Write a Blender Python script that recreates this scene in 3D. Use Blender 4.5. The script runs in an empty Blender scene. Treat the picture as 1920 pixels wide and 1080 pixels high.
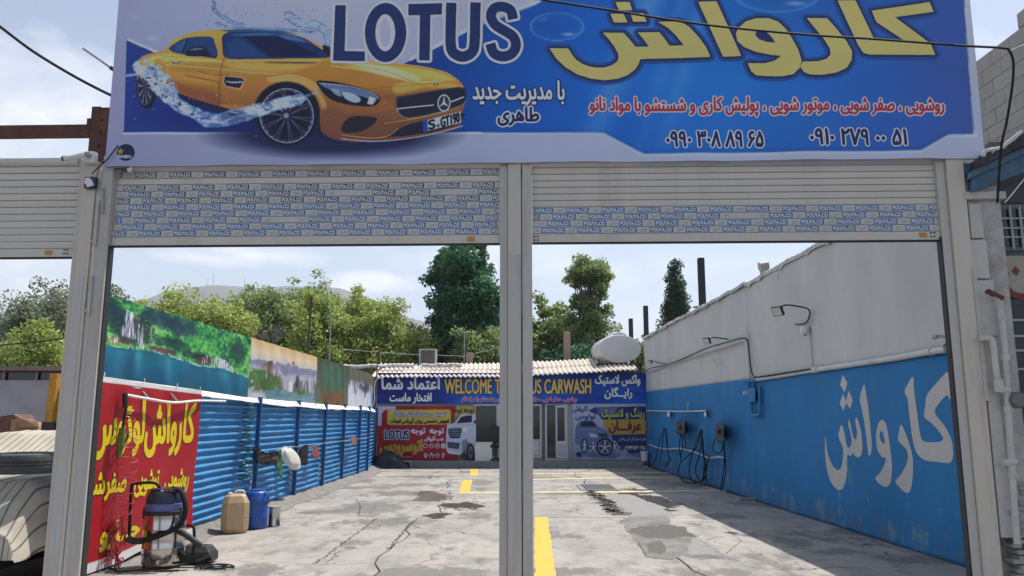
import bpy, math, random
import numpy as np
from mathutils import Vector, Matrix
from mathutils.geometry import interpolate_bezier
random.seed(7); RNG = np.random.default_rng(7)
SC = bpy.context.scene; COL = SC.collection
R = math.radians
# ------------------------------------------------------------------ camera, world, sun, exposure
FPX = 1480.0; PITCH = R(9.4); YAW = R(0.46); EYE = 1.6
cam_d = bpy.data.cameras.new('camera'); cam = bpy.data.objects.new('camera', cam_d); COL.objects.link(cam)
cam_d.sensor_width = 36; cam_d.lens = FPX / 1920 * 36; cam_d.clip_start = .05; cam_d.clip_end = 9000
cam.location = (0, 0, EYE); cam.rotation_euler = (R(90) + PITCH, 0, -YAW)
SC.camera = cam
FW = np.array([math.sin(YAW) * math.cos(PITCH), math.cos(YAW) * math.cos(PITCH), math.sin(PITCH)])
RT = np.array([math.cos(YAW), -math.sin(YAW), 0]); UPV = np.cross(RT, FW)
EYEV = np.array([0, 0, EYE])
def ray(x, y): return FW * FPX + RT * (x - 960) - UPV * (y - 540)
def onplane(x, y, p0, n):
    d = ray(x, y); n = np.array(n, float); return EYEV + d * (((np.array(p0, float) - EYEV) @ n) / (d @ n))
def atG(x, y, z=0): return onplane(x, y, (0, 0, z), (0, 0, 1))
def atY(x, y, Y): return onplane(x, y, (0, Y, 0), (0, 1, 0))
def atX(x, y, X): return onplane(x, y, (X, 0, 0), (1, 0, 0))
# facade frame: s along the front, d behind it, z up
FA_A = R(2.2); FE = np.array([math.cos(FA_A), -math.sin(FA_A), 0]); FN = np.array([math.sin(FA_A), math.cos(FA_A), 0]); FO = np.array([0, 7.0, 0])
def fw(s, d, z): return FO + FE * s + FN * d + np.array([0, 0, z])
def atF(x, y, d=0):
    p = onplane(x, y, FO + FN * d, FN); return float((p - FO) @ FE), float(p[2])
# yard's left fence and right wall, plan lines
def XFA(Y): return -4.45 + 0.0235 * (np.minimum(Y, 23.6) - 8.4) - 0.098 * np.maximum(np.asarray(Y, float) - 23.6, 0)
def XF(Y): return float(XFA(Y))
def XWL(Y): return 5.06 - 0.0127 * (Y - 8) if Y < 18.2 else 4.93 - 0.012 * (Y - 18.2)
def atFence(x, y, off=0): return onplane(x, y, (XF(8.4) + off, 8.4, 0), (1, -0.0235, 0))
def atWall(x, y, off=0):
    p = onplane(x, y, (XWL(8) - off, 8, 0), (1, 0.0127, 0))
    if p[1] > 18.2: p = onplane(x, y, (XWL(18.2) - off, 18.2, 0), (1, 0.012, 0))
    return p

SUN_DIR = Vector((-0.365, -0.33, -1.0)).normalized()        # light travels left, towards the camera, down
SUN_EL = math.asin(-SUN_DIR.z); SUN_AZ = math.atan2(-SUN_DIR.x, -SUN_DIR.y)   # from +Y, clockwise
world = bpy.data.worlds.new('World'); SC.world = world; world.use_nodes = True
def nlink(nt, a, b): nt.links.new(a, b)
def make_world():
    nt = world.node_tree; nt.nodes.clear(); N = nt.nodes.new
    out = N('ShaderNodeOutputWorld'); bg = N('ShaderNodeBackground'); bg.inputs[1].default_value = 0.1
    sky = N('ShaderNodeTexSky'); sky.sky_type = 'NISHITA'; sky.sun_disc = False
    sky.sun_elevation = SUN_EL; sky.sun_rotation = SUN_AZ; sky.air_density = 1.0; sky.dust_density = 1.6; sky.ozone_density = 1.2
    tc = N('ShaderNodeTexCoord')
    def math_(op, a, b=None, c=None, clamp=False):
        m = N('ShaderNodeMath'); m.operation = op; m.use_clamp = clamp
        for i, v in enumerate((a, b, c)):
            if v is None: continue
            if hasattr(v, 'links'): nlink(nt, v, m.inputs[i])
            else: m.inputs[i].default_value = v
        return m.outputs[0]
    def noise(scale, det, rough, dist, stretch):
        mp = N('ShaderNodeMapping'); mp.inputs['Scale'].default_value = stretch; nlink(nt, tc.outputs['Generated'], mp.inputs[0])
        n = N('ShaderNodeTexNoise'); n.inputs['Scale'].default_value = scale; n.inputs['Detail'].default_value = det
        n.inputs['Roughness'].default_value = rough; n.inputs['Distortion'].default_value = dist
        nlink(nt, mp.outputs[0], n.inputs['Vector']); return n.outputs['Fac']
    big = noise(3.2, 9, .58, .25, (1, 1, 2.2)); fine = noise(11, 8, .6, .3, (1, 1, 1.6))
    # thin broken cover everywhere, denser towards the left of the picture
    sep = N('ShaderNodeSeparateXYZ'); nlink(nt, tc.outputs['Generated'], sep.inputs[0])
    cov = math_('MULTIPLY', math_('SUBTRACT', big, math_('MULTIPLY_ADD', sep.outputs[0], .14, .53)), 4.5, clamp=True)
    cov = math_('MULTIPLY', cov, math_('MULTIPLY_ADD', fine, 1.1, .25, clamp=True), clamp=True)
    # single cumulus banks: direction, half width, half height
    blobs = [((700, 528), .062, .016), ((668, 536), .04, .01), ((500, 478), .085, .014), ((390, 486), .07, .010), ((60, 210), .16, .085), ((170, 150), .09, .035), ((30, 520), .1, .06), ((1330, 500), .1, .02), ((1180, 600), .1, .03)]
    tot = None
    for k, ((px, py), w, h) in enumerate(blobs):
        d = ray(px, py); d = d / np.linalg.norm(d)
        vs = N('ShaderNodeVectorMath'); vs.operation = 'SUBTRACT'; nlink(nt, tc.outputs['Generated'], vs.inputs[0]); vs.inputs[1].default_value = d
        vm = N('ShaderNodeVectorMath'); vm.operation = 'MULTIPLY'; nlink(nt, vs.outputs[0], vm.inputs[0]); vm.inputs[1].default_value = (1 / w, 1 / w, 1 / h)
        vl = N('ShaderNodeVectorMath'); vl.operation = 'LENGTH'; nlink(nt, vm.outputs[0], vl.inputs[0])
        v = math_('SUBTRACT', 1.0, vl.outputs['Value'])
        v = math_('MULTIPLY', math_('ADD', v, math_('MULTIPLY_ADD', fine, 2.2, -1.05)), [1.6, 1.4, .9, .8, .8, .6, .8, .35, .4][k], clamp=True)
        tot = v if tot is None else math_('MAXIMUM', tot, v)
    fac = math_('MAXIMUM', cov, tot)
    fac = math_('MULTIPLY', fac, .92)
    # air near the horizon is milky: pale blend that grows as the view drops
    milk = math_('MULTIPLY_ADD', sep.outputs[2], -1.15, .74, clamp=True)
    m1 = N('ShaderNodeMix'); m1.data_type = 'RGBA'; nlink(nt, milk, m1.inputs[0]); nlink(nt, sky.outputs[0], m1.inputs[6]); m1.inputs[7].default_value = (7.2, 7.9, 9.1, 1)
    shade = N('ShaderNodeMix'); shade.data_type = 'RGBA'; nlink(nt, fine, shade.inputs[0]); shade.inputs[6].default_value = (7.2, 7.6, 8.4, 1); shade.inputs[7].default_value = (10.0, 9.9, 9.8, 1)
    m2 = N('ShaderNodeMix'); m2.data_type = 'RGBA'; nlink(nt, fac, m2.inputs[0]); nlink(nt, m1.outputs[2], m2.inputs[6]); nlink(nt, shade.outputs[2], m2.inputs[7])
    nlink(nt, m2.outputs[2], bg.inputs[0]); nlink(nt, bg.outputs[0], out.inputs[0])
make_world()
sun_d = bpy.data.lights.new('sun', 'SUN'); sun_d.energy = 4.3; sun_d.angle = R(.53); sun_d.color = (1, .955, .89)
sun = bpy.data.objects.new('sun', sun_d); COL.objects.link(sun); sun.rotation_euler = (-SUN_DIR).to_track_quat('Z', 'Y').to_euler(); sun.location = (8, 20, 40)
SC.view_settings.view_transform = 'Standard'; SC.view_settings.look = 'None'; SC.view_settings.exposure = 0.40; SC.view_settings.gamma = 1; SC.view_settings.use_curve_mapping = False
SC.render.engine = 'CYCLES'
try: SC.cycles.max_bounces = 6; SC.cycles.diffuse_bounces = 3; SC.cycles.volume_bounces = 0; SC.cycles.transparent_max_bounces = 12; SC.cycles.use_denoising = True
except Exception: pass

# ------------------------------------------------------------------ materials
def lin(c):
    c = np.asarray(c, float) / 255.0
    return np.where(c <= .04045, c / 12.92, ((c + .055) / 1.055) ** 2.4)
def C(*rgb): return tuple(lin(rgb)) + (1.0,)
MATS = {}
def pm(name, col, rough=.7, var=.12, scale=6, bump=.15, metal=0., dirt=None, dirt_amt=.0, dirt_scale=2.5, streak=False, bscale=None, spec=.5, coords='Object', trans=0., coat=0.):
    """procedural surface: base colour, two-scale variation, optional dirt of another colour, bump"""
    if name in MATS: return MATS[name]
    m = bpy.data.materials.new(name); m.use_nodes = True; nt = m.node_tree; N = nt.nodes.new
    b = nt.nodes['Principled BSDF']; b.inputs['Roughness'].default_value = rough; b.inputs['Metallic'].default_value = metal
    b.inputs['Specular IOR Level'].default_value = spec
    if trans: b.inputs['Transmission Weight'].default_value = trans
    if coat: b.inputs['Coat Weight'].default_value = coat
    tc = N('ShaderNodeTexCoord'); geo = N('ShaderNodeNewGeometry')
    src = geo.outputs['Position'] if coords == 'World' else tc.outputs['Object']
    mp = N('ShaderNodeMapping'); nlink(nt, src, mp.inputs[0])
    if streak: mp.inputs['Scale'].default_value = (1, 1, .12)
    n1 = N('ShaderNodeTexNoise'); n1.inputs['Scale'].default_value = scale; n1.inputs['Detail'].default_value = 6; n1.inputs['Roughness'].default_value = .65; nlink(nt, mp.outputs[0], n1.inputs['Vector'])
    n2 = N('ShaderNodeTexNoise'); n2.inputs['Scale'].default_value = scale * 9; n2.inputs['Detail'].default_value = 4; nlink(nt, mp.outputs[0], n2.inputs['Vector'])
    ad = N('ShaderNodeMath'); ad.operation = 'MULTIPLY_ADD'; nlink(nt, n2.outputs[0], ad.inputs[0]); ad.inputs[1].default_value = .35; nlink(nt, n1.outputs[0], ad.inputs[2])
    mr = N('ShaderNodeMapRange'); nlink(nt, ad.outputs[0], mr.inputs[0]); mr.inputs[1].default_value = .45; mr.inputs[2].default_value = .9
    mr.inputs[3].default_value = 1 - var; mr.inputs[4].default_value = 1 + var
    oi = N('ShaderNodeObjectInfo'); rv = N('ShaderNodeMapRange'); nlink(nt, oi.outputs['Random'], rv.inputs[0]); rv.inputs[3].default_value = .96; rv.inputs[4].default_value = 1.04
    mu = N('ShaderNodeMath'); mu.operation = 'MULTIPLY'; nlink(nt, mr.outputs[0], mu.inputs[0]); nlink(nt, rv.outputs[0], mu.inputs[1])
    vm = N('ShaderNodeVectorMath'); vm.operation = 'SCALE'; vm.inputs[0].default_value = col[:3]; nlink(nt, mu.outputs[0], vm.inputs['Scale'])
    last = vm.outputs[0]
    if dirt is not None:
        n3 = N('ShaderNodeTexNoise'); n3.inputs['Scale'].default_value = dirt_scale; n3.inputs['Detail'].default_value = 8; n3.inputs['Roughness'].default_value = .7; nlink(nt, mp.outputs[0], n3.inputs['Vector'])
        r3 = N('ShaderNodeMapRange'); nlink(nt, n3.outputs[0], r3.inputs[0]); r3.inputs[1].default_value = .52; r3.inputs[2].default_value = .68; r3.inputs[4].default_value = dirt_amt
        mx = N('ShaderNodeMix'); mx.data_type = 'RGBA'; nlink(nt, r3.outputs[0], mx.inputs[0]); nlink(nt, last, mx.inputs[6]); mx.inputs[7].default_value = dirt; last = mx.outputs[2]
    nlink(nt, last, b.inputs['Base Color'])
    if bump:
        bp = N('ShaderNodeBump'); bp.inputs['Strength'].default_value = bump; bp.inputs['Distance'].default_value = .02
        if bscale:
            nb = N('ShaderNodeTexNoise'); nb.inputs['Scale'].default_value = bscale; nb.inputs['Detail'].default_value = 5; nlink(nt, src, nb.inputs['Vector']); nlink(nt, nb.outputs[0], bp.inputs['Height'])
        else: nlink(nt, ad.outputs[0], bp.inputs['Height'])
        nlink(nt, bp.outputs[0], b.inputs['Normal'])
    MATS[name] = m; return m
def print_mat():
    if 'ink' in MATS: return MATS['ink']
    m = bpy.data.materials.new('printed_ink'); m.use_nodes = True; nt = m.node_tree; N = nt.nodes.new; b = nt.nodes['Principled BSDF']
    at = N('ShaderNodeAttribute'); at.attribute_name = 'Col'; geo = N('ShaderNodeNewGeometry')
    n = N('ShaderNodeTexNoise'); n.inputs['Scale'].default_value = 1.3; n.inputs['Detail'].default_value = 6; nlink(nt, geo.outputs['Position'], n.inputs['Vector'])
    mr = N('ShaderNodeMapRange'); nlink(nt, n.outputs[0], mr.inputs[0]); mr.inputs[1].default_value = .3; mr.inputs[2].default_value = .7; mr.inputs[3].default_value = .93; mr.inputs[4].default_value = 1.03
    vm = N('ShaderNodeVectorMath'); vm.operation = 'SCALE'; nlink(nt, at.outputs['Color'], vm.inputs[0]); nlink(nt, mr.outputs[0], vm.inputs['Scale'])
    nlink(nt, vm.outputs[0], b.inputs['Base Color']); b.inputs['Roughness'].default_value = .5; b.inputs['Specular IOR Level'].default_value = .35
    MATS['ink'] = m; return m
INK = print_mat()

# ------------------------------------------------------------------ objects
def tag(o, label=None, cat=None, group=None, kind=None):
    if label: o['label'] = label
    if cat: o['category'] = cat
    if group: o['group'] = group
    if kind: o['kind'] = kind
    return o
def thing(name, label, cat, loc=(0, 0, 0), group=None):
    o = bpy.data.objects.new(name, None); COL.objects.link(o); o.location = [float(v) for v in loc]; o.empty_display_size = .2
    return tag(o, label, cat, group)
def base_of(o):
    v = Vector((0, 0, 0))
    while o is not None: v += o.location; o = o.parent
    return v
def link_mesh(name, me, mat, parent=None, loc=None):
    o = bpy.data.objects.new(name, me); COL.objects.link(o)
    if mat is not None and not me.materials: me.materials.append(mat)
    if parent is not None: o.parent = parent
    if loc is not None: o.location = loc
    return o
class MB:
    def __init__(s): s.v = []; s.f = []; s.c = []; s.sm = []
    def add(s, vs, fs, col=None, smooth=False):
        b = len(s.v); s.v += [tuple(map(float, p)) for p in vs]; s.f += [tuple(b + i for i in f) for f in fs]
        s.c += [col] * len(fs); s.sm += [smooth] * len(fs); return s
    def box(s, a, b, T=None, col=None):
        x0, y0, z0 = a; x1, y1, z1 = b
        vs = [(x0, y0, z0), (x1, y0, z0), (x1, y1, z0), (x0, y1, z0), (x0, y0, z1), (x1, y0, z1), (x1, y1, z1), (x0, y1, z1)]
        if T: vs = [T(*p) for p in vs]
        return s.add(vs, [(0, 3, 2, 1), (4, 5, 6, 7), (0, 1, 5, 4), (1, 2, 6, 5), (2, 3, 7, 6), (3, 0, 4, 7)], col)
    def bar(s, p, q, w, h=None, up=(0, 0, 1)):
        p, q = Vector(p), Vector(q); h = h or w; d = (q - p).normalized(); u = Vector(up)
        if abs(d.dot(u)) > .95: u = Vector((0, 1, 0))
        x = d.cross(u).normalized(); y = x.cross(d).normalized()
        vs = [e + x * sx * w / 2 + y * sy * h / 2 for e in (p, q) for sx, sy in ((-1, -1), (1, -1), (1, 1), (-1, 1))]
        return s.add(vs, [(0, 1, 2, 3), (7, 6, 5, 4), (0, 4, 5, 1), (1, 5, 6, 2), (2, 6, 7, 3), (3, 7, 4, 0)])
    def tube(s, pts, r, n=8, caps=True):
        pts = [Vector(p) for p in pts]; rs = r if hasattr(r, '__len__') else [r] * len(pts); vs = []; prev = None
        for i, p in enumerate(pts):
            d = (pts[min(i + 1, len(pts) - 1)] - pts[max(i - 1, 0)])
            d = d.normalized() if d.length > 1e-9 else Vector((0, 0, 1))
            u = prev if prev is not None else (Vector((0, 0, 1)) if abs(d.z) < .9 else Vector((1, 0, 0)))
            x = d.cross(u)
            if x.length < 1e-4: x = d.cross(Vector((1, .3, 0)))
            x.normalize(); y = x.cross(d).normalized(); prev = y
            for k in range(n):
                a = 2 * math.pi * k / n; vs.append(p + (x * math.cos(a) + y * math.sin(a)) * rs[i])
        fs = [(i * n + k, i * n + (k + 1) % n, (i + 1) * n + (k + 1) % n, (i + 1) * n + k) for i in range(len(pts) - 1) for k in range(n)]
        if caps: fs += [tuple(range(n))[::-1], tuple((len(pts) - 1) * n + k for k in range(n))]
        return s.add(vs, fs, smooth=True)
    def lathe(s, prof, c=(0, 0, 0), n=24, axis='z', sx=1, sy=1):
        vs = []
        for r, z in prof:
            for k in range(n):
                a = 2 * math.pi * k / n; x, y = r * math.cos(a) * sx, r * math.sin(a) * sy
                p = (x, y, z) if axis == 'z' else (x, z, y) if axis == 'y' else (z, x, y)
                vs.append((p[0] + c[0], p[1] + c[1], p[2] + c[2]))
        m = len(prof); fs = [(i * n + k, i * n + (k + 1) % n, (i + 1) * n + (k + 1) % n, (i + 1) * n + k) for i in range(m - 1) for k in range(n)]
        fs += [tuple(range(n))[::-1], tuple((m - 1) * n + k for k in range(n))]
        return s.add(vs, fs, smooth=True)
    def build(s, name, mat, parent=None, bevel=0, auto=True):
        off = base_of(parent) if parent is not None else Vector((0, 0, 0))
        me = bpy.data.meshes.new(name); me.from_pydata([(x - off.x, y - off.y, z - off.z) for x, y, z in s.v], [], s.f)
        if any(c is not None for c in s.c):
            at = me.attributes.new('Col', 'FLOAT_COLOR', 'FACE')
            at.data.foreach_set('color', np.array([tuple(c)[:3] + (1.,) if c is not None else (.5, .5, .5, 1) for c in s.c], np.float32).ravel())
        me.polygons.foreach_set('use_smooth', s.sm)
        me.validate(); me.update()
        if any(s.sm):
            try: me.set_sharp_from_angle(angle=R(40))
            except Exception: pass
        o = link_mesh(name, me, mat, parent)
        if bevel:
            b = o.modifiers.new('bevel', 'BEVEL'); b.width = bevel; b.segments = 2; b.limit_method = 'ANGLE'
        return o
def struct(o): o['kind'] = 'structure'; return o
def grid_mesh(name, P, mat, parent=None, col=None, smooth=True):
    """P: H x W x 3 array of points; col: H x W x 3"""
    H, W = P.shape[:2]; off = base_of(parent) if parent is not None else Vector((0, 0, 0))
    V = (P - np.array(off)).reshape(-1, 3)
    i = np.arange((H - 1) * (W - 1)); r = i // (W - 1); c = i % (W - 1); a = r * W + c
    F = np.stack([a + W, a + W + 1, a + 1, a], 1)
    me = bpy.data.meshes.new(name); me.vertices.add(len(V)); me.vertices.foreach_set('co', V.astype(np.float32).ravel())
    me.loops.add(F.size); me.loops.foreach_set('vertex_index', F.ravel().astype(np.int32))
    me.polygons.add(len(F)); me.polygons.foreach_set('loop_start', (np.arange(len(F)) * 4).astype(np.int32))
    me.update(calc_edges=True); me.polygons.foreach_set('use_smooth', [smooth] * len(F))
    if col is not None:
        at = me.attributes.new('Col', 'FLOAT_COLOR', 'POINT'); cc = np.ones((H * W, 4), np.float32); cc[:, :3] = col.reshape(-1, 3); at.data.foreach_set('color', cc.ravel())
    return link_mesh(name, me, mat, parent)
def tree_copy(o, loc, parent=None):
    c = o.copy(); COL.objects.link(c)
    if parent is None: c.location = loc
    else: c.parent = parent
    for ch in list(o.children): tree_copy(ch, None, c)
    return c

# ------------------------------------------------------------------ raster helpers for printed pictures and lettering
def sm(pts, n=6, closed=True):
    p = np.array(pts, float); m = len(p); out = []
    for i in range(m if closed else m - 1):
        if closed: a, b, c, d = p[(i - 1) % m], p[i], p[(i + 1) % m], p[(i + 2) % m]
        else: a, b, c, d = p[max(i - 1, 0)], p[i], p[i + 1], p[min(i + 2, m - 1)]
        for k in range(n):
            t = k / n; out.append(.5 * (2 * b + (c - a) * t + (2 * a - 5 * b + 4 * c - d) * t * t + (3 * b - a - 3 * c + d) * t ** 3))
    if not closed: out.append(p[-1])
    return np.array(out)
def fill_mask(conts, W, H, ss=3):
    acc = np.zeros((H * ss, W * ss + 1), np.int32)
    for c in conts:
        c = np.asarray(c, float) * ss; q = np.roll(c, -1, 0)
        y0, y1 = c[:, 1], q[:, 1]; x0, x1 = c[:, 0], q[:, 0]
        lo = np.ceil(np.minimum(y0, y1) - .5).astype(int); hi = np.ceil(np.maximum(y0, y1) - .5).astype(int)
        lo = np.clip(lo, 0, H * ss); hi = np.clip(hi, 0, H * ss); n = hi - lo; k = n > 0
        if not k.any(): continue
        idx = np.repeat(np.where(k)[0], n[k]); start = np.repeat(np.cumsum(n[k]) - n[k], n[k]); rows = np.arange(len(idx)) - start + lo[idx]
        x = x0[idx] + (rows + .5 - y0[idx]) / (y1[idx] - y0[idx]) * (x1[idx] - x0[idx])
        cols = np.clip(np.ceil(x - .5).astype(int), 0, W * ss); np.add.at(acc, (rows, cols), np.where(y1[idx] > y0[idx], 1, -1))
    m = (np.cumsum(acc, 1)[:, :-1] != 0).astype(np.float32)
    return m.reshape(H, ss, W, ss).mean((1, 3))
def shift(m, dx, dy):
    H, W = m.shape; ix, iy = int(math.floor(dx)), int(math.floor(dy)); fx, fy = dx - ix, dy - iy
    pad = 2 + max(abs(ix), abs(iy)); p = np.pad(m, pad); g = lambda a, b: p[pad - b:pad - b + H, pad - a:pad - a + W]
    return (g(ix, iy) * (1 - fx) + g(ix + 1, iy) * fx) * (1 - fy) + (g(ix, iy + 1) * (1 - fx) + g(ix + 1, iy + 1) * fx) * fy
def dilate(m, r):
    if r <= 0: return m
    o = m.copy()
    for rr in ([r] if r < 2.5 else [r * .5, r]):
        for k in range(20):
            a = 2 * math.pi * k / 20; o = np.maximum(o, shift(m, rr * math.cos(a), rr * math.sin(a)))
    return o
def blur(m, r):
    r = int(round(r))
    if r < 1: return m
    for _ in range(2):
        for ax in (0, 1):
            p = np.pad(m, [(r + 1, r) if a == ax else (0, 0) for a in range(m.ndim)], mode='edge'); c = np.cumsum(p, ax)
            n = m.shape[ax]; hi = np.take(c, np.arange(2 * r + 1, 2 * r + 1 + n), ax); lo = np.take(c, np.arange(0, n), ax); m = (hi - lo) / (2 * r + 1)
    return m
def vnoise(W, H, sx, sy=None, octs=4, seed=0, rough=.55):
    rg = np.random.default_rng(seed); sy = sy or sx; out = np.zeros((H, W)); amp = 1; tot = 0
    for o in range(octs):
        gx, gy = max(2, int(W / sx) + 3), max(2, int(H / sy) + 3); g = rg.random((gy, gx))
        x = np.linspace(0, min(gx - 2, W / sx), W); y = np.linspace(0, min(gy - 2, H / sy), H)
        xi, yi = np.minimum(x.astype(int), gx - 2), np.minimum(y.astype(int), gy - 2); fx, fy = x - xi, y - yi; fx = fx * fx * (3 - 2 * fx); fy = (fy * fy * (3 - 2 * fy))[:, None]
        a = g[yi][:, xi] * (1 - fx) + g[yi][:, xi + 1] * fx; b = g[yi + 1][:, xi] * (1 - fx) + g[yi + 1][:, xi + 1] * fx
        out += amp * (a * (1 - fy) + b * fy); tot += amp; amp *= rough; sx = max(sx / 2, 1.01); sy = max(sy / 2, 1.01)
    return out / tot
class Cv:
    """picture canvas in sRGB 0..255; tf turns source coordinates into canvas pixels"""
    def __init__(s, W, H, tf=lambda p: p): s.W, s.H, s.tf = W, H, tf; s.a = np.zeros((H, W, 3)); s.y, s.x = np.mgrid[0:H, 0:W].astype(float)
    def pts(s, p): return np.array([s.tf(q) for q in p])
    def m(s, *conts): return fill_mask([s.pts(c) for c in conts], s.W, s.H, 2)
    def put(s, mask, col, al=1.):
        col = np.asarray(col, float); k = (np.clip(mask, 0, 1) * al)[..., None]; s.a = s.a * (1 - k) + col * k
    def poly(s, p, col, al=1., soft=0, smooth=0, inside=None):
        mk = s.m(sm(p, smooth) if smooth else p)
        if soft: mk = blur(mk, soft)
        if inside is not None: mk = mk * inside
        s.put(mk, col, al); return mk
    def dist(s, p):
        """distance in canvas pixels to a polyline"""
        q = s.pts(p); d = np.full((s.H, s.W), 1e9)
        for a, b in zip(q[:-1], q[1:]):
            ab = b - a; t = np.clip(((s.x - a[0]) * ab[0] + (s.y - a[1]) * ab[1]) / (ab @ ab + 1e-9), 0, 1)
            d = np.minimum(d, np.hypot(s.x - a[0] - t * ab[0], s.y - a[1] - t * ab[1]))
        return d
    def line(s, p, w, col, al=1., soft=.5, inside=None):
        mk = np.clip((w / 2 - s.dist(p)) / soft + .5, 0, 1)
        if inside is not None: mk = mk * inside
        s.put(mk, col, al); return mk
def ell(cx, cy, rx, ry, n=36, rot=0):
    t = np.linspace(0, 2 * math.pi, n, endpoint=False); x, y = rx * np.cos(t), ry * np.sin(t)
    return np.stack([cx + x * math.cos(rot) - y * math.sin(rot), cy + x * math.sin(rot) + y * math.cos(rot)], 1)
def field_polys(F, lev=.5):
    """filled marching squares: polygons (in cell coordinates) of the region F > lev; runs of full cells are merged"""
    F = np.pad(F, 1); I = F > lev; n = I[:-1, :-1].astype(int) + I[:-1, 1:] + I[1:, :-1] + I[1:, 1:]; out = []
    H, W = n.shape
    for r in range(H):
        full = np.concatenate([[0], (n[r] == 4).astype(int), [0]]); dd = np.diff(full); st = np.where(dd == 1)[0]; en = np.where(dd == -1)[0]
        for a, b in zip(st, en):
            for a1 in range(a, b, 12): b1 = min(a1 + 12, b); out.append([(a1, r), (b1, r), (b1, r + 1), (a1, r + 1)])
    rr, cc = np.where((n > 0) & (n < 4))
    for r, c in zip(rr, cc):
        q = [(c, r), (c + 1, r), (c + 1, r + 1), (c, r + 1)]; v = [F[r, c], F[r, c + 1], F[r + 1, c + 1], F[r + 1, c]]; p = []
        for k in range(4):
            a, b = v[k], v[(k + 1) % 4]
            if a > lev: p.append(q[k])
            if (a > lev) != (b > lev):
                t = (lev - a) / (b - a); t = min(max(t, .02), .98); p.append((q[k][0] + (q[(k + 1) % 4][0] - q[k][0]) * t, q[k][1] + (q[(k + 1) % 4][1] - q[k][1]) * t))
        if len(p) > 2: out.append(p)
    return [[(x - 1, y - 1) for x, y in p] for p in out]
AR = {k: v.split() for k, v in {'ا': 'FE8D FE8E', 'آ': 'FE81 FE82', 'ب': 'FE8F FE90 FE91 FE92', 'پ': 'FB56 FB57 FB58 FB59', 'ت': 'FE95 FE96 FE97 FE98', 'ج': 'FE9D FE9E FE9F FEA0', 'خ': 'FEA5 FEA6 FEA7 FEA8', 'د': 'FEA9 FEAA', 'ر': 'FEAD FEAE', 'ز': 'FEAF FEB0', 'س': 'FEB1 FEB2 FEB3 FEB4', 'ش': 'FEB5 FEB6 FEB7 FEB8', 'ص': 'FEB9 FEBA FEBB FEBC', 'ض': 'FEBD FEBE FEBF FEC0', 'ط': 'FEC1 FEC2 FEC3 FEC4', 'ع': 'FEC9 FECA FECB FECC', 'غ': 'FECD FECE FECF FED0', 'ف': 'FED1 FED2 FED3 FED4', 'ک': 'FB8E FB8F FB90 FB91', 'گ': 'FB92 FB93 FB94 FB95', 'ل': 'FEDD FEDE FEDF FEE0', 'م': 'FEE1 FEE2 FEE3 FEE4', 'ن': 'FEE5 FEE6 FEE7 FEE8', 'ه': 'FEE9 FEEA FEEB FEEC', 'و': 'FEED FEEE', 'ی': 'FBFC FBFD FBFE FBFF'}.items()}
def shape_fa(s):
    if not any(c in AR for c in s): return s
    s = s.replace('لا', '\ufefb'); out = []
    for i, c in enumerate(s):
        p = s[i - 1] if i else ' '; n = s[i + 1] if i + 1 < len(s) else ' '; pj = (p in AR and len(AR[p]) == 4) or p == 'ـ'
        if c == '\ufefb': out.append('\ufefc' if pj else c); continue
        if c not in AR: out.append(c); continue
        nj = (n in AR or n in '\ufefbـ') and len(AR[c]) == 4
        out.append(chr(int(AR[c][3 if pj and nj else 1 if pj else 2 if nj else 0], 16)))
    return ''.join(out[::-1])
_tc = {}
def glyphs(text):
    if text in _tc: return _tc[text]
    cu = bpy.data.curves.new('text', 'FONT'); cu.body = shape_fa(text); ob = bpy.data.objects.new('text', cu); COL.objects.link(ob)
    dg = bpy.context.evaluated_depsgraph_get(); tcv = ob.evaluated_get(dg).to_curve(dg, apply_modifiers=False); cs = []
    for sp in tcv.splines:
        bp = sp.bezier_points; pts = []
        if len(bp) < 2: continue
        for i in range(len(bp)):
            a, b = bp[i], bp[(i + 1) % len(bp)]; pts += [(p.x, p.y) for p in interpolate_bezier(a.co, a.handle_right, b.handle_left, b.co, 6)[:-1]]
        cs.append(np.array(pts))
    ob.evaluated_get(dg).to_curve_clear(); bpy.data.objects.remove(ob); bpy.data.curves.remove(cu); _tc[text] = cs; return cs
def text_in(text, x0, y0, x1, y1, quad=None):
    """glyph outlines stretched to a box (y grows downwards); quad = four corners TL TR BR BL instead"""
    cs = glyphs(text); al = np.concatenate(cs); mn, mx = al.min(0), al.max(0); out = []
    for c in cs:
        u = (c[:, 0] - mn[0]) / (mx[0] - mn[0]); v = 1 - (c[:, 1] - mn[1]) / (mx[1] - mn[1])
        if quad is None: out.append(np.stack([x0 + u * (x1 - x0), y0 + v * (y1 - y0)], 1))
        else:
            tl, tr, br, bl = [np.array(q, float) for q in quad]; u = u[:, None]; v = v[:, None]
            out.append((tl * (1 - u) + tr * u) * (1 - v) + (bl * (1 - u) + br * u) * v)
    return out
def letter_layers(mb, conts, tf, P, cell, layers, hole_conts=None):
    """conts in source coordinates; tf -> plane (a, b) with b up; P(a, b, off) -> world; layers = [(grow in plane units, colour, off), ...] outermost first"""
    pc = [np.array([tf(p) for p in c]) for c in conts]; al = np.concatenate(pc); g = max(l[0] for l in layers); mn = al.min(0) - g - 3 * cell; mx = al.max(0) + g + 3 * cell
    W, H = [int(v) + 2 for v in (mx - mn) / cell]; cc = [(c - mn) / cell for c in pc]; m = fill_mask(cc, W, H, 3)
    if hole_conts: m = m * (1 - fill_mask([(np.array([tf(p) for p in c]) - mn) / cell for c in hole_conts], W, H, 3))
    for grow, col, off in layers:
        F = dilate(m, grow / cell) if grow > 0 else m
        for p in field_polys(F):
            vs = [P(mn[0] + (x + .5) * cell, mn[1] + (y + .5) * cell, off) for x, y in p]; mb.add(vs, [tuple(range(len(vs)))], col)

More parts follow.
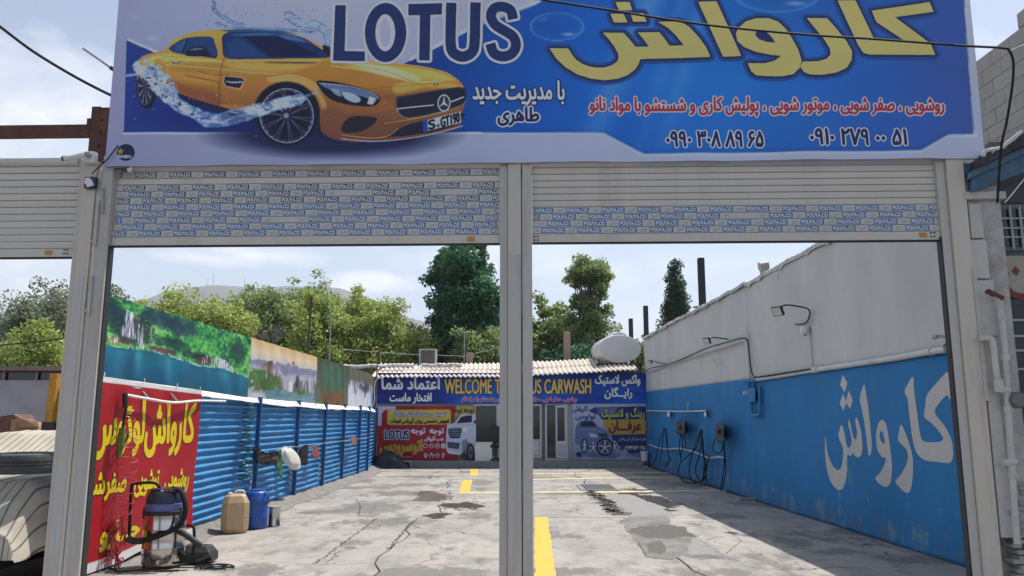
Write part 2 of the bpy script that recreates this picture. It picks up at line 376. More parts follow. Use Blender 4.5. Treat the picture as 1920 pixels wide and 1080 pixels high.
# ================================================================== THE GROUND AND THE YARD FLOOR
M_ALU = pm('aluminium_paint', (.58, .515, .43), rough=.45, var=.06, scale=3, bump=.08, dirt=(.30, .22, .13, 1), dirt_amt=.55, dirt_scale=2.2, streak=True)
M_ALU2 = pm('galvanised_jamb', (.50, .465, .42), rough=.4, var=.06, scale=4, bump=.08, dirt=(.24, .20, .15, 1), dirt_amt=.5, dirt_scale=3, streak=True)
M_DARK = pm('dark_rubber', (.02, .02, .022), rough=.6, var=.3)
M_RUST = pm('rusty_steel', (.10, .035, .025), rough=.7, var=.35, scale=9, bump=.3, dirt=(.17, .08, .05, 1), dirt_amt=.7, dirt_scale=6)
M_BLACKST = pm('black_steel', (.018, .017, .018), rough=.5, var=.3)
M_WHITEP = pm('white_plastic', (.72, .72, .70), rough=.4, var=.05, dirt=(.4, .37, .32, 1), dirt_amt=.3)
M_GREYP = pm('grey_paint', (.34, .34, .33), rough=.5, var=.1)
def concrete_mat():
    m = bpy.data.materials.new('yard_concrete'); m.use_nodes = True; nt = m.node_tree; N = nt.nodes.new; b = nt.nodes['Principled BSDF']
    geo = N('ShaderNodeNewGeometry'); P = geo.outputs['Position']
    def nz(sc, det=6, ro=.6, vec=P, st=None):
        if st: mp = N('ShaderNodeMapping'); mp.inputs['Scale'].default_value = st; nlink(nt, P, mp.inputs[0]); vec = mp.outputs[0]
        n = N('ShaderNodeTexNoise'); n.inputs['Scale'].default_value = sc; n.inputs['Detail'].default_value = det; n.inputs['Roughness'].default_value = ro; nlink(nt, vec, n.inputs['Vector']); return n.outputs['Fac']
    def mr(x, a, b_, c, d):
        r = N('ShaderNodeMapRange'); nlink(nt, x, r.inputs[0])
        for i, v in enumerate((a, b_, c, d)): r.inputs[i + 1].default_value = v
        return r.outputs[0]
    def mix(f, a, c):
        x = N('ShaderNodeMix'); x.data_type = 'RGBA'; nlink(nt, f, x.inputs[0])
        for i, v in ((6, a), (7, c)):
            if hasattr(v, 'links'): nlink(nt, v, x.inputs[i])
            else: x.inputs[i].default_value = v
        return x.outputs[2]
    c = mix(mr(nz(.55, 7, .65), .35, .65, 0, 1), (.39, .362, .32, 1), (.29, .275, .25, 1))
    c = mix(mr(nz(2.6, 8, .7, st=(1, .55, 1)), .47, .62, 0, .7), c, (.21, .205, .19, 1))         # worn, washed patches
    c = mix(mr(nz(1.1, 9, .72, st=(1, .45, 1)), .535, .60, 0, .8), c, (.145, .14, .13, 1))        # old water stains
    c = mix(mr(nz(38, 4, .7), .56, .72, 0, .45), c, (.13, .125, .12, 1))                             # aggregate
    c = mix(mr(nz(70, 3, .6), .62, .72, 0, .5), c, (.5, .48, .44, 1))
    # hairline cracks: voronoi cell borders, distorted, kept only here and there
    wv = N('ShaderNodeTexNoise'); wv.inputs['Scale'].default_value = 2.5; wv.inputs['Detail'].default_value = 5; nlink(nt, P, wv.inputs['Vector'])
    av = N('ShaderNodeVectorMath'); av.operation = 'MULTIPLY_ADD'; nlink(nt, wv.outputs['Color'], av.inputs[0]); av.inputs[1].default_value = (.5, .5, .5); nlink(nt, P, av.inputs[2])
    vo = N('ShaderNodeTexVoronoi'); vo.feature = 'DISTANCE_TO_EDGE'; vo.inputs['Scale'].default_value = .75; nlink(nt, av.outputs[0], vo.inputs['Vector'])
    ck = mr(vo.outputs['Distance'], .002, .011, 1, 0); kp = mr(nz(.4, 3), .46, .56, 0, .85)
    cm = N('ShaderNodeMath'); cm.operation = 'MULTIPLY'; nlink(nt, ck, cm.inputs[0]); nlink(nt, kp, cm.inputs[1])
    c = mix(cm.outputs[0], c, (.05, .047, .043, 1))

    # stains and puddles where they lie on the floor: ragged ellipses (picture corner coordinates of each, kind)
    rag = mr(nz(2.4, 12, .78, st=(1, .6, 1)), .28, .72, -1, 1)
    def stains(lst, amp, soft, top_=1):
        tot = None
        for (x, y, hw, hh) in lst:
            c0 = atG(x, y); rx = abs(atG(x + hw, y)[0] - c0[0]); ry = abs(atG(x, y - hh)[1] - atG(x, y + hh)[1]) / 2
            v = N('ShaderNodeVectorMath'); v.operation = 'SUBTRACT'; nlink(nt, P, v.inputs[0]); v.inputs[1].default_value = (c0[0], c0[1], 0)
            w = N('ShaderNodeVectorMath'); w.operation = 'MULTIPLY'; nlink(nt, v.outputs[0], w.inputs[0]); w.inputs[1].default_value = (1 / rx, 1 / ry, 0)
            l = N('ShaderNodeVectorMath'); l.operation = 'LENGTH'; nlink(nt, w.outputs[0], l.inputs[0]); o = l.outputs['Value']
            if tot is None: tot = o
            else: mm = N('ShaderNodeMath'); mm.operation = 'MINIMUM'; nlink(nt, tot, mm.inputs[0]); nlink(nt, o, mm.inputs[1]); tot = mm.outputs[0]
        a = N('ShaderNodeMath'); a.operation = 'MULTIPLY_ADD'; nlink(nt, rag, a.inputs[0]); a.inputs[1].default_value = amp; nlink(nt, tot, a.inputs[2]); return mr(a.outputs[0], 1 - soft, 1 + soft, top_, 0)
    damp = stains([(690, 914, 60, 3), (770, 909, 50, 2.5), (810, 1078, 120, 15), (480, 1072, 70, 12), (1040, 1072, 80, 8), (1340, 1074, 120, 8), (1500, 1018, 34, 8), (1570, 1035, 40, 6), (1588, 996, 36, 5), (1345, 967, 46, 6), (1725, 1048, 60, 9), (1278, 908, 50, 6), (1010, 897, 50, 3), (795, 893, 55, 3), (665, 902, 34, 3), (1230, 889, 50, 4), (655, 1017, 34, 5), (740, 978, 60, 8), (700, 950, 60, 12), (1450, 945, 60, 6), (900, 905, 30, 5), (1060, 925, 60, 3), (740, 925, 50, 5), (600, 960, 40, 4), (1225, 995, 40, 8)], 1.25, .18, .85)
    wet = stains([(1232, 942, 36, 14), (1196, 921, 30, 5), (868, 948, 40, 7), (820, 966, 26, 5), (1175, 926, 22, 4)], 1.0, .07)
    red = stains([(808, 932, 36, 8), (800, 924, 22, 4)], 1.1, .10, .8)
    c = mix(damp, c, (.15, .145, .135, 1)); c = mix(red, c, (.10, .058, .052, 1)); c = mix(wet, c, (.085, .066, .046, 1))
    nlink(nt, c, b.inputs['Base Color']); wr = N('ShaderNodeMath'); wr.operation = 'MAXIMUM'; nlink(nt, wet, wr.inputs[0]); nlink(nt, red, wr.inputs[1])
    rgh = N('ShaderNodeMix'); nlink(nt, wr.outputs[0], rgh.inputs[0]); nlink(nt, mr(damp, 0, 1, .9, .72), rgh.inputs[2]); rgh.inputs[3].default_value = .16; nlink(nt, rgh.outputs[0], b.inputs['Roughness']); b.inputs['Specular IOR Level'].default_value = .35
    hb = N('ShaderNodeMath'); hb.operation = 'MULTIPLY_ADD'; nlink(nt, nz(30, 6, .7), hb.inputs[0]); hb.inputs[1].default_value = .5; nlink(nt, nz(3, 6, .6), hb.inputs[2])
    h2 = N('ShaderNodeMath'); h2.operation = 'SUBTRACT'; nlink(nt, hb.outputs[0], h2.inputs[0]); nlink(nt, cm.outputs[0], h2.inputs[1])
    bp = N('ShaderNodeBump'); bp.inputs['Strength'].default_value = .55; bp.inputs['Distance'].default_value = .02; nlink(nt, h2.outputs[0], bp.inputs['Height']); nlink(nt, bp.outputs[0], b.inputs['Normal'])
    return m
M_CONC = concrete_mat()
M_SOIL = pm('bare_ground', (.17, .15, .12), rough=.95, var=.3, scale=.4, bump=.4, coords='World')
M_ROAD = pm('street_asphalt', (.055, .054, .052), rough=.9, var=.2, scale=3, bump=.5, coords='World', bscale=60)
M_SUB = pm('dirt_in_joints', (.06, .055, .048), rough=.95, var=.3, scale=20, bump=.5, bscale=80)
g = MB(); g.add([(-2380, -280, -.12), (2380, -280, -.12), (2380, 2570, -.12), (-2380, 2570, -.12)], [(0, 1, 2, 3)]); struct(g.build('ground', M_SOIL))
g = MB(); g.add([(-60, -12, -.1), (60, -12, -.1), (60, 4.2, -.1), (-60, 4.2, -.1)], [(0, 1, 2, 3)]); struct(g.build('street', M_ROAD))
g = MB(); g.box((-14, 4.2, -.11), (12, 7.4, -.012)); struct(g.build('pavement', pm('pavement_concrete', (.28, .27, .25), rough=.9, var=.15, scale=2, bump=.3, coords='World')))
g = MB(); g.box((-4.7, 7.4, -.115), (5.3, 27.3, -.035)); floor = struct(g.build('yard_floor', M_SUB))
# slabs: irregular outlines on a common set of joints
YS = [7.42, 13.35, 18.15, 21.6, 24.6, 27.28]
def jy(j, x):   # y of transverse joint j at x
    r = random.Random(j * 7 + 1); return YS[j] + (0 if j in (0, 5) else .10 * math.sin(x * 1.1 + j) + .05 * math.sin(x * 4.3 + j * 2))
def jx(k, y, j):
    if k == 0: return XF(y) + .12
    if k == 3: return XWL(y) - .02
    base = [None, -1.42, 2.05][k] + (.25 if j == 1 and k == 1 else 0) + (-.7 if j == 3 and k == 1 else 0)
    return base + .07 * math.sin(y * 2.3 + k) + .035 * math.sin(y * 9.1 + k * 3 + j)
for j in range(5):
    for k in range(3):
        gp = .012 if j < 2 else .016; n = 14; edge = []
        a0 = np.linspace(0, 1, n)
        ya, yb = YS[j], YS[j + 1]
        for t in a0: x = jx(k, ya, j) * (1 - t) + jx(k + 1, ya, j) * t; edge.append((x, jy(j, x) + gp))
        for t in a0[1:]: y = ya * (1 - t) + yb * t; edge.append((jx(k + 1, y, j) - gp, y + (gp if t < .5 else -gp) * .5))
        for t in a0[1:]: x = jx(k + 1, yb, j) * (1 - t) + jx(k, yb, j) * t; edge.append((x, jy(j + 1, x) - gp))
        for t in a0[1:-1]: y = yb * (1 - t) + ya * t; edge.append((jx(k, y, j) + gp, y))
        z = random.uniform(-.0015, 0); tl = [0, 0]
        m = len(edge); v = [(x, y, z + tl[0] * (x) + tl[1] * (y - ya)) for x, y in edge] + [(x, y, -.05) for x, y in edge]
        mb = MB(); mb.add(v, [tuple(range(m))] + [(i, m + i, m + (i + 1) % m, (i + 1) % m) for i in range(m)]); mb.build('slab', M_CONC, floor)
M_PUD = pm('wet_dirty_concrete', (.10, .078, .055), rough=.3, var=.35, scale=5, bump=.02, coords='World', spec=.22)
M_DAMP = pm('damp_concrete', (.17, .16, .145), rough=.75, var=.35, scale=7, bump=.25, coords='World', bscale=30)
M_MUD = pm('reddish_wet_stain', (.075, .045, .040), rough=.18, var=.3, scale=6, bump=.03, coords='World')
M_ROUGH = pm('exposed_aggregate', (.205, .197, .18), rough=.95, var=.42, scale=2.2, bump=1.0, coords='World', bscale=45)
M_PATCH = pm('smooth_cement_patch', (.24, .24, .23), rough=.85, var=.2, scale=8, bump=.3, coords='World')
def patch(name, px, mat, z, rag=.12, seed=1, n=8):
    """irregular flat patch; px = outline in picture coordinates, carried onto the floor"""
    from mathutils.geometry import tessellate_polygon
    r = np.random.default_rng(seed); P = sm([atG(x, y)[:2] for x, y in px], 4); L = np.hypot(*(np.roll(P, -1, 0) - P).T); tot = L.sum(); N_ = int(max(60, min(260, tot / .03)))
    cs = np.concatenate([[0], np.cumsum(L)]); t = np.linspace(0, tot, N_, endpoint=False); PP = np.vstack([P, P[:1]]); x = np.interp(t, cs, PP[:, 0]); y = np.interp(t, cs, PP[:, 1])
    c = np.array([x.mean(), y.mean()]); d = np.stack([x, y], 1) - c; f = np.ones(N_)
    for o_ in range(6):
        k = 3 * 2 ** o_; ph = r.random(2) * 6.28; a_ = 2 * math.pi * np.arange(N_) / N_; f += rag * 1.3 / (1.45 ** o_) * np.sin(a_ * k + ph[0] + 1.5 * np.sin(a_ * (k // 3 + 1) + ph[1]))
    q = c + d * f[:, None]; mb = MB(); tris = tessellate_polygon([[Vector((a, b, 0)) for a, b in q]]); mb.add([(a, b, z) for a, b in q], [tuple(t_) for t_ in tris]); return struct(mb.build(name, mat))
patch('cement_patch', [(1110, 935), (1170, 926), (1230, 945), (1262, 968), (1175, 970), (1140, 950)], M_PATCH, .0012, .05, 3)
patch('aggregate_patch', [(1168, 970), (1240, 967), (1262, 985), (1300, 1008), (1352, 1038), (1290, 1044), (1212, 1044), (1195, 1015)], M_ROUGH, .0018, .05, 5)
M_GRAV = pm('dark_broken_aggregate', (.12, .115, .105), rough=.95, var=.6, scale=30, bump=1.0, coords='World', bscale=50)
patch('gravel_band', [(1186, 988), (1262, 985), (1298, 1004), (1202, 1007)], M_GRAV, .0024, .07, 6)
patch('gravel_band', [(1214, 1020), (1240, 1017), (1248, 1034), (1222, 1038)], M_GRAV, .0026, .08, 7)
patch('gravel_band', [(1300, 1012), (1330, 1020), (1352, 1038), (1290, 1040)], M_PATCH, .0025, .08, 9)
# broken trench from the drain towards the street, with rubble in it
def crack(px, w, z, mat, seed=0, name='crack'):
    w = w * (.55 if name == 'crack' else 1)
    r = random.Random(seed); P = [atG(x, y)[:2] for x, y in px]; Q = []
    for a, b in zip(P[:-1], P[1:]):
        n = max(2, int(np.hypot(*(b - a)) / .05))
        for i in range(n): Q.append(a + (b - a) * i / n + np.array([r.uniform(-1, 1), r.uniform(-1, 1)]) * w * .9)
    Q.append(P[-1]); vs = []
    for i, q in enumerate(Q):
        d = Q[min(i + 1, len(Q) - 1)] - Q[max(i - 1, 0)]; d = d / (np.hypot(*d) + 1e-6); nn = np.array([-d[1], d[0]]); ww = w * r.uniform(.35, 1) * (.3 if i in (0, len(Q) - 1) else 1)
        vs += [(*(q + nn * ww / 2), z), (*(q - nn * ww / 2), z)]
    mb = MB(); mb.add(vs, [(2 * i, 2 * i + 1, 2 * i + 3, 2 * i + 2) for i in range(len(Q) - 1)]); return struct(mb.build(name, mat))
M_CRK = pm('crack_dark', (.075, .07, .062), rough=.95, var=.3, bump=.3)  # dark colour of the flat strips laid in place of recessed cracks
crack([(1108, 921), (1122, 932), (1138, 944), (1158, 960), (1168, 966)], .22, .0028, M_CRK, 1, 'trench')
for k, (px, w) in enumerate([([(588, 1058), (620, 1036), (655, 1010), (690, 985), (705, 972)], .05), ([(728, 1030), (752, 1004), (768, 985), (778, 976)], .06), ([(652, 930), (668, 935), (676, 950), (672, 966), (692, 972)], .03), ([(700, 960), (704, 950), (740, 946), (770, 940)], .02), ([(1355, 985), (1372, 1000), (1390, 1014), (1378, 1024), (1360, 1040), (1310, 1050)], .018), ([(1212, 1044), (1280, 1056), (1312, 1068), (1300, 1078)], .02), ([(1045, 998), (1110, 996), (1160, 997)], .022), ([(560, 1058), (640, 1058), (700, 1055)], .02), ([(1195, 1015), (1205, 1030), (1212, 1044)], .03), ([(1350, 1038), (1320, 1018), (1262, 984)], .02), ([(620, 985), (640, 1000), (660, 1000)], .012), ([(470, 1000), (520, 1012), (560, 1008)], .012), ([(760, 1028), (800, 1020), (850, 1032)], .012), ([(1400, 1040), (1470, 1046), (1560, 1062)], .012), ([(1500, 960), (1540, 972), (1600, 984)], .02)]):
    crack(px, w, .0022 + .0001 * k, M_CRK, 40 + k)
# rubble along the trench
mb = MB(); rr = random.Random(3)
for i in range(260):
    t = rr.random(); px = 1110 + 60 * t; py = 924 + 42 * t; p = atG(px, py); s = rr.uniform(.008, .03); x = p[0] + rr.gauss(0, .07); y = p[1] + rr.gauss(0, .1)
    q = [(x + rr.uniform(-s, s), y + rr.uniform(-s, s), .012 + (0 if k < 3 else s * rr.uniform(.5, 1.1))) for k in range(4)]; mb.add(q, [(0, 1, 3), (1, 2, 3), (2, 0, 3)])
o = mb.build('rubble', M_ROUGH); tag(o, kind='stuff')
# painted lines
def paint_mat(nm, colr):
    m = pm(nm, colr, rough=.7, var=.12, scale=12, bump=.15, coords='World', dirt=(.30, .28, .24, 1), dirt_amt=.75, dirt_scale=5); return m
M_YEL = paint_mat('worn_yellow_paint', (.66, .40, .04)); M_PALE = paint_mat('faded_cream_paint', (.52, .47, .28))
def stripe(px, mat, name='painted_line', z=.003, rag=.012, seed=0):
    r = random.Random(seed); P = [atG(x, y)[:2] for x, y in px]; out = []
    for i in range(len(P)):
        a, b = P[i], P[(i + 1) % len(P)]; n = max(2, int(np.hypot(*(b - a)) / .12))
        for k in range(n): q = a + (b - a) * k / n; out.append((q[0] + r.uniform(-rag, rag), q[1] + r.uniform(-rag, rag)))
    from mathutils.geometry import tessellate_polygon
    mb = MB(); mb.add([(x, y, z) for x, y in out], [tuple(t) for t in tessellate_polygon([[Vector((x, y, 0)) for x, y in out]])]); return struct(mb.build(name, mat))
stripe([(1003, 970), (1027, 970), (1034, 1020), (1042, 1080), (1046, 1110), (1003, 1110)], M_YEL, seed=1)
stripe([(883, 879), (897, 879), (895, 892), (880, 892)], M_YEL, seed=2)
stripe([(868, 900), (886, 900), (879, 924), (860, 924)], M_YEL, seed=3)
stripe([(1115, 922), (1225, 921), (1225, 923), (1120, 924.4)], M_PALE, z=.0036, seed=4)
for k, (a, b) in enumerate([((862, 924), (1360, 920)), ((955, 888.5), (1280, 886.5)), ((1000, 899), (1262, 894.5)), ((655, 892), (935, 890))]):
    w = [1.3, .8, 1.1, .5][k]; stripe([(a[0], a[1] - w), (b[0], b[1] - w), (b[0], b[1] + w), (a[0], a[1] + w)], M_PALE, z=.0026 + .0003 * k, rag=.02, seed=9 + k)
# drain grate
gc = atG(1120, 915); t = thing('drain_grate', 'rectangular metal drain grate with dark slots in the middle of the concrete floor', 'drain grate', (gc[0], gc[1], 0))
mb = MB(); w, h = .43, .80
mb.box((gc[0] - w, gc[1] - h, .0), (gc[0] + w, gc[1] - h + .06, .026)); mb.box((gc[0] - w, gc[1] + h - .06, .0), (gc[0] + w, gc[1] + h, .026)); mb.box((gc[0] - w, gc[1] - h + .062, .0), (gc[0] - w + .05, gc[1] + h - .062, .026)); mb.box((gc[0] + w - .05, gc[1] - h + .062, .0), (gc[0] + w, gc[1] + h - .062, .026))
mb.build('frame', M_GREYP, t); mb = MB(); mb.box((gc[0] - w + .05, gc[1] - h + .06, .0005), (gc[0] + w - .05, gc[1] + h - .06, .004)); mb.build('pit_shade', M_BLACKST, t)  # black sheet below the bars stands in for the shade of the pit
for i in range(9):
    x = gc[0] - w + .075 + i * .085; mb = MB(); mb.box((x, gc[1] - h + .064, .012), (x + .022, gc[1] + h - .064, .025)); mb.build('bar', M_GREYP, t)
# sloping kerb strip along the fence
M_KERB = pm('rough_kerb_concrete', (.20, .19, .175), rough=.95, var=.3, scale=7, bump=.7, coords='World', bscale=25)
vs = []; n = 120
for i in range(n + 1):
    y = 8.0 + 18.8 * i / n; lo = min(1, max(.12, (y - 11.0) / .5)); j = .04 * math.sin(y * 3.1) + .03 * math.sin(y * 7.7) + random.uniform(-.02, .02); x = XF(y)
    vs += [(x - .12, y, .11 * lo), (x + .08, y, lo * (.10 + random.uniform(-.01, .02))), (x + .24 + j, y, .045 * lo), (x + .38 + j, y, .0045)]
mb = MB(); mb.add(vs, [(4 * i + k, 4 * i + k + 1, 4 * i + k + 5, 4 * i + k + 4) for i in range(n) for k in range(3)]); struct(mb.build('kerb', M_KERB))

# ================================================================== THE FRONT: posts, shutters, sign
def fpart(mb, s0, s1, d0, d1, z0, z1): return mb.box((s0, d0, z0), (s1, d1, z1), T=fw)
def fpost(label, spec, plate=None, hinges=()):
    s0 = spec[0][0]; t = thing('shutter_post', label, 'gate post', fw(s0, 0, 0), 'posts of the roller shutters')
    for nm, a, b, d0, d1, z1, mt in [(q[1], q[2], q[3], q[4], q[5], q[6], q[7]) for q in spec]:
        mb = MB(); fpart(mb, a, b, d0, d1, -.02, z1); mb.build(nm, mt, t, bevel=.004)
    if plate:
        mb = MB(); fpart(mb, plate[0], plate[1], plate[2] - .004, plate[2], plate[3], plate[4]); mb.build('cover_plate', M_ALU2, t, bevel=.001)
    for (hs, hz, hl) in hinges:
        mb = MB(); p = fw(hs, -.075, hz); mb.tube([p, p + np.array([0, 0, hl])], .011, 8); q = fw(hs - .02, -.085, hz + .04); mb.tube([q, fw(hs - .02, -.04, hz + .04)], .012, 6); mb.build('hinge', M_ALU2, t)
    return t
TOPZ = 3.97
LP = fpost('cream metal gate post between the bare left shutter and the red banner opening', [
    (-3.95, 'guide_rail', -3.985, -3.925, -.02, .07, TOPZ, M_ALU), (0, 'box_column', -3.921, -3.80, -.06, .07, TOPZ, M_ALU), (0, 'return_strip', -3.797, -3.752, -.045, .07, TOPZ - .1, M_ALU),
    (0, 'right_jamb', -3.745, -3.645, -.06, .06, 4.02, M_ALU2)], plate=(-3.915, -3.83, -.06, .25, 2.9), hinges=[(-3.75, 3.16, .42), (-3.75, 2.52, .36)])
mb = MB(); fpart(mb, -3.643, -3.636, -.03, .05, 0, 3.17); mb.build('rubber_seal', M_DARK, LP)
CP = fpost('cream metal gate post standing in the middle between the two wide openings', [
    (-.05, 'guide_rail', -.052, .018, -.03, .08, TOPZ, M_ALU2), (0, 'box_column', .021, .138, -.06, .07, TOPZ, M_ALU), (0, 'right_jamb', .150, .238, -.045, .07, TOPZ, M_ALU2)], plate=(.028, .134, -.06, .2, 3.05))
mb = MB(); fpart(mb, .140, .148, -.02, .05, 0, TOPZ); mb.build('rubber_seal', M_DARK, CP)
RP = fpost('cream metal gate post at the right edge of the yard, next to the plastered pier', [
    (3.88, 'guide_rail', 3.886, 3.962, -.03, .08, TOPZ, M_ALU2), (0, 'box_column', 3.965, 4.115, -.06, .07, TOPZ, M_ALU)], plate=(4.10, 4.135, -.065, 1.75, 2.9))
mb = MB(); fpart(mb, 3.872, 3.884, -.02, .05, 0, 3.20); mb.build('rubber_seal', M_DARK, RP)

M_SLAT = pm('aluminium_slat', (.60, .55, .475), rough=.42, var=.05, scale=2, bump=.04, dirt=(.33, .30, .25, 1), dirt_amt=.4, dirt_scale=2.2)
def slat_mesh(s0, s1, h, depth=.012):
    prof = [(0, 0), (-.004, .002), (-depth * .92, h * .09), (-depth, h * .5), (-depth * .92, h * .91), (-.004, h - .004), (0, h - .004), (.01, h - .004), (.01, 0)]
    mb = MB(); n = len(prof); vs = [fw(s, d, z) - fw(s0, 0, 0) for s in (s0, s1) for d, z in prof]
    mb.add(vs, [(i, (i + 1) % n, n + (i + 1) % n, n + i) for i in range(n)] + [tuple(range(n))[::-1], tuple(n + i for i in range(n))]); return mb
M_FILM = pm('film', (.60, .59, .57), rough=.35, var=.06, scale=5, bump=.05)
INKC = {'blue': C(16, 96, 165), 'navy': C(24, 52, 92), 'white': (.62, .66, .68, 1), 'speck': (.26, .25, .24, 1), 'film': (.56, .555, .54, 1)}
def label_layout():
    cs = text_in('POUYA.CO', .012, .0, .198, .032); cell = .0022; W, H = int(.215 / cell) + 2, int(.044 / cell) + 2
    m = fill_mask([np.stack([c[:, 0] / cell, (.038 - c[:, 1]) / cell], 1) for c in cs], W, H, 3); m = dilate(m, 1.2)
    return [[(x * cell, y * cell) for x, y in p] for p in field_polys(m)]
LABEL = label_layout()
def film_mesh(s0, s1, h, phase, ink, rep=.326, depth=.0122, torn=0):
    mb = MB(); r = random.Random(int(phase * 1000)); o0 = fw(s0, 0, 0); P = lambda s, z, off: fw(s, -depth - off, z) - o0
    z0 = (h - .044) / 2
    mb.add([P(s0 + .02, z0 - .006, .0012), P(s1 - .02, z0 - .006, .0012), P(s1 - .02, z0 + .05, .0012), P(s0 + .02, z0 + .05, .0012)], [(0, 1, 2, 3)], INKC['film'])
    s = s0 - phase
    while s < s1:
        a, b = max(s, s0 + .02), min(s + .21, s1 - .02)
        if b > a and r.random() > torn:
            mb.add([P(a, z0, .003), P(b, z0, .003), P(b, z0 + .044, .003), P(a, z0 + .044, .003)], [(0, 1, 2, 3)], INKC[ink])
            for p in LABEL:
                if s + p[0][0] > a and s + p[0][0] < b - .004: mb.add([P(s + x, z0 + y, .0045) for x, y in p], [tuple(range(len(p)))], INKC['white'])
        for (dx, dz, w) in ((.248, .004, .012), (.250, .022, .010), (.268, .018, .012), (.283, .010, .008), (.288, .024, .010), (.266, .002, .006)):
            if s + dx > s0 + .03 and s + dx < s1 - .04: mb.add([P(s + dx, z0 + dz, .003), P(s + dx + w, z0 + dz, .003), P(s + dx + w, z0 + dz + .007, .003), P(s + dx, z0 + dz + .007, .003)], [(0, 1, 2, 3)], INKC['speck'])
        s += rep
    return mb
def shutter(label, s0, s1, z0, z1, pitch, films=None, d=.02, barh=.085):
    t = thing('roller_shutter', label, 'roller shutter', fw(s0, d, z0), 'roller shutters of the front')
    n = int((z1 - z0 - barh) / pitch) + 1; me = None
    for i in range(n):
        z = barh + i * pitch
        if me is None: o = slat_mesh(s0, s1, pitch).build('slat', M_SLAT); me = o.data
        else: o = bpy.data.objects.new('slat', me); COL.objects.link(o)
        o.parent = t; o.location = (0, 0, z)
        if films and i in films:
            ph, ink = films[i]; f = film_mesh(s0, s1, pitch, ph, ink, torn=.03).build('printed_film', INK); f.parent = o
    mb = MB(); fpart(mb, s0, s1, d - .022, d + .015, z0 + .006, z0 + barh - .004); mb.build('bottom_bar', M_SLAT, t, bevel=.003)
    mb = MB(); fpart(mb, s0, s1, d - .012, d + .012, z0 - .01, z0 + .004); mb.build('rubber_strip', M_DARK, t)
    return t
S1 = shutter('cream roller shutter over the left opening, nearly all slats in blue and white film', -3.64, -.055, 3.168, 4.05, .0625,
    {0: (.08, 'blue'), 1: (.24, 'blue'), 2: (.13, 'blue'), 3: (.05, 'blue'), 4: (.19, 'blue'), 5: (.07, 'navy'), 6: (.2, 'navy'), 7: (.26, 'navy'), 9: (.16, 'navy'), 11: (.24, 'blue')})
S2 = shutter('cream roller shutter over the right opening, upper slats bare, four lower slats filmed', .24, 3.885, 3.172, 4.05, .0625,
    {0: (.24, 'blue'), 1: (.19, 'blue'), 2: (.14, 'blue'), 3: (.02, 'blue')})
S3 = shutter('short bare cream roller shutter at the far left, half lowered beside the rusty column', -6.6, -3.99, 3.065, 3.96, .066, None)
mb = MB(); mb.tube([fw(-6.6, .03, 3.985), fw(-4.02, .03, 3.985)], .045, 12); mb.build('housing', M_SLAT, S3)
def plate(parent, s, z, w=.065, h=.042, name='maker_plate'):
    mb = MB(); fpart(mb, s, s + w, -.009, -.004, z, z + h); o = mb.build(name, pm('orange_sticker', (.50, .25, .03), rough=.5, var=.2, scale=40), parent)
for p, s, z in ((S1, -.35, 3.19), (S2, 3.70, 3.20), (S3, -4.25, 3.09)): plate(p, s, z)
for p, s, z in ((S3, -4.07, 3.10), (S2, .26, 3.195), (S2, 3.80, 3.205)):
    for a in (0, .03):
        for b in (0, .035): q = fw(s + a, -.004, z + b); mb = MB(); mb.tube([q, q - FN * .01], .007, 8); mb.build('bolt', M_RUST, p)
# torn plastic hanging under the shutter rails
def scrap(label, pts, d, colr, cat='scrap of plastic'):
    mb = MB(); P = [fw(*atF(x, y, d), d + random.uniform(-.01, .01)) if False else fw(atF(x, y, d)[0], d + random.uniform(-.012, .012), atF(x, y, d)[1]) for x, y in pts]; q = [p - FN * .002 for p in P]
    n = len(P); mb.add(P + q, [tuple(range(n)), tuple(range(n, 2 * n))[::-1]] + [(i, (i + 1) % n, n + (i + 1) % n, n + i) for i in range(n)])
    o = mb.build('torn_tape', pm('tape_' + cat.replace(' ', '_') + str(colr[0]), colr, rough=.4, var=.3, scale=20)); tag(o, label, cat); return o
scrap('dark torn strip of tape sticking out under the lower left corner of the big sign', [(215, 315), (243, 314), (247, 321), (234, 322), (222, 319), (212, 320)], -.09, (.05, .05, .05))
scrap('white torn end of tape under the lower left corner of the big sign', [(238, 316), (248, 313), (245, 324), (240, 322)], -.1, (.6, .6, .58))

# ---- rusty frame behind the sign
def fthing(name, label, cat, s, d, z, group=None): return thing(name, label, cat, fw(s, d, z), group)
t = fthing('sign_support', 'rusty brown steel column with beam and diagonal brace rising behind the left post', 'steel frame', -3.85, .12, 0)
mb = MB(); fpart(mb, -3.985, -3.90, .08, .20, 0, 4.56); fpart(mb, -3.898, -3.79, .07, .19, 0, 4.545); mb.build('column', M_RUST, t)
mb = MB(); fpart(mb, -9.5, -3.992, .09, .2, 4.285, 4.385); mb.build('beam', M_RUST, t); mb = MB(); fpart(mb, -4.02, -3.987, .075, .2, 4.26, 4.44); mb.build('bracket_plate', M_RUST, t)
mb = MB(); mb.bar(fw(-3.80, .13, 4.32), fw(-3.3, .13, 4.75), .09, .1); mb.build('diagonal_brace', M_RUST, t)
mb = MB(); mb.bar(fw(-3.79, .13, 4.13), fw(-3.3, .13, 4.13), .05, .055); mb.bar(fw(-3.7, .2, 3.9), fw(4.2, .2, 3.92), .05); mb.bar(fw(-3.6, .13, 5.6), fw(4.2, .13, 5.6), .05)
for s in (-3.4, -1.5, .3, 2.2, 4.1): mb.bar(fw(s, .14, 3.95), fw(s, .14, 5.8), .05)
mb.build('sign_rails', M_RUST, t)
for z in (4.42, 4.30, 4.16): q = fw(-3.88, .07, z); mb = MB(); mb.tube([q, q - FN * .02], .013, 6); mb.build('bolt', M_RUST, t)

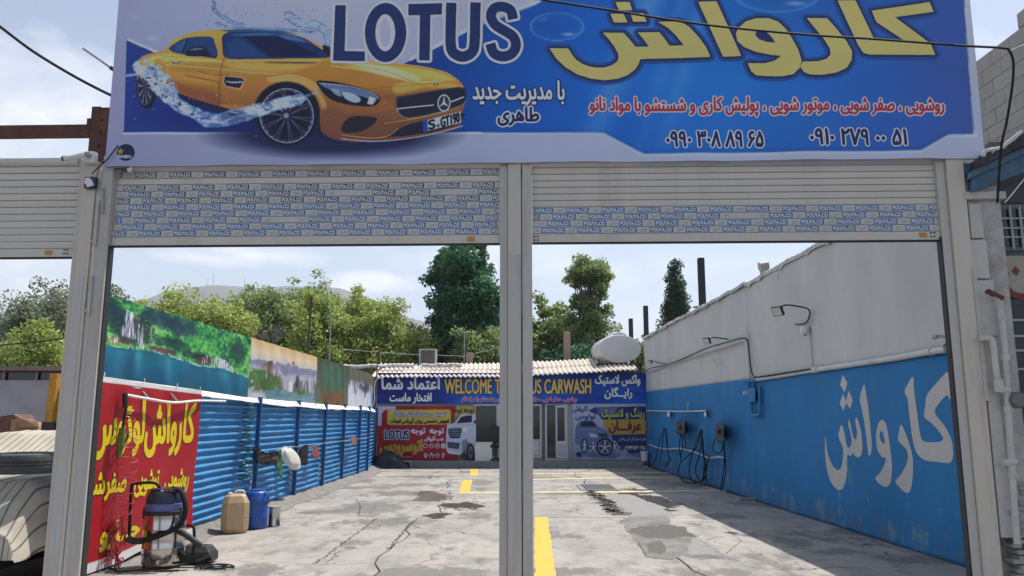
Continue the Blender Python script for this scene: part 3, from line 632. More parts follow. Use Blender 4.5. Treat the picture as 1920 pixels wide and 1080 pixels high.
# ---- the big sign
SGN_L, SGN_R, SGN_B, SGN_T = -3.71, 4.30, 3.90, 5.98
SD = -.10
def P_sign(s, z, off=0.):
    s = np.asarray(s, float); z = np.asarray(z, float)
    bot = 3.917 + (s + 3.69) * -.0022; w = .010 * np.sin(s * 2.3 + z) + .012 * np.sin(s * 6.1 - z * 3) * np.exp(-(z - 3.9) * 2.5) + .004 * np.sin(s * 13 + z * 5) * np.exp(-(z - 3.9) * 4)
    zz = z + 0 * s; d = SD - off + w
    return FO + FE * s[..., None] + FN * d[..., None] + np.array([0, 0, 1.]) * zz[..., None]
def P_sign1(s, z, off=0.): return P_sign(np.array(s), np.array(z), off)
def tf_sign(p): return atF(p[0], p[1], SD)
SH = .50    # how bright a white surface reads in the shade of the front: turns colours seen in the photograph into ink colours
def inkshade(rgb, k=.56): return tuple(np.clip(lin(rgb) / k, .004, .82)) + (1.0,)
def ink_arr(a, k=.56): return np.clip(lin(a) / k, .004, .82)
def sign_sheet(x0, x1, y0, y1, W, H, paint, off, name, parent):
    tfc = lambda p: ((tf_sign(p)[0] - x0) / (x1 - x0) * W, (y1 - tf_sign(p)[1]) / (y1 - y0) * H)
    cv = Cv(W, H, tfc); paint(cv)
    S, Z = np.meshgrid(np.linspace(x0, x1, W), np.linspace(y1, y0, H)); return grid_mesh(name, P_sign(S, Z, off), INK, parent, ink_arr(cv.a))
def px_of(cv, x0, x1, y0, y1):
    """source picture coordinates of every canvas pixel on the sign"""
    S = x0 + cv.x / cv.W * (x1 - x0); Z = y1 - cv.y / cv.H * (y1 - y0)
    P = FO + FE * S[..., None] + FN * SD + np.array([0, 0, 1.]) * Z[..., None] - EYEV
    dz = P @ FW; return 960 + FPX * (P @ RT) / dz, 540 - FPX * (P @ UPV) / dz
def paint_bg(cv, ext=None):
    X, Y = px_of(cv, *ext); a = np.zeros(X.shape + (3,)); f = lambda c: np.array(c, float)
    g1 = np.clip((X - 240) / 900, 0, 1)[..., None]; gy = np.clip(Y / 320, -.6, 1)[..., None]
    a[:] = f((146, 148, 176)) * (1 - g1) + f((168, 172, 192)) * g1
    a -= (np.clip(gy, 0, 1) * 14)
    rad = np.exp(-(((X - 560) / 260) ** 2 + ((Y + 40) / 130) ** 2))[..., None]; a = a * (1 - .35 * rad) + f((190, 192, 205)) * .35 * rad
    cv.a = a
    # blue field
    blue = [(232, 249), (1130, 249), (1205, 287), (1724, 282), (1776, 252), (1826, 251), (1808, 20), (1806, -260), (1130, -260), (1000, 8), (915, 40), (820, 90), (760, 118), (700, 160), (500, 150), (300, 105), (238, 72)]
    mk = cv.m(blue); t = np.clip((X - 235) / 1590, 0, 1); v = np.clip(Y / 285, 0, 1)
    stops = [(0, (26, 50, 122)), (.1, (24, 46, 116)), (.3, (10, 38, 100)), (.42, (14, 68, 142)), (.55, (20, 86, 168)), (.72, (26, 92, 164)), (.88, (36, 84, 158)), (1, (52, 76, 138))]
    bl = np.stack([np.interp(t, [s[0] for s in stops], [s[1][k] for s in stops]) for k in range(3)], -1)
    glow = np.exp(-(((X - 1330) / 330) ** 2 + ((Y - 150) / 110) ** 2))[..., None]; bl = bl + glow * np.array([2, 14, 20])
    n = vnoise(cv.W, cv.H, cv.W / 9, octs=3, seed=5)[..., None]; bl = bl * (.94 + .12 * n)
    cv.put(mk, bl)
    lw = cv.W / (ext[1] - ext[0]) / 190 * 1.0
    for seg in ([(232, 249), (1130, 249), (1205, 287), (1724, 282), (1776, 252), (1830, 251)], [(240, 74), (300, 100)], [(770, 110), (838, 76), (900, 44), (1000, 6), (1014, -2)]):
        w = 7 if seg[0][0] == 770 else 4.2
        cv.line(seg, w * lw, (186, 194, 214), soft=1)
    bd = cv.m([(800, 112), (838, 80), (900, 50), (960, 30), (1000, 12), (960, 22), (890, 44)]); cv.put(bd, (120, 130, 165), .3)
    # soft shadow line under the border
    cv.line([(232, 246), (1130, 246), (1206, 283), (1724, 278), (1776, 248)], 5 * lw, (10, 40, 110), .35, soft=4)
    # pale slanting streaks over the blue field, fading downwards
    for (a0, a1, w, al) in (((1235, -40), (1075, 330), 36, .28), ((1290, -40), (1185, 320), 16, .16), ((1330, -40), (1235, 290), 22, .20), ((1190, -40), (1120, 250), 14, .1)):
        m = np.clip(1 - cv.dist([a0, a1]) / (w * lw), 0, 1); m = blur(m, 2) * np.clip(1 - Y / 330, 0, 1) ** .6 * mk; cv.put(m, (150, 170, 205), al * 1.6)
    # bubbles
    for (cx, cy, rx, ry, al) in ((1043, 49, 51, 27, .8), (1455, -12, 82, 36, .6), (272, 52, 36, 38, .45)):
        d = np.hypot((X - cx) / rx, (Y - cy) / ry); rim = np.exp(-((d - .97) / .035) ** 2); inn = np.clip(d, 0, 1) ** 4 * (d < 1)
        cv.put(rim, (170, 195, 225), .42 * al); cv.put(inn, (120, 165, 215), .22 * al)
        cv.put(np.exp(-(((X - cx - rx * .42) / (rx * .22)) ** 2 + ((Y - cy - ry * .52) / (ry * .10)) ** 2)), (205, 220, 240), .75 * al)
        cv.put(np.exp(-(((X - cx + rx * .5) / (rx * .16)) ** 2 + ((Y - cy + ry * .5) / (ry * .12)) ** 2)), (185, 205, 230), .3 * al)
def paint_car(cv, ext=None):
    paint_bg(cv, ext); X, Y = px_of(cv, *ext); P = cv.poly; k = cv.W / (ext[1] - ext[0]) / 212      # k: canvas px per photo px
    f = lambda c: np.array(c, float)
    # shadow under the car
    sh = np.clip(1 - np.hypot((X - 622) / 258, (Y - 252) / 50), 0, 1); cv.put(np.clip(sh * 2.4, 0, 1), (22, 28, 62), .97)
    sh = np.clip(1 - np.hypot((X - 420) / 190, (Y - 215) / 38), 0, 1); cv.put(np.clip(sh * 1.6, 0, 1), (18, 32, 95), .7)
    P([(255, 180), (300, 182), (420, 214), (500, 240), (640, 268), (660, 262), (470, 190), (300, 160)], (20, 26, 60), .95, soft=2 * k)
    # far wheel
    P(ell(276, 163, 20, 41), (14, 18, 38)); P(ell(273, 163, 15, 35), (60, 66, 90)); P(ell(273, 163, 13, 32), (20, 24, 46))
    for a in range(10): t = a * math.pi / 5; P([(273, 163), (273 + 13 * math.cos(t), 163 + 32 * math.sin(t)), (273 + 13 * math.cos(t + .2), 163 + 32 * math.sin(t + .2))], (130, 135, 155), .8)
    # body
    body = [(258, 128), (262, 112), (272, 104), (292, 99), (314, 92), (322, 80), (345, 67), (375, 60), (400, 57), (440, 56), (485, 57), (530, 60), (560, 66), (588, 78), (618, 97), (640, 108), (680, 112), (740, 118), (790, 124), (832, 134), (852, 145), (866, 158), (872, 172), (872, 192), (867, 210), (864, 232), (850, 243), (800, 252), (735, 262), (690, 266), (640, 264), (606, 250), (600, 232), (598, 200), (588, 178), (568, 164), (540, 157), (515, 160), (494, 174), (482, 192), (478, 207), (445, 208), (410, 199), (360, 184), (318, 168), (300, 156), (296, 134), (288, 126), (276, 124), (264, 136), (258, 150)]
    bs = sm(body, 4); mk = cv.m(bs)
    vg = np.interp(Y, [56, 80, 110, 128, 150, 175, 205, 235, 262], [0, .12, .16, .3, .42, .62, .8, .95, 1.]); c0, c1, c2 = f((184, 150, 62)), f((160, 108, 44)), f((104, 64, 48))
    bc = np.where((vg < .5)[..., None], c0 + (c1 - c0) * (vg * 2)[..., None], c1 + (c2 - c1) * ((vg - .5) * 2)[..., None])
    n = vnoise(cv.W, cv.H, cv.W / 5, cv.H / 14, octs=4, seed=3)[..., None]; bc = bc * (.86 + .28 * n); cv.put(mk, bc)
    S = lambda pts, col, al=1., soft=1.5: P(pts, col, al, soft=soft * k, smooth=4, inside=mk)
    # body modelling as printed: highlights and dark sweeps
    S([(266, 116), (300, 102), (330, 104), (400, 112), (420, 118), (330, 116), (285, 122)], (222, 190, 100), .7)
    S([(640, 112), (740, 120), (820, 132), (858, 152), (800, 150), (720, 138), (660, 126)], (214, 182, 86), .75, 3)
    S([(660, 116), (700, 118), (770, 138), (790, 152), (740, 146), (690, 132)], (224, 205, 160), .7, 2)
    S([(560, 120), (640, 126), (720, 150), (760, 168), (700, 160), (620, 150), (570, 140)], (170, 112, 44), .6, 4)
    S([(425, 116), (500, 118), (600, 112), (560, 130), (500, 134), (440, 130)], (206, 170, 84), .6, 3)
    S([(500, 116), (590, 116), (580, 119), (510, 119)], (70, 44, 46), .8, .8)
    S([(300, 130), (360, 136), (410, 142), (405, 160), (350, 154), (305, 146)], (198, 140, 60), .6, 4)
    S([(310, 150), (360, 165), (412, 178), (412, 198), (360, 182), (318, 166)], (128, 66, 48), .7, 4)
    S([(418, 160), (470, 150), (520, 142), (560, 146), (600, 165), (590, 172), (540, 152), (500, 158), (478, 190), (420, 190)], (166, 104, 50), .55, 4)
    S([(500, 150), (540, 143), (580, 152), (600, 172), (612, 200), (604, 204), (592, 176), (560, 158), (520, 156)], (214, 160, 84), .75, 2)
    S([(420, 196), (470, 200), (474, 207), (440, 207), (412, 199)], (190, 120, 60), .6, 1.5)
    S([(606, 200), (640, 205), (650, 240), (640, 262), (606, 250)], (122, 70, 52), .6, 4)
    S([(700, 185), (740, 190), (742, 212), (700, 210), (640, 200), (620, 185)], (150, 84, 48), .45, 4)
    S([(740, 158), (800, 152), (862, 160), (868, 166), (800, 164), (745, 176)], (224, 190, 90), .5, 2)
    # crisp reflections
    Lh = lambda pts, w, col, al: cv.line(sm(pts, 5, False), w * k, col, al, soft=1.2)
    Lh([(312, 122), (360, 126), (410, 130), (470, 136), (520, 139)], 1.6, (228, 196, 120), .7); Lh([(426, 114), (500, 114), (600, 112)], 1.2, (236, 214, 150), .6); Lh([(620, 122), (700, 134), (770, 152), (830, 152)], 2.2, (236, 216, 150), .55); Lh([(640, 116), (740, 122), (812, 132), (852, 148)], 1.6, (120, 76, 34), .5)
    Lh([(350, 142), (400, 152), (412, 156)], 3, (104, 58, 40), .55); Lh([(600, 206), (640, 214), (700, 214), (738, 206)], 2.4, (96, 58, 46), .5); Lh([(500, 148), (540, 141), (576, 148), (600, 166)], 1.5, (240, 206, 140), .7); Lh([(320, 96), (318, 104), (300, 108), (276, 112)], 1.5, (236, 214, 150), .6); Lh([(720, 230), (760, 224), (800, 216), (860, 200)], 1.6, (220, 170, 90), .6)
    # panel lines
    L = lambda pts, w, col, al=1.: cv.line(sm(pts, 4, False), w * k, col, al, soft=.8)
    L([(417, 70), (423, 100), (418, 118), (413, 145), (412, 180), (410, 198)], 1.2, (60, 38, 34)); L([(308, 106), (306, 120), (316, 152)], .9, (110, 70, 40), .7)
    L([(372, 134), (400, 140), (430, 141)], 1.2, (90, 52, 36), .8); L([(300, 104), (340, 108), (395, 111)], 1, (110, 74, 34), .7)
    L([(640, 118), (720, 132), (790, 160), (800, 170)], 1, (120, 78, 32), .6); L([(700, 165), (760, 160), (850, 152)], 1, (110, 70, 34), .7)
    P(ell(331, 117, 9, 2.8), (90, 56, 40)); P(ell(331, 116.4, 7, 1.6), (220, 180, 130)); P(ell(297, 116, 7, 5), (170, 110, 44), .6)
    # glass
    P([(318, 92), (330, 82), (348, 73), (372, 70), (398, 71), (404, 82), (408, 108), (370, 106), (330, 100)], (28, 58, 104), smooth=4); P([(352, 74), (342, 98), (345, 102), (356, 74)], (16, 22, 50), .8)
    P([(332, 84), (346, 76), (352, 78), (342, 96), (330, 96)], (52, 92, 140), .6, soft=1)
    P([(420, 66), (445, 60), (500, 60), (560, 68), (590, 84), (618, 106), (560, 109), (480, 111), (426, 110), (418, 88)], (22, 44, 92), smooth=4)
    P([(424, 66), (500, 62), (556, 68), (580, 80), (520, 72), (450, 68)], (70, 120, 165), .8, soft=1.5 * k); P([(456, 68), (520, 66), (600, 104), (510, 108)], (14, 20, 50), .8, soft=1 * k)
    P([(426, 80), (452, 72), (500, 108), (430, 108)], (34, 66, 116), .8, soft=2 * k); P([(410, 58), (470, 55), (530, 58), (560, 64), (500, 61), (430, 61)], (34, 72, 118), .9)
    P([(351, 106), (352, 96), (362, 90), (382, 89), (392, 96), (394, 105), (388, 107)], (26, 24, 52), smooth=3); P([(355, 95), (368, 91), (384, 92), (380, 94), (364, 96)], (130, 130, 160), .7); P([(394, 104), (408, 108), (404, 111), (390, 107)], (30, 30, 50))
    P([(604, 84), (618, 84), (619, 104), (606, 96)], (20, 20, 44))
    # side vent
    P([(421, 142), (455, 145), (462, 150), (452, 170), (424, 164), (418, 154)], (196, 140, 84)); P([(423, 144), (453, 147), (459, 151), (450, 166), (425, 162), (421, 154)], (22, 24, 52)); L([(425, 153), (440, 155), (455, 153)], 1.6, (190, 195, 205))
    for kx in range(6): L([(431 + kx * 4.5, 153), (433 + kx * 4.5, 156)], 1.2, (225, 225, 230), .8)
    # near wheel
    P(ell(538, 211, 61, 58), (16, 16, 34), 1, soft=.8)
    P(ell(537, 216, 56, 56), (14, 14, 30)); P(ell(538, 217, 51, 52), (34, 36, 58)); P(ell(538, 217, 50, 51), (150, 155, 180)); P(ell(538, 217, 48.5, 49.5), (22, 22, 44)); P(ell(538, 217, 46, 47), (80, 84, 110), .6); P(ell(538, 217, 44.5, 45.5), (18, 18, 38))
    for a in range(10):
        t = a * math.pi / 5 + .15
        for dt in (-.07, .07): L([(538 + 7 * math.cos(t), 217 + 7 * math.sin(t)), (538 + 45 * math.cos(t + dt), 217 + 46 * math.sin(t + dt))], 1.8, (84, 88, 112), .8)
    P(ell(538, 217, 9, 9), (30, 32, 56)); P(ell(537, 217, 5, 5), (140, 150, 175), .8)
    for a in range(26): t = a * math.pi / 13; P(ell(538 + 47.6 * math.cos(t), 217 + 48.5 * math.sin(t), 1.1, 1.1, 6), (190, 195, 210), .8)
    # head light
    P([(593, 153), (612, 151), (650, 157), (690, 168), (710, 180), (712, 188), (700, 198), (670, 198), (630, 190), (608, 176)], (20, 18, 38), smooth=4)
    P([(600, 156), (640, 160), (690, 172), (706, 183), (700, 194), (688, 193), (690, 184), (660, 176), (620, 168)], (96, 116, 150), .9, smooth=3); P([(640, 172), (664, 176), (676, 186), (668, 192), (650, 186)], (170, 185, 205), .9, smooth=3)
    P([(620, 166), (634, 168), (640, 180), (628, 176)], (150, 165, 190), .8, smooth=3); P([(692, 180), (704, 184), (698, 196), (688, 194)], (200, 205, 215), .85); L([(598, 155), (650, 160), (695, 172), (709, 184)], 1.3, (215, 220, 230))
    # grille with a three-pointed star, and intakes
    P([(741, 184), (770, 177), (830, 167), (871, 165), (872, 190), (862, 200), (830, 208), (790, 217), (760, 220), (745, 208)], (38, 40, 62), smooth=3); P([(744, 187), (772, 180), (830, 170), (869, 168), (869, 190), (858, 198), (825, 205), (788, 214), (762, 216), (748, 206)], (26, 26, 44), smooth=3)
    for iy in range(5):
        for ix in range(18): P(ell(756 + ix * 6.2 + (iy % 2) * 3, 192 - ix * .9 + iy * 5, 1.0, .8, 5), (80, 84, 106), .55)
    L([(744, 203), (780, 199), (812, 196)], 2.2, (210, 212, 222)); L([(846, 190), (868, 182)], 2.4, (214, 216, 226))
    L([(741, 184), (745, 208), (762, 220), (800, 216), (858, 200), (872, 190)], 1.2, (170, 150, 110), .8)
    P(ell(832, 193, 12.2, 16), (196, 198, 208)); P(ell(832, 193, 10.2, 13.8), (44, 46, 66)); [P([(832 - 2 * math.cos(t), 193 - 2 * math.sin(t)), (832 + 11 * math.sin(t), 193 - 14.5 * math.cos(t)), (832 + 2 * math.cos(t), 193 + 2 * math.sin(t))], (206, 208, 216)) for t in (0, 2.094, 4.189)]
    P(ell(817, 158, 5, 2.2), (40, 30, 36)); P(ell(817, 157.6, 3, 1.2), (200, 190, 170))
    P([(640, 246), (648, 224), (668, 217), (700, 219), (707, 224), (690, 240), (668, 248)], (34, 28, 40), smooth=3)
    P([(726, 256), (752, 238), (790, 226), (866, 212), (867, 222), (850, 236), (800, 248)], (28, 26, 44), smooth=2); L([(640, 259), (690, 264), (730, 262), (800, 252), (866, 236)], 1.8, (190, 190, 205), .8); L([(642, 252), (690, 258), (725, 254), (745, 240)], 1.6, (214, 150, 90), .8)
    P([(793, 226), (863, 209), (864, 230), (794, 246)], (176, 190, 204)); P([(792, 226), (801, 224), (802, 244), (793, 246)], (30, 60, 150)); P(ell(821, 235, 3.6, 4, 12), (70, 110, 100))
    # printed water
    rg = np.random.default_rng(12); n1 = vnoise(cv.W, cv.H, 34 * k, 20 * k, 5, 8, .6); n2 = vnoise(cv.W, cv.H, 16 * k, 8 * k, 4, 9, .6)
    def splash(path, w, den, al=1., cols=((206, 216, 232), (70, 126, 180), (26, 56, 120))):
        d = cv.dist(sm(path, 5, False)) / k; ws = w * (.55 + .9 * n1); body_ = np.clip((ws - d) / 3, 0, 1) * (n2 < den + .08)
        cv.put(body_ * np.clip((n1 - .25) * 3.2, .35, 1), cols[0], al * .85); edge = np.clip(1 - np.abs(d - ws * .8) / 1.8, 0, 1) * (n2 > .40); cv.put(edge, cols[1], al * .75)
        fil = np.clip(1 - np.abs(n1 - .5) / .018, 0, 1) * (d < ws * 1.0); cv.put(fil, cols[2], al * .6); fil = np.clip(1 - np.abs(n2 - .52) / .035, 0, 1) * (d < ws * .9); cv.put(fil, cols[1], al * .55)
    splash([(268, 124), (290, 140), (304, 156), (318, 176)], 20, .6); splash([(306, 150), (320, 180), (350, 205), (400, 222), (440, 214), (500, 200), (560, 186)], 13, .62); splash([(320, 184), (370, 218), (395, 232), (440, 226), (500, 206)], 10, .58)
    splash([(238, 141), (262, 138), (290, 134)], 3.5, .7, .8); splash([(545, 190), (572, 180), (598, 171)], 3.2, .7, .9)
    dark = ((150, 175, 210), (34, 76, 130), (20, 40, 90))
    splash([(540, 28), (560, 42), (590, 46), (612, 60), (618, 80)], 10, .55, .75, dark); splash([(400, 14), (414, 30), (440, 44), (455, 46)], 3.5, .6, .8, dark); splash([(405, 44), (430, 52), (470, 54), (530, 55), (590, 60)], 2.2, .65, .8, dark); splash([(400, 4), (404, 10), (396, 28)], 2.2, .6, .8, dark)
    for _ in range(150):
        c = rg.random(); x, y = [(rg.normal(560, 45), rg.normal(34, 16)), (rg.normal(420, 22), rg.normal(30, 14)), (rg.normal(500, 90), rg.normal(202, 20)), (rg.normal(300, 24), rg.normal(150, 18))][int(c * 4)]
        q = cv.tf((x, y)); r_ = rg.uniform(.5, 1.4) * k; d = np.hypot(cv.x - q[0], cv.y - q[1]) if False else None
        P(ell(x, y, rg.uniform(.5, 1.6), rg.uniform(.5, 1.3), 7), (200, 212, 232) if y > 80 else (40, 80, 136), .75)
sg = thing('shop_sign', 'huge blue and white vinyl shop sign with a yellow sports car, over the two openings', 'sign', fw(.3, -.1, 3.9))
E1 = (SGN_L, SGN_R, SGN_B, SGN_T)
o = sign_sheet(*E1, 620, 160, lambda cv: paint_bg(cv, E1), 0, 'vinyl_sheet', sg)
# trim the sheet to its slightly slanted outline by shearing the outer columns
E2 = (-3.66, -.22, 3.93, 5.66); sign_sheet(*E2, 690, 350, lambda cv: paint_car(cv, E2), .0022, 'printed_car', sg)
mb = MB()
for a, b in (((SGN_L, 3.90), (SGN_R, 3.90)), ((SGN_L, 3.9), (SGN_L, 5.98)), ((SGN_R, 3.9), (SGN_R, 5.98))): mb.bar(fw(a[0], SD + .045, a[1] + .02), fw(b[0], SD + .045, b[1] + .02), .03)
mb.build('edge_frame', M_GREYP, sg)
cell = .0046
def orient(q):
    q = np.array(q, float); r = np.roll(q, -1, 0); return q if (q[:, 0] * r[:, 1] - q[:, 1] * r[:, 0]).sum() > 0 else q[::-1]
def sgn_text(name, conts, layers, holes=None, cell=cell):
    mb = MB(); letter_layers(mb, conts, tf_sign, lambda a, b, off: P_sign1(a, b, off), cell, layers, holes); return mb.build(name, INK, sg)
YL = inkshade((186, 166, 96)); OUT = inkshade((26, 42, 92)); WH = inkshade((186, 190, 208)); NV = inkshade((28, 44, 88)); RD = inkshade((150, 44, 62)); NV2 = inkshade((24, 34, 78))
z3 = lambda pts: [(1000 + x / 3.6, y / 3.6) for x, y in pts]; z4 = lambda pts: [(1400 + x / 3, y / 3) for x, y in pts]; z2 = lambda pts: [(560 + x / 3, y / 3) for x, y in pts]
big = [z3([(555, 12), (650, 12), (668, 68), (578, 68)]), z3([(520, 92), (610, 92), (637, 150), (545, 150)]), z3([(655, 88), (745, 88), (765, 145), (675, 145)]),
    z3([(108, 328), (235, 328), (262, 372), (290, 405), (330, 432), (375, 448), (420, 456), (480, 456), (530, 440), (562, 418), (577, 392), (572, 360), (545, 310), (508, 262), (468, 220), (610, 220), (648, 262), (690, 315), (780, 313), (745, 265), (705, 218), (850, 215), (885, 258), (920, 308), (1015, 305), (960, 235), (905, 185), (840, 147), (990, 145), (1050, 180), (1120, 255), (1165, 320), (1195, 385), (722, 398), (712, 430), (690, 465), (640, 505), (570, 532), (480, 542), (390, 532), (300, 505), (215, 455), (155, 398)]),
    z3([(1112, 15), (1235, 12), (1402, 382), (1280, 385)]),
    [(1464, 106), (1444, 104), (1417, 98.6), (1394, 89), (1382, 77.8), (1379, 63.9), (1385, 52.8), (1397, 41.7), (1417, 35.6), (1440, 35.5), (1458, 42), (1472, 55), (1484, 73), (1496, 95), (1502, 115), (1499, 128), (1487, 140), (1467, 144), (1440, 144), (1417, 142), (1408, 134.7), (1401, 119.4), (1433, 119.8), (1452, 115)],
    z4([(335, 105), (450, 105), (495, 155), (560, 235), (590, 290), (588, 340), (560, 385), (500, 412), (420, 425), (350, 422), (318, 408), (300, 380), (312, 350), (345, 350), (400, 348), (445, 335), (470, 310), (465, 275), (430, 220), (380, 160)]),
    z4([(510, 5), (612, 3), (718, 225), (905, 238), (730, 125), (703, 60), (1030, 10), (1053, 65), (835, 95), (1037, 245), (1062, 307), (690, 308), (655, 300), (625, 255)])]
holes = [[(1415, 67), (1417, 60), (1427, 58), (1437, 62), (1447, 72), (1453, 81.5), (1437, 80), (1422, 75)]]
big = [orient(q) for q in big]; mbL = MB(); letter_layers(mbL, big, tf_sign, P_sign1, .0052, [(.045, inkshade((38, 70, 124)), .003)]); letter_layers(mbL, big, tf_sign, P_sign1, .0052, [(.022, OUT, .0045)], None); letter_layers(mbL, big, tf_sign, P_sign1, .0052, [(0, YL, .006)], holes)
mbL.build('yellow_lettering', INK, sg)
def capsule(path, w, n=8):
    """outline pieces of a thick stroke"""
    path = np.array(path, float); L, Rr = [], []
    for i, p in enumerate(path):
        d = path[min(i + 1, len(path) - 1)] - path[max(i - 1, 0)]; d = d / np.hypot(*d); nn = np.array([-d[1], d[0]]) * w / 2; L.append(p + nn); Rr.append(p - nn)
    return np.array(L + Rr[::-1])
lot = [z2([(205, 28), (265, 28), (258, 285), (372, 288), (372, 343), (193, 340)]), z2(ell(489, 183, 117, 166)), z2([(617, 25), (808, 22), (806, 85), (742, 87), (737, 342), (678, 340), (683, 88), (617, 88)]),
    z2(capsule(sm([(860, 20), (857, 120), (856, 250), (872, 300), (925, 322), (975, 298), (990, 245), (993, 120), (996, 18)], 6, False), 58)),
    z2(capsule(sm([(1206, 112), (1192, 62), (1148, 42), (1100, 52), (1082, 98), (1108, 145), (1160, 178), (1208, 212), (1222, 262), (1198, 306), (1148, 322), (1098, 302), (1079, 250)], 6, False), 56))]
lot = [orient(q) for q in lot]; lh = [z2(ell(487, 184, 56, 104))]
# the white outline keeps the picture showing inside the O
mb = MB(); lo_in = [z2(ell(487, 184, 44, 92))]
letter_layers(mb, lot, tf_sign, P_sign1, .0048, [(.024, WH, .0045)], lo_in); letter_layers(mb, lot, tf_sign, P_sign1, .0048, [(0, NV, .006)], lh); mb.build('latin_lettering', INK, sg)
sgn_text('white_lettering', text_in('با مدیریت جدید', 887, 152, 1058, 198), [(.016, NV2, .003), (.005, WH, .0045)])
sgn_text('dark_lettering', text_in('طاهری', 934, 202, 1010, 236), [(.019, WH, .003), (.006, NV2, .0045)])
sgn_text('red_lettering', text_in('روشویی ، صفر شویی ، موتور شویی ، پولیش کاری و شستشو با مواد نانو', 1106, 182, 1770, 218), [(.016, WH, .003), (.0055, RD, .0045)], cell=.004)
sgn_text('phone_number', text_in('۰۹۹۰ ۳۰۸ ۸۹ ۶۵', 1250, 246, 1431, 275), [(.017, WH, .003), (.006, NV2, .0045)], cell=.004)
sgn_text('phone_number', text_in('۰۹۱۰ ۲۷۹ ۰۰ ۵۱', 1518, 242, 1699, 272), [(.017, WH, .003), (.006, NV2, .0045)], cell=.004)
mb = MB(); letter_layers(mb, text_in('S', 0, 0, 0, 0, [(803, 226), (815, 223), (816, 240), (804, 243)]) + text_in('GT190', 0, 0, 0, 0, [(826, 220.5), (861, 211), (862, 229), (827, 238.5)]), tf_sign, P_sign1, .0028, [(.005, inkshade((24, 28, 50)), .0045)])
mb.build('plate_lettering', INK, sg)
mb = MB(); letter_layers(mb, [ell(236, 286, 17, 16)], tf_sign, P_sign1, .004, [(0, inkshade((20, 26, 58)), .003)])
st = [(226 + (8 if i % 2 == 0 else 3.2) * math.sin(i * math.pi / 5), 284 - (8 if i % 2 == 0 else 3.2) * math.cos(i * math.pi / 5)) for i in range(10)]
letter_layers(mb, [st], tf_sign, P_sign1, .003, [(0, inkshade((150, 130, 50)), .0045)]); letter_layers(mb, text_in('09343380216', 221, 291, 247, 297), tf_sign, P_sign1, .0022, [(.001, WH, .0045)]); mb.build('printer_mark', INK, sg)

# ================================================================== LEFT SIDE OF THE YARD
M_BLUE = pm('blue_fence_paint', (.055, .27, .55), rough=.34, var=.10, scale=3, bump=.06, coords='World', dirt=(.16, .30, .45, 1), dirt_amt=.35, dirt_scale=3)
M_BLUED = pm('blue_post_paint', (.02, .085, .25), rough=.45, var=.15, scale=6)
def FP(Y, z, off=0.): return np.array([XF(Y) + off, Y - off * .0235, z])
def yfence(x, y): return float(atFence(x, y)[1])
fence = thing('fence', 'bright blue corrugated metal fence with posts running down the left side of the yard', 'fence', (XF(8), 8, 0))
PY_ = [8.28, 10.2] + [yfence(x, 775) for x in (478, 552.5, 604.5, 640.6, 670.5)] + [23.6, 27.1]
def corr_panel(y0, y1, z0, z1, seed):
    r = np.random.default_rng(seed); pitch = .108; nz = int((z1 - z0) / pitch * 8); ny = max(8, int((y1 - y0) / .12))
    z = np.linspace(z0, z1, nz); Y, Z = np.meshgrid(np.linspace(y0, y1, ny), z); ph = r.uniform(0, 6.28) * .15
    w = np.sin((Z - z0) / pitch * 2 * math.pi + ph + .16 * np.sin(Y * 1.3 + seed)); w = np.sign(w) * np.abs(w) ** .85
    X = XFA(Y) + 0.034 * w + .018 * np.sin(Y * 2.1 + Z * 3 + seed) + .008 * np.sin(Y * 11 + seed * 2) * np.sin(Z * 5 + seed) + .006 * np.sin(Y * 7 + Z * 9)
    lap = (np.abs(Y - (y0 + y1) / 2) < .2) * .004; X = X + lap
    return np.stack([X, Y, Z], -1)
for i in range(len(PY_) - 1):
    P = corr_panel(PY_[i], PY_[i + 1] - .005, .15, 1.93, i); grid_mesh('corrugated_panel', P[:, ::-1], M_BLUE, fence)
for i, y in enumerate(PY_[1:-1] + [27.05]):
    mb = MB(); lean = .03; mb.bar(FP(y, 0, .05), FP(y + .0, 1.97, .05 + lean), .055, .07, up=(1, 0, 0)); mb.build('post', M_BLUED, fence)
mb = MB(); mb.bar(FP(8.28, .115, 0), FP(23.6, .115, 0), .05, .09); mb.build('bottom_rail', M_BLUED, fence)
mb = MB(); mb.bar(FP(8.28, 1.955, -.01), FP(23.6, 1.93, -.01), .04, .04); mb.build('top_rail', M_BLUED, fence)
mb = MB()
for y in np.arange(8.2, 26.2, 1.75): mb.bar(FP(y, 1.9, -.05), FP(y, 2.93, -.05), .035)
mb.bar(FP(8.2, 2.93, -.05), FP(23.6, 2.93, -.05), .035); mb.bar(FP(23.6, 2.93, -.05), FP(25.2, 2.93, -.05), .035)
o = mb.build('banner_rack', M_GREYP, fence)
# ---- four printed landscapes above the fence
SUNK = 1.18
def inksun(rgb, k=SUNK): return tuple(np.clip(lin(rgb) / k, .003, .82)) + (1.0,)
def strip_print(y0, y1, z0, z1, W, H, paint, label):
    t = thing('printed_landscape', label, 'printed banner', FP(y0, 2.0, .03), 'printed landscapes above the fence')
    cv = Cv(W, H, lambda p: (p[0] * W, p[1] * H)); paint(cv); u = np.linspace(0, 1, W)[None, :]; v = np.linspace(0, 1, H)[:, None]
    Y = y0 + (y1 - y0) * u + 0 * v; Z = z1 + (z0(Y) - z1) * v if callable(z0) else z1 + (z0 - z1) * v + 0 * u
    X = XFA(Y) + .03 + .012 * np.sin(Y * 3.1) * v + .006 * np.sin(Y * 9 + Z * 5)
    grid_mesh('printed_sheet', np.stack([X, Y, Z], -1), INK, t, np.clip(lin(cv.a) / SUNK, .003, .82)); return t
def foliage_noise(cv, k, seed): return vnoise(cv.W, cv.H, cv.W / k, cv.H / (k * .42), 5, seed, .68)
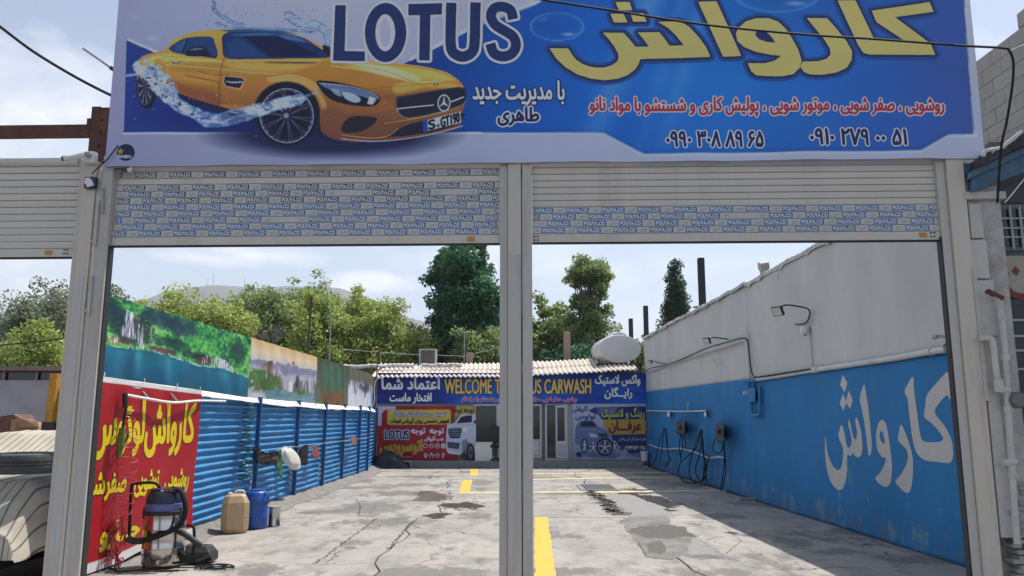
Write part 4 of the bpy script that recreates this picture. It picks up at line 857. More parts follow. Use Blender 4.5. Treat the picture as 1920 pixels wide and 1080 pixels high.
def grad(stops, t): return np.stack([np.interp(t, [s[0] for s in stops], [s[1][k] for s in stops]) for k in range(3)], -1)
def land1(cv):
    U, V = cv.x / cv.W, cv.y / cv.H; n = foliage_noise(cv, 26, 1); n2 = foliage_noise(cv, 70, 2); n3 = foliage_noise(cv, 9, 3); sy = V * .35
    t = np.clip((n * .5 + n2 * .45 + n3 * .5 - .42) * 2.1 + sy * .5, 0, 1)
    cv.a = grad([(0, (4, 34, 52)), (.3, (8, 62, 66)), (.48, (14, 98, 72)), (.62, (34, 140, 74)), (.8, (84, 182, 84)), (1, (150, 214, 120))], t)
    gl = np.clip(1.2 - np.hypot((U - .62) / .22, (V - .32) / .26), 0, 1) + np.clip(1.2 - np.hypot((U - .2) / .25, (V - .55) / .07), 0, 1); cv.put(np.clip(gl * 1.6, 0, 1) * np.clip((n3 - .42) * 6, 0, 1), (78, 176, 76), .55)
    n5 = vnoise(cv.W, cv.H, 7, 4, 4, 15, .7)
    for (u, v_, a_, b_, c_) in ((.20, .33, .10, .18, (34, 32, 60)), (.10, .2, .08, .12, (6, 44, 66)), (.33, .12, .1, .12, (10, 50, 76)), (.46, .16, .1, .12, (8, 46, 70)), (.62, .53, .07, .07, (62, 40, 60)), (.56, .5, .1, .05, (8, 40, 46)), (.88, .3, .07, .2, (10, 60, 50)), (.4, .4, .12, .07, (10, 64, 50))): m = np.clip(1.25 - np.hypot((U - u) / a_, (V - v_) / b_), 0, 1); m = (m + (n5 - .5) * 1.1) * (m > 0); cv.put(np.clip(m * 2.2, 0, 1), c_, .72)
    for (u, v_, a_, b_) in ((.36, .53, .07, .05), (.17, .515, .03, .025), (.61, .55, .04, .05)): m = np.clip(1.2 - np.hypot((U - u) / a_, (V - v_) / b_), 0, 1); m = (m + (n5 - .5) * 1.1) * (m > 0); cv.put(np.clip(m * 2.5, 0, 1), (104, 58, 60), .8)
    m = np.clip(1.2 - np.hypot((U - .12) / .03, (V - .53) / .03), 0, 1); cv.put(np.clip((m + (n5 - .5)) * 2, 0, 1) * (m > 0), (176, 92, 54), .8)
    cn = vnoise(cv.W, cv.H, 2.2, 26, 2, 16, .6); cn2 = vnoise(cv.W, cv.H, 1.4, 12, 2, 17, .6)
    def fall(pts, al=.95, dn=.40): m = blur(cv.m(pts), 1); cv.put(m * np.clip((cn * .6 + cn2 * .4 - dn) * 6, 0, 1), (216, 210, 236), al); cv.put(m * np.clip((cn2 - .62) * 8, 0, 1), (246, 244, 252), al)
    fall([(.165, .14), (.20, .13), (.205, .30), (.225, .46), (.15, .46), (.155, .3)]); fall([(.225, .25), (.25, .24), (.262, .45), (.275, .56), (.235, .54), (.232, .4)]); fall([(.29, .28), (.325, .27), (.32, .40), (.30, .52), (.285, .50)], .7, .5); fall([(.10, .50), (.14, .47), (.145, .55), (.10, .56)]); fall([(.625, .46), (.65, .46), (.645, .58), (.60, .60)]); fall([(.68, .50), (.72, .45), (.78, .47), (.84, .54), (.86, .62), (.76, .63), (.68, .60)]); fall([(.43, .58), (.47, .55), (.475, .60), (.42, .62)]); fall([(.19, .54), (.215, .54), (.21, .60), (.185, .60)], .8); fall([(.27, .56), (.30, .56), (.295, .61), (.265, .61)], .8)
    shore = .575 + .02 * np.sin(U * 14) + .10 * np.clip(U - .3, 0, 1) + (n - .5) * .06; wm = np.clip((V - shore) * cv.H / 1.5, 0, 1)
    wn = vnoise(cv.W, cv.H, cv.W / 10, cv.H / 3, 3, 9); ws = vnoise(cv.W, cv.H, cv.W / 24, cv.H / 1.5, 2, 19)
    wc = grad([(0, (10, 104, 96)), (.3, (8, 112, 140)), (.55, (10, 92, 128)), (.8, (8, 96, 104)), (1, (12, 120, 92))], np.clip((V - .55) * 1.7, 0, 1) * .6 + wn * .5 - .05); wc = wc * (.86 + .24 * ws)[..., None]; cv.put(wm, wc)
    for (u, w_) in ((.16, .03), (.24, .02), (.40, .02), (.76, .05)): m = np.exp(-((U - u) / w_) ** 2) * np.clip((V - shore) * 12, 0, 1) * np.exp(-(V - .6) * 5); cv.put(m, (120, 190, 226), .55)
    m = (np.abs(V - shore) < .014) * (n2 > .5); cv.put(m.astype(float), (205, 222, 225), .6)
def land2(cv):
    U, V = cv.x / cv.W, cv.y / cv.H; n = foliage_noise(cv, 12, 31); n2 = foliage_noise(cv, 40, 32)
    cv.a = grad([(0, (222, 190, 128)), (.18, (232, 212, 176)), (.35, (206, 200, 204)), (.6, (170, 176, 190)), (1, (150, 160, 175))], V + (n - .5) * .15)
    def ridge(base, amp, fr, seed, col, al, soft=1.5):
        h = base + amp * (vnoise(cv.W, 2, cv.W / fr, 1, 5, seed, .6)[0][None, :] - .5); m = np.clip((V - h) * cv.H / soft, 0, 1); cv.put(m, col, al); return m
    ridge(.32, .30, 7, 5, (118, 124, 160), .8); ridge(.40, .22, 9, 6, (196, 198, 208), .8, 9)
    cv.put(((V < .3) * np.clip(1 - np.hypot((U - .58) / .025, (V - .26) / .05), 0, 1) * 4).clip(0, 1), (206, 90, 60), .9)
    for (pts, c) in (([(.1, .75), (.14, .45), (.2, .34), (.27, .30), (.33, .42), (.38, .5), (.44, .62), (.46, .85), (.1, .85)], (122, 92, 78)), ([(.6, .7), (.63, .5), (.66, .46), (.7, .6), (.76, .48), (.8, .45), (.84, .6), (.86, .8), (.6, .8)], (104, 96, 96)), ([(.86, .7), (.9, .52), (.95, .5), (1, .6), (1, .85), (.86, .85)], (150, 154, 170))):
        m = cv.m(pts); m = m * np.clip((vnoise(cv.W, cv.H, cv.W / 40, cv.H / 4, 4, 77) - .3) * 6, 0, 1); cv.put(m, np.array(c, float) * (.25 + 1.5 * vnoise(cv.W, cv.H, cv.W / 50, cv.H / 6, 4, 78)[..., None]), .97)
    g = np.array((58, 104, 44), float) * (.45 + 1.2 * n2[..., None])
    m = np.clip(1.2 - np.hypot((U - .12) / .26, (V - .68) / .18), 0, 1) * (n2 > .38); cv.put(np.clip(m * 3, 0, 1), g, .95); m = np.clip(1.2 - np.hypot((U - .8) / .26, (V - .86) / .10), 0, 1) * (n2 > .4); cv.put(np.clip(m * 3, 0, 1), g, .9)
    wn = vnoise(cv.W, cv.H, cv.W / 8, cv.H / 20, 4, 39); wm = np.clip((V - .80 - .03 * np.sin(U * 11)) * cv.H / 2, 0, 1) * (U > .14 + .1 * n); cv.put(wm, grad([(0, (60, 110, 116)), (.5, (108, 148, 158)), (1, (170, 190, 204))], wn))
    for k in range(9): u = .53 + .012 * k / 2; cv.line([(u, .62), (u - .004, .8)], 1.4, (236, 238, 244), .8)
    for k in range(14): u = .84 + .01 * k; cv.line([(u, .55 + .02 * (k % 4)), (u - .004, .78)], 1.2, (220, 224, 236), .5)
    cv.put(np.clip(1 - np.hypot((U - .10) / .10, (V - .95) / .05), 0, 1) * 3 * (n2 > .3), (214, 216, 216), .8)
def land3(cv):
    U, V = cv.x / cv.W, cv.y / cv.H; n = foliage_noise(cv, 9, 51); n2 = vnoise(cv.W, cv.H, cv.W / 40, cv.H / 3, 4, 52); cv.a = grad([(0, (52, 66, 56)), (.5, (78, 92, 74)), (.7, (104, 116, 92)), (1, (126, 134, 110))], V * .6 + n2 * .5)
    m = np.clip(1.3 - np.hypot((U - .5) / .3, (V - .36) / .3), 0, 1) * (n > .42); cv.put(np.clip(m * 2, 0, 1), (52, 118, 84), .85); m = np.clip(1.2 - np.hypot((U - .55) / .4, (V - .84) / .2), 0, 1); cv.put(np.clip(m * 2, 0, 1), np.array((122, 84, 54)) * (.7 + .6 * n[..., None]), .9)
    for k in range(26): u = (k * .618) % 1; cv.line([(u, .1), (u + .02, .68)], .9, (40, 50, 40) if k % 2 else (150, 160, 140), .45)
    cv.put(np.clip((V - .9) * 12, 0, 1) * (n > .4), (96, 120, 60), .8)
def land4(cv):
    U, V = cv.x / cv.W, cv.y / cv.H; n = foliage_noise(cv, 8, 61); n2 = vnoise(cv.W, cv.H, cv.W / 30, cv.H / 5, 4, 62); cv.a = grad([(0, (92, 96, 76)), (.4, (104, 104, 84)), (1, (88, 92, 80))], n)
    m = np.clip((V - .26) * 12, 0, 1) * np.clip((.93 - U) * 12, 0, 1); cv.put(m, grad([(0, (64, 68, 84)), (.45, (118, 124, 150)), (.6, (200, 208, 222)), (1, (240, 244, 250))], n2 * .7 + V * .45)); cv.put(np.clip(1 - np.hypot((U - .45) / .22, (V - .42) / .18), 0, 1) * 2 * (n > .4), (62, 58, 66), .8)
    cv.put(np.clip(1.2 - np.hypot((U - .85) / .13, (V - .7) / .3), 0, 1), (70, 140, 210), .8); cv.put(np.clip(1 - np.hypot((U - .2) / .3, (V - .8) / .2), 0, 1) * 2, (226, 232, 242), .7)
y1_, y2_, y3_, y4_, y5_ = 8.28, float(atFence(465, 690)[1]), float(atFence(590.5, 720)[1]), float(atFence(650.5, 735)[1]), 25.8
zb = lambda Y: np.interp(Y, [8.3, 11, 13, 18, 26], [2.055, 2.0, 1.945, 1.92, 1.90])
strip_print(y1_, y2_, zb, 2.955, 420, 130, land1, 'long printed waterfall and turquoise lake landscape on the fence, nearest of the row')
strip_print(y2_ + .006, y3_, zb, 2.955, 260, 110, land2, 'printed landscape with brown rock peaks, mist and sunrise above the blue fence')
strip_print(y3_ + .006, y4_, zb, 2.955, 120, 90, land3, 'dull green printed forest picture between the rock peaks and small waterfall pictures')
strip_print(y4_ + .006, y5_, zb, 2.94, 100, 80, land4, 'small printed white and blue waterfall picture at the far end of the row')
# white hem cloth under the prints
M_CLOTH = pm('white_hem_cloth', (.70, .70, .71), rough=.75, var=.1, scale=9, bump=.15, coords='World')
Y = np.linspace(8.28, 25.9, 380)[None, :]; v = np.linspace(0, 1, 6)[:, None]
dr = .055 + .035 * vnoise(380, 2, 24, 1, 4, 77)[0][None, :] * 2 + .03 * np.exp(-((Y - 17) / 2.5) ** 2); Z = np.interp(Y, [8.3, 11, 13, 18, 26], [2.058, 2.003, 1.948, 1.923, 1.903]) + .004 - dr * v; X = XFA(Y) + .045 + .07 * v * (1 + .5 * np.sin(Y * 5 + 2 * np.sin(Y * 1.7))) + 0 * Z
o = grid_mesh('hem_cloth', np.stack([X, Y + 0 * Z, Z], -1), M_CLOTH); tag(o, 'long wavy white hem cloth hanging under the printed landscapes', 'cloth')
o.modifiers.new('thickness', 'SOLIDIFY').thickness = .003

# ---- red banner
rb = thing('red_banner', 'large red vinyl banner with yellow Persian lettering hung on the blue fence', 'banner', FP(8.3, 0, .1))
def rb_off(Y, z): return .145 + .014 * np.sin(Y * 2.2 + z) + .022 * np.exp(-((z - 1.95) / .22) ** 2) * np.sin(Y * 4.6 + 1.0) ** 2 + .008 * np.sin(Y * 7 - z * 5) + .05 * np.clip(.5 - z, 0, .5) * np.sin(Y * 3 + .5)
def P_rb(Y, z, off=0.):
    Y = np.asarray(Y, float); z = np.asarray(z, float); return np.stack([XFA(Y) + rb_off(Y, z) + off, Y + 0 * z, z + 0 * Y], -1)
RB0, RB1 = 8.22, float(atFence(371, 800, .145)[1])
ztop = lambda Y: np.interp(Y, [8.3, RB1], [2.045, 1.985])
W, H = 160, 130; Y = np.linspace(RB0, RB1, W)[None, :] + np.zeros((H, 1)); v = np.linspace(0, 1, H)[:, None]; zt = ztop(Y); Zr = zt + (.05 + .02 * np.sin(Y * 2) - zt) * v
colr = np.zeros((H, W, 3)); colr[:] = inksun((182, 24, 40), 1.35)[:3]
hem = (v < .028) | (v > .95); colr = np.where(hem[..., None] + 0 * colr > 0, np.array((.66, .65, .66)), colr)
grid_mesh('vinyl_sheet', P_rb(Y, Zr), INK, rb, colr)
def tf_f(p): q = atFence(p[0], p[1], .145); return float(q[1]), float(q[2])
def P_rb1(a, b, off=0.): return P_rb(a, b, off)
RY = inksun((232, 206, 30)); RDK = inksun((92, 20, 26))
mb = MB()
def q2(x0, y0, x1, y1, x2, y2, x3, y3): return [(x0, y0), (x1, y1), (x2, y2), (x3, y3)]
for txt, q, g in (('لوتوس', q2(172, 749, 272, 753, 268, 852, 168, 860), .020), ('کارواش', q2(276, 752, 366, 756, 360, 850, 272, 856), .020), ('روشویی', q2(314, 880, 356, 878, 352, 922, 310, 927), .010), ('توشویی', q2(254, 882, 300, 880, 297, 926, 250, 932), .010), ('صفرشو', q2(166, 888, 236, 884, 232, 932, 163, 942), .011), ('جــارو', q2(186, 980, 262, 968, 258, 1014, 183, 1034), .016)):
    # text stays upright on the sheet: corners are carried to the sheet first
    pl = [tf_f(p) for p in q]; cs = text_in(txt, 0, 0, 0, 0, pl); letter_layers(mb, cs, lambda p: (p[0], p[1]), P_rb1, .0075, [(g + .012, RDK, .0015), (g, RY, .003)])
mb.build('yellow_lettering', INK, rb)
# eyelet ties
for y in (8.5, 9.4, 10.3, RB1 - .05): mb = MB(); q = FP(y, float(ztop(y)) - .02, .16); mb.tube([q, q + np.array([.0, .02, .07])], .006, 5); mb.build('tie', M_WHITEP, rb)

# ---- hose arm, spring hose and red coil
def smooth_pts(p, n=6): return [tuple(q) for q in sm(p, n, False)]
M_REDH = pm('red_hose', (.42, .06, .06), rough=.35, var=.1); M_BLKH = pm('black_hose', (.018, .018, .02), rough=.75, var=.2, spec=.2)
ya = float(atFence(237, 744, .22)[1]); yb_ = float(atFence(374, 757, .22)[1])
t = thing('air_line', 'thin white pipe arm along the top of the red banner with fittings at its end', 'pipe', FP(ya, 1.85, .25))
mb = MB(); mb.tube(smooth_pts([FP(ya, 1.86, .22), FP(ya + .5, 1.83, .22), FP(ya + 1.2, 1.80, .22), FP(yb_, 1.84, .2), FP(yb_ + 1.2, 1.86, .12)]), .017, 10); mb.build('pipe', M_WHITEP, t)
mb = MB(); mb.tube([FP(ya - .03, 1.88, .22), FP(ya - .02, 1.72, .23)], .03, 8); mb.build('elbow', M_DARK, t)
for yy in (ya + .55, ya + 1.3): mb = MB(); mb.bar(FP(yy, 1.95, .1), FP(yy, 1.82, .22), .02); mb.build('bracket', M_GREYP, t)
def helix(c0, c1, rad, turns, tz=0, n=14, grow=None):
    c0, c1 = np.array(c0, float), np.array(c1, float); out = []
    for i in range(int(turns * n) + 1):
        u = i / (turns * n); a = 2 * math.pi * i / n; r_ = rad * (grow(u) if grow else 1); out.append(c0 + (c1 - c0) * u + np.array([math.sin(a) * r_, math.cos(a) * r_, 0]))
    return out
t = thing('spring_hose', 'long stretched red spring hose hanging in front of the red banner into a tangled coil', 'hose', FP(ya + .02, .1, .25))
mb = MB(); mb.tube(helix(FP(ya + .01, 1.72, .26), FP(ya + .06, .5, .3), .085, 11, grow=lambda u: .55 + .6 * abs(math.sin(u * 3.3)) ), .005, 5); mb.build('spring', M_REDH, t)
rg = random.Random(5); pts = []
for i in range(80): a = i * .62; r_ = .10 + .05 * math.sin(i * 1.7); c_ = FP(ya + .02, .28 + .20 * math.sin(i * .21) + rg.uniform(-.03, .03), .22); pts.append(c_ + np.array([math.sin(a * .7) * .05, math.cos(a) * r_, math.sin(a) * r_ * .9]))
mb = MB(); mb.tube(smooth_pts(pts, 2), .009, 5); mb.build('coil', M_REDH, t)
mb = MB(); mb.tube(smooth_pts([FP(ya - .02, 1.72, .24), FP(ya - .06, 1.5, .24), FP(ya - .02, 1.34, .25), FP(ya + .05, 1.42, .25)]), .014, 7); mb.build('coupling_hose', M_BLKH, t)
M_PISTOL = pm('dull_green_plastic', (.10, .13, .02), rough=.5, var=.2)
mb = MB(); mb.tube([FP(ya - .09, 1.50, .25), FP(ya - .10, 1.30, .25)], [.035, .05], 8); mb.tube([FP(ya - .10, 1.31, .25), FP(ya - .12, 1.18, .25)], [.04, .02], 8); mb.build('air_gun', M_PISTOL, t)
# green spring hose hanging on the fence
yg = float(atFence(463, 820, .12)[1]); M_GRNH = pm('dark_green_hose', (.015, .09, .08), rough=.4, var=.2)
o = MB().tube(helix(FP(yg, 1.86, .13), FP(yg - .1, .62, .13), .085, 19, grow=lambda u: .75 + .35 * math.sin(u * 9) ** 2), .010, 5).build('spring_hose', M_GRNH); tag(o, 'dark green spring hose hanging against the blue fence below the rock peak print', 'hose')

# ---- wet and dry vacuum cleaner
vx, vy = atG(299, 1069)[:2]; vy += .2; vx -= .06
M_STEEL = pm('brushed_steel', (.52, .50, .47), rough=.18, var=.08, scale=5, bump=.02, metal=1.0)
M_VHEAD = pm('dark_blue_plastic', (.018, .028, .06), rough=.4, var=.2); M_BAND = pm('violet_blue_band', (.10, .13, .32), rough=.4)
t = thing('vacuum_cleaner', 'steel wet and dry vacuum cleaner with dark blue head in front of the red banner', 'vacuum cleaner', (vx, vy, 0))
mb = MB(); mb.lathe([(.20, .03), (.215, .05), (.218, .2), (.222, .21), (.218, .22), (.218, .4), (.222, .41), (.218, .42), (.218, .56)], (vx, vy, 0), 40); mb.build('steel_drum', M_STEEL, t)
mb = MB(); mb.lathe([(.222, .56), (.235, .565), (.235, .60), (.222, .605)], (vx, vy, 0), 40); mb.build('rim', M_DARK, t)
mb = MB(); mb.lathe([(.215, .606), (.218, .68), (.208, .685)], (vx, vy, 0), 40); mb.build('band', M_BAND, t)
mb = MB(); mb.lathe([(.210, .686), (.205, .75), (.185, .80), (.13, .83), (.03, .84)], (vx, vy, 0), 40); mb.build('motor_head', M_VHEAD, t, bevel=.004)
mb = MB(); mb.box((vx - .12, vy - .16, .80), (vx + .15, vy + .12, .845)); mb.build('control_panel', M_DARK, t, bevel=.01)
for k in range(3): mb = MB(); mb.box((vx + .0 + k * .045, vy - .165, .815), (vx + .03 + k * .045, vy - .155, .835)); mb.build('switch', M_REDH if k else M_WHITEP, t)
for sx in (-1, 1): mb = MB(); mb.box((vx + sx * .19 - .02, vy - .10, .52), (vx + sx * .19 + .02, vy - .03, .64)); mb.build('latch', M_DARK, t, bevel=.005)
mb = MB(); mb.tube(smooth_pts([(vx - .04, vy - .05, .80), (vx - .10, vy - .1, .90), (vx - .30, vy - .1, .895), (vx - .36, vy - .08, .86), (vx - .365, vy - .05, .5), (vx - .36, vy - .04, .33), (vx - .30, vy - .03, .27), (vx - .2, vy, .27)]), .016, 8); mb.build('handle', M_BLKH, t)
mb = MB(); mb.tube(smooth_pts([(vx + .1, vy - .1, .84), (vx + .22, vy - .15, .80), (vx + .29, vy - .18, .62), (vx + .24, vy - .22, .46), (vx + .05, vy - .26, .36), (vx - .13, vy - .27, .31)]), .028, 10); mb.build('hose', M_BLKH, t)
mb = MB(); mb.tube(smooth_pts([(vx - .10, vy - .27, .315), (vx - .2, vy - .26, .31), (vx - .28, vy - .25, .33)]), [.035] * 6 + [.04] * 7 if False else .036, 10); mb.build('nozzle', M_DARK, t)
mb = MB(); mb.tube(smooth_pts([(vx + .2, vy - .14, .40), (vx + .3, vy - .16, .36), (vx + .42, vy - .14, .27), (vx + .44, vy - .12, .24)]), .032, 10); mb.build('inlet_tube', M_DARK, t)
mb = MB(); mb.tube(smooth_pts([(vx + .28, vy - .1, .45), (vx + .36, vy - .1, .42), (vx + .38, vy - .12, .2), (vx + .36, vy - .15, .1), (vx + .2, vy - .2, .07)]), .016, 8); mb.build('power_cable', M_BLKH, t)
for k in range(4): a = k * math.pi / 2 + .7; mb = MB(); mb.lathe([(.018, -.012), (.026, 0), (.018, .012)], (vx + .19 * math.cos(a), vy + .19 * math.sin(a), .026), 12, axis='x'); mb.build('castor', M_DARK, t)
# flat black machine on the floor behind it
bx_, by_ = vx + .36, vy + .22
t = thing('floor_polisher', 'low black wedge shaped machine on the floor behind the steel vacuum cleaner', 'machine', (bx_, by_, 0))
mb = MB(); mb.box((bx_ - .18, by_ - .14, .02), (bx_ + .13, by_ + .14, .12)); mb.build('housing', M_BLACKST, t, bevel=.02)
mb = MB(); v_ = [(bx_ - .17, by_ - .13, .122), (bx_ + .12, by_ - .13, .122), (bx_ + .12, by_ + .13, .122), (bx_ - .17, by_ + .13, .122), (bx_ - .17, by_ - .08, .21), (bx_ + .07, by_ - .08, .19), (bx_ + .07, by_ + .09, .19), (bx_ - .17, by_ + .09, .21)]; mb.add(v_, [(0, 3, 2, 1), (4, 5, 6, 7), (0, 1, 5, 4), (1, 2, 6, 5), (2, 3, 7, 6), (3, 0, 4, 7)]); mb.build('sloping_cover', M_DARK, t, bevel=.01)
mb = MB(); mb.tube([(bx_ + .02, by_ - .20, .035), (bx_ + .15, by_ - .16, .09)], .035, 10); mb.build('brush_roller', M_BLKH, t)
rg = random.Random(8); pts = [(vx + .1, vy - .15, .014)]
for i in range(40): a = i * .62; pts.append((vx + .55 + .16 * math.cos(a) + rg.uniform(-.04, .04) + i * .004, vy - .1 + .13 * math.sin(a) + rg.uniform(-.03, .03), .014 + .003 * (i % 3)))
o = MB().tube(smooth_pts(pts, 3), .007, 5).build('power_cord', M_BLKH); tag(o, 'loose loops of thin black power cord on the concrete beside the vacuum cleaner', 'cord')
pts = [(vx - .6, vy - .3, .014), (vx - .45, vy - .2, .016), (vx - .3, vy - .35, .014), (vx - .1, vy - .3, .018), (vx + .05, vy - .33, .014), (vx + .3, vy - .28, .014)]
o = MB().tube(smooth_pts(pts, 6), .008, 5).build('power_cord', M_BLKH); tag(o, 'single black cord lying on the ground under the red banner left of the vacuum', 'cord')

# ---- canisters
jx_, jy_ = atG(433, 1001)[:2]; jy_ += .13
M_JER = pm('yellowed_plastic', (.46, .34, .19), rough=.45, var=.12, scale=6, bump=.05, dirt=(.25, .18, .10, 1), dirt_amt=.5)
def ring_body(mb, cx, cy, rings, ang=.35, sq=.62):
    vs = []; n = 8
    for (w, d, z) in rings:
        pr = [(-w, -d * sq), (-w * sq, -d), (w * sq, -d), (w, -d * sq), (w, d * sq), (w * sq, d), (-w * sq, d), (-w, d * sq)]
        for x, y in pr: vs.append((cx + x * math.cos(ang) - y * math.sin(ang), cy + x * math.sin(ang) + y * math.cos(ang), z))
    m = len(rings); mb.add(vs, [(i * n + k, i * n + (k + 1) % n, (i + 1) * n + (k + 1) % n, (i + 1) * n + k) for i in range(m - 1) for k in range(n)] + [tuple(range(n))[::-1], tuple((m - 1) * n + k for k in range(n))]); return mb
t = thing('jerrycan', 'yellowed beige plastic jerrycan standing on the concrete in front of the blue drum', 'jerrycan', (jx_, jy_, 0))
ring_body(MB(), jx_, jy_, [(.155, .13, .005), (.185, .155, .06), (.188, .157, .19), (.182, .152, .20), (.188, .157, .21), (.185, .155, .42), (.14, .12, .51), (.10, .09, .535)]).build('body', M_JER, t, bevel=.014)
mb = MB(); mb.tube(smooth_pts([(jx_ - .02, jy_, .53), (jx_, jy_, .575), (jx_ + .09, jy_ + .03, .575), (jx_ + .11, jy_ + .04, .53)]), .013, 8); mb.build('handle', M_WHITEP, t)
mb = MB(); mb.lathe([(.03, .53), (.032, .555), (.02, .56)], (jx_ - .07, jy_ - .04, 0), 14); mb.build('cap', M_WHITEP, t)
bx2, by2 = atG(466, 996)[:2]; by2 += .3; M_DRUM = pm('blue_drum_plastic', (.015, .075, .33), rough=.38, var=.12, scale=7)
t = thing('plastic_drum', 'round blue plastic drum standing half behind the beige jerrycan', 'drum', (bx2, by2, 0))
mb = MB(); mb.lathe([(.155, .005), (.17, .03), (.17, .17), (.175, .18), (.17, .19), (.17, .40), (.175, .41), (.17, .42), (.165, .50), (.14, .535), (.13, .54)], (bx2, by2, 0), 32); mb.build('body', M_DRUM, t)
mb = MB(); mb.lathe([(.10, .54), (.10, .56), (.09, .565)], (bx2, by2, 0), 24); mb.build('lid', M_DRUM, t)
mb = MB(); mb.tube(smooth_pts([(bx2 + .15, by2 - .07, .52), (bx2 + .19, by2 - .09, .48), (bx2 + .19, by2 - .09, .38), (bx2 + .165, by2 - .08, .35)]), .014, 8); mb.build('handle', M_DRUM, t)
cx_, cy_ = bx2 + .21, by2 + .22; t = thing('paint_can', 'small dented metal can standing behind the blue plastic drum', 'can', (cx_, cy_, 0))
mb = MB(); mb.lathe([(.09, .0), (.095, .01), (.09, .02), (.09, .27), (.095, .28), (.09, .29)], (cx_, cy_, 0), 24); mb.build('body', M_STEEL, t)
mb = MB(); mb.lathe([(.08, .281), (.08, .293), (.02, .294)], (cx_, cy_, 0), 24); mb.build('lid', M_GREYP, t)

# ---- clothes line
yl0, yl1 = yfence(478, 838), yfence(691, 822)
def cl(u, sag=.12): y = yl0 + (yl1 - yl0) * u; return FP(y, 1.32 - .24 * (4 * u * (1 - u)) * 0 - sag * math.sin(math.pi * min(u * 2.4, 1)) , .16)
lp = [FP(yfence(x, y), z, .17) for x, y, z in ((474, 832, 1.2), (500, 846, 1.0), (535, 838, 1.06), (572, 836, 1.12), (590, 838, 1.11), (605, 832, 1.15), (640, 828, 1.17), (668, 823, 1.2), (692, 820, 1.22))]
lp = [np.array(atFence(x, y, .17)) for x, y in ((472, 834), (482, 846), (500, 848), (518, 845), (536, 838), (562, 838), (586, 838), (610, 830), (640, 827), (668, 823), (692, 820))]
o = MB().tube(smooth_pts(lp, 6), .006, 5).build('clothes_line', M_GREYP); tag(o, 'thin sagging line tied along the blue fence posts with rags on it', 'line')
def hang(name, label, cat, px, mat, off=.19, th=.02, wr=.01, lay=1, group=None):
    """hanging cloth: an outline on the fence side with folds and thickness"""
    P = sm([np.array(tf_fo(p, off)) for p in px], 4); mn, mx = P.min(0), P.max(0); cs = max((mx - mn)) / 26; W, H = int((mx - mn)[0] / cs) + 3, int((mx - mn)[1] / cs) + 3
    mk = fill_mask([(P - mn) / cs + 1], W, H, 3); mb = MB()
    for side in (0, 1):
        for p in field_polys(mk):
            vs = []
            for x, y in p:
                a, b = mn[0] + (x - .5) * cs, mn[1] + (y - .5) * cs; w = wr * (math.sin(a * 38 + b * 7) + .6 * math.sin(a * 71)); vs.append(FP(a, b, off + w + side * th))
            mb.add(vs, [tuple(range(len(vs)))[::(1 if side else -1)]], smooth=True)
    n = len(P)
    for i in range(n):
        q = []
        for (a, b), s_ in ((P[i], 0), (P[(i + 1) % n], 0), (P[(i + 1) % n], 1), (P[i], 1)): w = wr * (math.sin(a * 38 + b * 7) + .6 * math.sin(a * 71)); q.append(FP(a, b, off + w + s_ * th))
        mb.add(q, [(0, 1, 2, 3)])
    o = mb.build(name, mat); tag(o, label, cat, group); return o
def tf_fo(p, off): q = atFence(p[0], p[1], off); return float(q[1]), float(q[2])
M_BAG = pm('black_plastic_bag', (.02, .02, .022), rough=.22, var=.4, scale=9, bump=.5, bscale=14)
hang('plastic_bag', 'crumpled glossy black plastic bag hung on the fence line next to the second post', 'bag', [(476, 840), (484, 846), (498, 850), (512, 845), (519, 852), (517, 864), (505, 870), (490, 871), (478, 864), (474, 850)], M_BAG, th=.06, wr=.02)
hang('green_cloth', 'narrow green cloth hanging from the line between black bag and white basin', 'cloth', [(519, 846), (525, 845), (527, 860), (529, 892), (523, 893), (521, 880), (515, 874), (517, 856)], pm('green_cloth', (.03, .17, .07), rough=.9, var=.3, scale=30), th=.02)
hang('rubber_mat', 'black rubber mats hanging from the line right beside the white basin', 'rubber mat', [(562, 840), (574, 834), (575, 850), (574, 864), (571, 872), (561, 871), (558, 862), (560, 850)], M_BLKH, th=.04, wr=.006)
M_REDC = pm('faded_red_cloth', (.26, .07, .08), rough=.9, var=.3, scale=30)
hang('rag', 'faded red rag on the line right of the black mat, by the third post', 'rag', [(588, 837), (594, 836), (597, 850), (594, 862), (588, 858), (583, 852), (587, 845)], M_REDC, wr=.006)
hang('rag', 'small pinkish rag high on the line near the far fence post', 'rag', [(658, 822), (666, 820), (667, 832), (662, 834), (658, 829)], pm('pink_cloth', (.34, .12, .11), rough=.9, var=.3, scale=30), wr=.004)
# white basin hung on its rim
bc = np.array(atFence(549, 858, .25)); M_BAS = pm('ivory_plastic', (.70, .68, .62), rough=.4, var=.06)
t = thing('plastic_basin', 'dented ivory plastic basin hanging from the fence line between green cloth and black mat', 'basin', bc)
ax = Vector((1, -.45, .25)).normalized(); uu = ax.cross(Vector((0, 0, 1))).normalized(); vv = uu.cross(ax); uu, vv = uu * .82 + vv * .57, vv * .82 - uu * .57; mb = MB(); vs = []; n = 32; prof = [(.265, -.055), (.27, -.045), (.235, -.035), (.215, 0.0), (.19, .018), (.12, .024), (.02, .026)]
for r_, h_ in prof:
    for k in range(n): a = 2 * math.pi * k / n; q = 1 - .10 * abs(math.sin(a)) ** 4; e = Vector(bc) + ax * h_ + (uu * math.cos(a) * 1.06 + vv * math.sin(a) * .68) * r_ * q; vs.append(e)
mb.add(vs, [(i * n + k, i * n + (k + 1) % n, (i + 1) * n + (k + 1) % n, (i + 1) * n + k) for i in range(len(prof) - 1) for k in range(n)] + [tuple((len(prof) - 1) * n + k for k in range(n))], smooth=True); o = mb.build('bowl', M_BAS, t)
